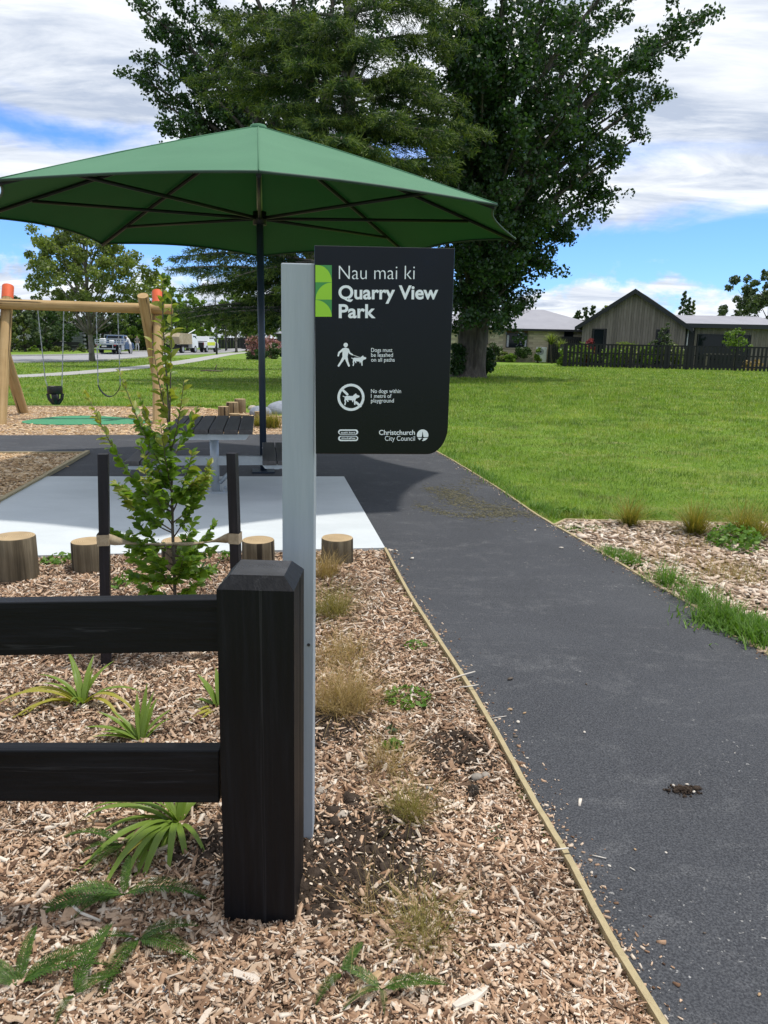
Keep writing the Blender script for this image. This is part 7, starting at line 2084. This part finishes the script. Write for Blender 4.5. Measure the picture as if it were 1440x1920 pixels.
for i, (px, w_, h_, mt, lab) in enumerate([(45, 2.2, .7, 'grey_tree', 'low pale plant at the black rail fence, left'), (68, 2.0, .7, 'lime_tree', 'low green plant at the black rail fence, middle'), (88, 2.0, .6, 'grey_tree', 'low grey plant at the black rail fence, right of the middle'), (12, 1.6, 1.5, 'olive_tree', 'yellow green bush peeping beside the left swing leg'),
        (132, 4.0, .95, 'grey_tree', 'wide low grey hedge before the stone pier'), (108, 2.0, .7, 'olive_tree', 'low plant left of the grey hedge'), (160, 1.6, .6, 'olive_tree', 'low bush left of the street tree trunk')]):
    shrub('verge_shrub', px, 660, 77.5, w_, h_, 700, .16, mt, lab, 'shrub', gv, 90 + i, 10)
for i, (px, w_, h_, mt, lab) in enumerate([(245, 3.2, 1.9, 'olive_tree', 'pale hedge bush left of the walking person'), (268, 4.5, 1.5, 'dark_tree', 'dark hedge bush right of the walking person'), (285, 3.0, 1.6, 'dark_tree', 'dark hedge bush beside the right swing leg')]):
    shrub('verge_shrub', px, 657, 94, w_, h_, 900, .2, mt, lab, 'shrub', gv, 100 + i, 10)
# grey picket fence far
fp0, fp1 = AT(380, 655, 105), AT(414, 654, 112); z_ = AT(395, 644, 108).z
fpk = empty('picket_fence', (fp0.x, fp0.y, 0), math.atan2(fp1.y - fp0.y, fp1.x - fp0.x), 'small grey picket fence beyond the yellow utility vehicle', 'fence')
ll = (fp1 - fp0).length; mb = MB(); mb.box((0, 0, z_ / 2), (.14, .03, z_)); pm3 = mb.mesh('picket', M['house_dark'])
for k in range(14): link('picket', pm3, None, fpk, ((k + .5) * ll / 14, 0, 0))
for z in (z_ * .3, z_ * .75):
    mb = MB(); mb.box((ll / 2, .03, z), (ll, .03, .1)); mb.build('rail', M['house_dark'], fpk)
dw0 = AT(412, 650, 130); dw = empty('board_fence', (dw0.x, 130, 0), 0, 'distant black board fence at the bend of the road', 'fence')
mb = MB(); mb.box((0, 0, .9), (.5, .05, 1.8)); bme3 = mb.mesh('board', M['hedge_fence'])
for k in range(22): link('board', bme3, None, dw, (k * .52, 0, 0))
# pink shrub with stump like base near the pole
pky = G(485, 674).y
shrub('pink_shrub', 486, 674, pky, 1.9, 2.1, 1500, .16, 'pink_flower', 'faded pink flowering shrub left of the umbrella pole', 'shrub', None, 7, 14)
shrub('garden_shrub', 479, 677, pky - 1.0, 1.6, .9, 900, .16, 'dark_tree', 'dark low plant at the foot of the pink shrub', 'shrub', None, 8)
shrub('garden_shrub', 515, 672, pky + 3, 3.0, 1.5, 1500, .18, 'dark_tree', 'green shrub between the umbrella pole and sign post', 'shrub', None, 9)
shrub('garden_shrub', 508, 668, pky + 6, 2.2, 2.2, 900, .18, 'pink_flower', 'brownish red shrub right of the umbrella pole', 'shrub', None, 10)
tr_ = AT(483, 674, pky + .4); mb = MB(); mb.tube([(0, 0, -.1), (.02, 0, .6), (.05, 0, 1.9)], [.34, .26, .2], 9)
tag(mb.build('tree_stump', M['bark'], None, (tr_.x - .35, tr_.y, 0)), 'short bare tree stump beside the pink shrub', 'stump')
# lamp posts
def lamp(px, py, ptop, Y, arm, lab):
    b = AT(px, py, Y); b.z = 0; t_ = AT(px, ptop, Y).z
    root = empty('lamp_post', b, 0, lab, 'lamp post', 'black street lamp posts')
    mb = MB(); mb.tube([(0, 0, 0), (0, 0, 1.1), (0, 0, 1.15), (0, 0, t_)], [.10, .10, .065, .05], 10); mb.build('pole', M['lamp_black'], root)
    mb = MB(); mb.tube(bez(Vector((0, 0, t_ - .35)), Vector((arm * .5, 0, t_ - .1)), Vector((arm, 0, t_ - .05)), 6), .03, 6); mb.build('arm', M['lamp_black'], root)
    mb = MB(); mb.tube([(arm, 0, t_ + .02), (arm, 0, t_ - .14), (arm, 0, t_ - .34), (arm, 0, t_ - .38)], [.06, .16, .36, .34], 12); hd = mb.build('lamp_head', M['lamp_black'], root)
    mb = MB(); mb.tube([(arm, 0, t_ - .379), (arm, 0, t_ - .42)], [.28, .2], 12); mb.build('lens', M['lamp_glass'], hd)
lamp(406.5, 665, 532, G(406.5, 665).y, -1.15, 'black street lamp post with its arm to the left, nearer one')
lamp(423.5, 658, 556, G(423.5, 658).y, 1.0, 'black street lamp post farther along the road')

# ------------------------------------------------------------------ vehicles
def wheel(par, x, y, r=.38, w_=.24):
    mb = MB(); s_ = 1 if y > 0 else -1
    mb.tube([(0, -w_ / 2, 0), (0, -w_ / 2 + .03, 0), (0, w_ / 2 - .03, 0), (0, w_ / 2, 0)], [r * .93, r, r, r * .93], 20)
    wh = mb.build('wheel', M['tyre'], par, (x, y, r)); mb = MB(); mb.tube([(0, s_ * (w_ / 2 - .01), 0), (0, s_ * (w_ / 2 + .012), 0)], r * .62, 14); mb.build('rim', M['rim'], wh)
    return wh
def body(par, prof, width, mat, name='body', taper=.0, z_t=None):
    """side outline (x, z) swept across the width, tumblehome above z_t"""
    mb = MB(); n = len(prof)
    def yy(z): return width / 2 - (taper * max(0, z - z_t) if z_t is not None else 0)
    vs = [(x, -yy(z), z) for x, z in prof] + [(x, yy(z), z) for x, z in prof]
    fs = [list(range(n)), list(range(n, 2 * n))[::-1]] + [(i, n + i, n + (i + 1) % n, (i + 1) % n) for i in range(n)]
    bm = bmesh.new(); bv = [bm.verts.new(v) for v in vs]
    for f in fs: bm.faces.new([bv[i] for i in f])
    bmesh.ops.recalc_face_normals(bm, faces=bm.faces[:])
    bmesh.ops.bevel(bm, geom=bm.edges[:], offset=.035, segments=2, affect='EDGES', profile=.5)
    me = bpy.data.meshes.new(name); bm.to_mesh(me); bm.free(); me.materials.append(mat)
    return link(name, me, None, par)
def glass_side(par, poly, y, mat=None):
    for s_ in (-1, 1):
        mb = MB(); mb.prism(poly, s_ * (y(poly[0][1]) if callable(y) else y) - .01, s_ * (y(poly[0][1]) if callable(y) else y) + .01, Matrix.Rotation(math.pi / 2, 4, 'X')); mb.build('side_window', M['glass'], par)
# flatbed utility: blue cab facing away, silver tray with rails
ub = G(186, 664)
UA_ = rad(92)
ute = empty('flatbed_utility', (ub.x + .9, ub.y, 0), UA_, 'blue flatbed utility vehicle with a silver railed tray, seen from behind', 'utility vehicle')
body(ute, [(1.75, .45), (5.0, .42), (5.05, .80), (4.85, 1.0), (3.75, 1.12), (3.1, 1.72), (2.1, 1.74), (1.8, 1.1)], 1.75, M['car_blue'], 'body', .18, 1.1)
for y in (-.79, .79):
    mb = MB(); mb.prism([(2.05, 1.15), (3.5, 1.15), (3.02, 1.62), (2.15, 1.64)], -.012, .012, Matrix.Translation((0, y, 0)) @ Matrix.Rotation(math.pi / 2, 4, 'X')); mb.build('side_window', M['glass'], ute)
mb = MB(); mb.box((1.86, 0, 1.42), (.03, 1.3, .44)); mb.build('rear_window', M['glass'], ute)
mb = MB(); mb.box((0.55, 0, .92), (2.5, 1.9, .10)); mb.build('tray', M['car_silver'], ute)
mb = MB(); mb.box((.9, 0, .58), (3.4, .9, .22)); mb.box((-.4, 0, .55), (.2, 1.5, .3)); mb.build('chassis', M['underside'], ute)
mb = MB()
for z in (1.12, 1.30): mb.box((-.72, 0, z), (.04, 1.9, .06)); mb.box((.55, -.94, z), (2.45, .04, .06)); mb.box((.55, .94, z), (2.45, .04, .06))
for x in (-.72, .5, 1.72):
    for y in (-.94, .94): mb.box((x, y, 1.13), (.06, .06, .42))
mb.build('tray_rail', M['car_silver'], ute)
mb = MB(); mb.box((1.70, 0, 1.72), (.05, 1.8, .05)); mb.box((1.70, 0, 1.4), (.05, 1.8, .04))
for y in (-.88, .88): mb.box((1.70, y, 1.35), (.05, .05, .75))
mb.build('headboard', M['car_silver'], ute)
mb = MB(); mb.box((-.78, 0, .50), (.05, 1.7, .08)); mb.box((-.76, .6, .72), (.05, .06, .4)); mb.box((-.76, -.6, .72), (.05, .06, .4)); mb.build('rear_bar', M['car_silver'], ute)
mb = MB(); mb.box((-.80, .15, .72), (.02, .42, .13)); mb.build('number_plate', M['plate_white'], ute)
mb = MB(); mb.box((.9, -.97, .60), (.75, .1, .45)); mb.build('tool_box', M['car_silver'], ute)
for x in (.35, 3.95):
    for y in (-.78, .78): wheel(ute, x, y)
for y in (-.8, .8):
    mb = MB(); mb.box((-.75, y, .82), (.04, .2, .1)); mb.build('tail_lamp', M['red_light'], ute)
for i, (x, y, d_) in enumerate(((-.1, .45, (.5, .6, .42)), (.15, -.25, (.4, .5, .3)))):
    p = ute.location + Matrix.Rotation(UA_, 3, 'Z') @ Vector((x, y, .985))
    mb = MB(); mb.box((0, 0, d_[2] / 2), d_, bev=.12); tag(mb.build('sack', M['white_trim'], None, p, (0, 0, i * .7)), ('large white sack on the utility tray', 'small white sack lying on the utility tray')[i], 'sack')
# white tipper truck
tb = G(336, 662)
tp = empty('tipper_truck', tb - Vector((.25, 0, 0)), rad(90 - 9), 'small white tipper truck with a tan covered load, seen from behind', 'truck')
body(tp, [(2.1, .55), (3.7, .50), (3.75, 1.1), (3.45, 2.0), (2.2, 2.05), (2.1, 1.2)], 1.8, M['car_white'], 'cab', .12, 1.2)
for y in (-.83, .83):
    mb = MB(); mb.prism([(2.5, 1.25), (3.5, 1.25), (3.3, 1.82), (2.5, 1.86)], -.012, .012, Matrix.Translation((0, y, 0)) @ Matrix.Rotation(math.pi / 2, 4, 'X')); mb.build('side_window', M['glass'], tp)
mb = MB(); mb.prism([(-1.3, .95), (1.95, .95), (1.95, 2.05), (-1.0, 2.1), (-1.45, 1.7)], -.95, .95, Matrix.Rotation(math.pi / 2, 4, 'X')); mb.build('covered_load', M['tan_load'], tp)
mb = MB(); mb.box((.8, 0, .70), (4.0, .9, .3)); mb.box((-1.2, 0, .55), (.1, 1.7, .25)); mb.build('chassis', M['underside'], tp)
mb = MB(); mb.tube([(1.2, -.6, 1.9), (3.4, -.7, 2.5)], .05, 6); mb.build('ladder_pole', M['white_trim'], tp)
for x in (-.4, 2.9):
    for y in (-.78, .78): wheel(tp, x, y, .40, .26)
# yellow green utility
yb = G(356, 662)
yu = empty('yellow_utility', (yb.x - .2, yb.y + 4, 0), rad(90 - 6), 'white utility with a fluorescent yellow side panel parked ahead of the tipper truck', 'utility vehicle')
body(yu, [(-.1, .55), (4.9, .5), (4.95, .95), (4.7, 1.12), (3.7, 1.22), (3.1, 1.80), (1.75, 1.82), (1.45, 1.2), (-.1, 1.2)], 1.85, M['car_white'], 'body', .16, 1.2)
for y in (-.86, .86):
    for pl_ in ([(1.75, 1.28), (2.45, 1.28), (2.45, 1.70), (1.88, 1.70)], [(2.52, 1.28), (3.45, 1.28), (3.05, 1.70), (2.52, 1.70)]):
        mb = MB(); mb.prism(pl_, -.012, .012, Matrix.Translation((0, y, 0)) @ Matrix.Rotation(math.pi / 2, 4, 'X')); mb.build('side_window', M['glass'], yu)
    mb = MB(); mb.prism([(.95, .80), (3.6, .80), (3.7, 1.18), (.95, 1.18)], -.012, .012, Matrix.Translation((0, y * 1.077, 0)) @ Matrix.Rotation(math.pi / 2, 4, 'X')); mb.build('side_panel', M['car_lime'], yu)
mb = MB(); mb.box((.6, 0, 1.24), (1.3, 1.6, .08)); mb.box((-.13, 0, .85), (.04, 1.7, .6)); mb.build('tub_liner', M['underside'], yu)
for x in (.75, 3.95):
    for y in (-.82, .82): wheel(yu, x, y, .40, .26)
for y in (-.82, .82):
    mb = MB(); mb.box((-.12, y, 1.0), (.06, .12, .3)); mb.build('tail_lamp', M['red_light'], yu)

# ------------------------------------------------------------------ two people across the lawn
def person(loc, rz, joints, edges, radii, clothes, lab, h=1.0):
    """one skinned body; clothing by height as material zones on the same mesh"""
    me = bpy.data.meshes.new('body'); me.from_pydata([Vector(j) * h for j in joints], edges, [])
    o = bpy.data.objects.new('person', me); COL.link(o); o.location = loc; o.rotation_euler = (0, 0, rz)
    md = o.modifiers.new('skin', 'SKIN'); sv = me.skin_vertices[0].data
    for i, r in enumerate(radii): sv[i].radius = (r[0] * h, r[1] * h)
    sv[0].use_root = True
    sb = o.modifiers.new('sub', 'SUBSURF'); sb.levels = 2; sb.render_levels = 2
    dg = bpy.context.evaluated_depsgraph_get(); m2 = bpy.data.meshes.new_from_object(o.evaluated_get(dg))
    o.modifiers.clear(); o.data = m2
    m2.materials.clear()
    for m_ in ('skin', 'shirt', 'trouser', 'hair', 'shoe'): m2.materials.append(M[clothes[m_]])
    for p in m2.polygons:
        p.use_smooth = True
        c = p.center / h
        p.material_index = clothes['zone'](c)
    return tag(o, lab, 'person')
M['hair_dark'] = flat('dark_hair', (.03, .02, .015), .6); M['shoe'] = flat('white_shoe', (.5, .5, .5), .6); M['jean'] = flat('pale_work_trouser', (.50, .50, .50), .8); M['cap_white'] = flat('white_cap', (.65, .65, .64), .8)
J = [(0, 0, .95), (0, .01, 1.12), (0, .0, 1.32), (0, .0, 1.46), (0, -.02, 1.55), (0, -.03, 1.64), (0, -.02, 1.72),      # 0-6 spine, neck, head
     (.10, 0, .90), (.11, -.10, .50), (.11, -.02, .10), (.11, -.16, .04),                                                # right leg, mid step
     (-.10, 0, .90), (-.11, .08, .50), (-.11, .20, .12), (-.11, .08, .05),
     (.18, 0, 1.38), (.24, .03, 1.12), (.20, -.18, 1.02), (.18, -.26, 1.02), (-.18, 0, 1.38), (-.25, .02, 1.12), (-.18, -.20, 1.04), (-.16, -.28, 1.04)]
E_ = [(0, 1), (1, 2), (2, 3), (3, 4), (4, 5), (5, 6), (0, 7), (7, 8), (8, 9), (9, 10), (0, 11), (11, 12), (12, 13), (13, 14), (3, 15), (15, 16), (16, 17), (17, 18), (3, 19), (19, 20), (20, 21), (21, 22)]
Rr = [(.14, .11), (.13, .10), (.16, .11), (.10, .08), (.055, .055), (.085, .095), (.07, .075), (.095, .095), (.06, .06), (.042, .045), (.04, .035), (.095, .095), (.06, .06), (.042, .045), (.04, .035), (.06, .06), (.045, .045), (.034, .034), (.03, .035), (.06, .06), (.045, .045), (.034, .034), (.03, .035)]
def zone_w(c):
    if c.z > 1.50: return 3 if (c.z > 1.66 or c.y > .01) else 0
    if c.z < .09: return 4
    if abs(c.x) > .12 and c.y < -.12 and .9 < c.z < 1.15: return 0
    return 1 if c.z > .92 else 2
wp = G(258, 660)
pw_ = person((wp.x, wp.y, 0), rad(35), J, E_, Rr, dict(skin='skin', shirt='shirt_grey', trouser='trouser', hair='hair_dark', shoe='shoe', zone=zone_w), 'person in a grey brown top and pale trousers walking, arms held forward')
J2 = [(0, 0, .95), (0, -.06, 1.12), (0, -.14, 1.30), (0, -.20, 1.42), (0, -.26, 1.50), (0, -.31, 1.58), (0, -.32, 1.66), (.10, .02, .90), (.12, .0, .50), (.12, .06, .10), (.12, -.06, .04), (-.10, .02, .90), (-.12, .04, .50), (-.12, .10, .10), (-.12, -.02, .04),
      (.18, -.18, 1.36), (.24, -.28, 1.14), (.20, -.48, 1.10), (.18, -.56, 1.10), (-.18, -.18, 1.36), (-.24, -.30, 1.14), (-.18, -.50, 1.12), (-.16, -.58, 1.12)]
def zone_l(c):
    if c.z > 1.47: return 3 if (c.z > 1.60 or c.y > -.24) else 0
    if c.z < .09: return 4
    if c.y < -.44: return 0
    return 1 if c.z > .92 else 2
lp_ = ute.location + Matrix.Rotation(UA_, 3, 'Z') @ Vector((2.0, -1.35, 0))
person((lp_.x, lp_.y, 0), UA_ - rad(180), J2, E_, Rr, dict(skin='skin', shirt='shirt_white', trouser='jean', hair='cap_white', shoe='shoe', zone=zone_l), 'person in white shirt and pale trousers leaning at the blue utility cab')
# twigs lying on the lawn
for i, (px, py, lab) in enumerate(((393, 697, 'dark fallen twig on the lawn left of the umbrella pole'),)):
    b = G(px, py); mb = MB(); mb.tube([(-.45, 0, .03), (-.1, .1, .05), (.3, -.1, .04), (.6, .1, .03)], [.04, .05, .05, .03], 5); mb.tube([(.25, 0, .05), (.35, .05, .35)], [.03, .02], 5)
    tag(mb.build('fallen_branch', M['stem'], None, b), lab, 'branch')
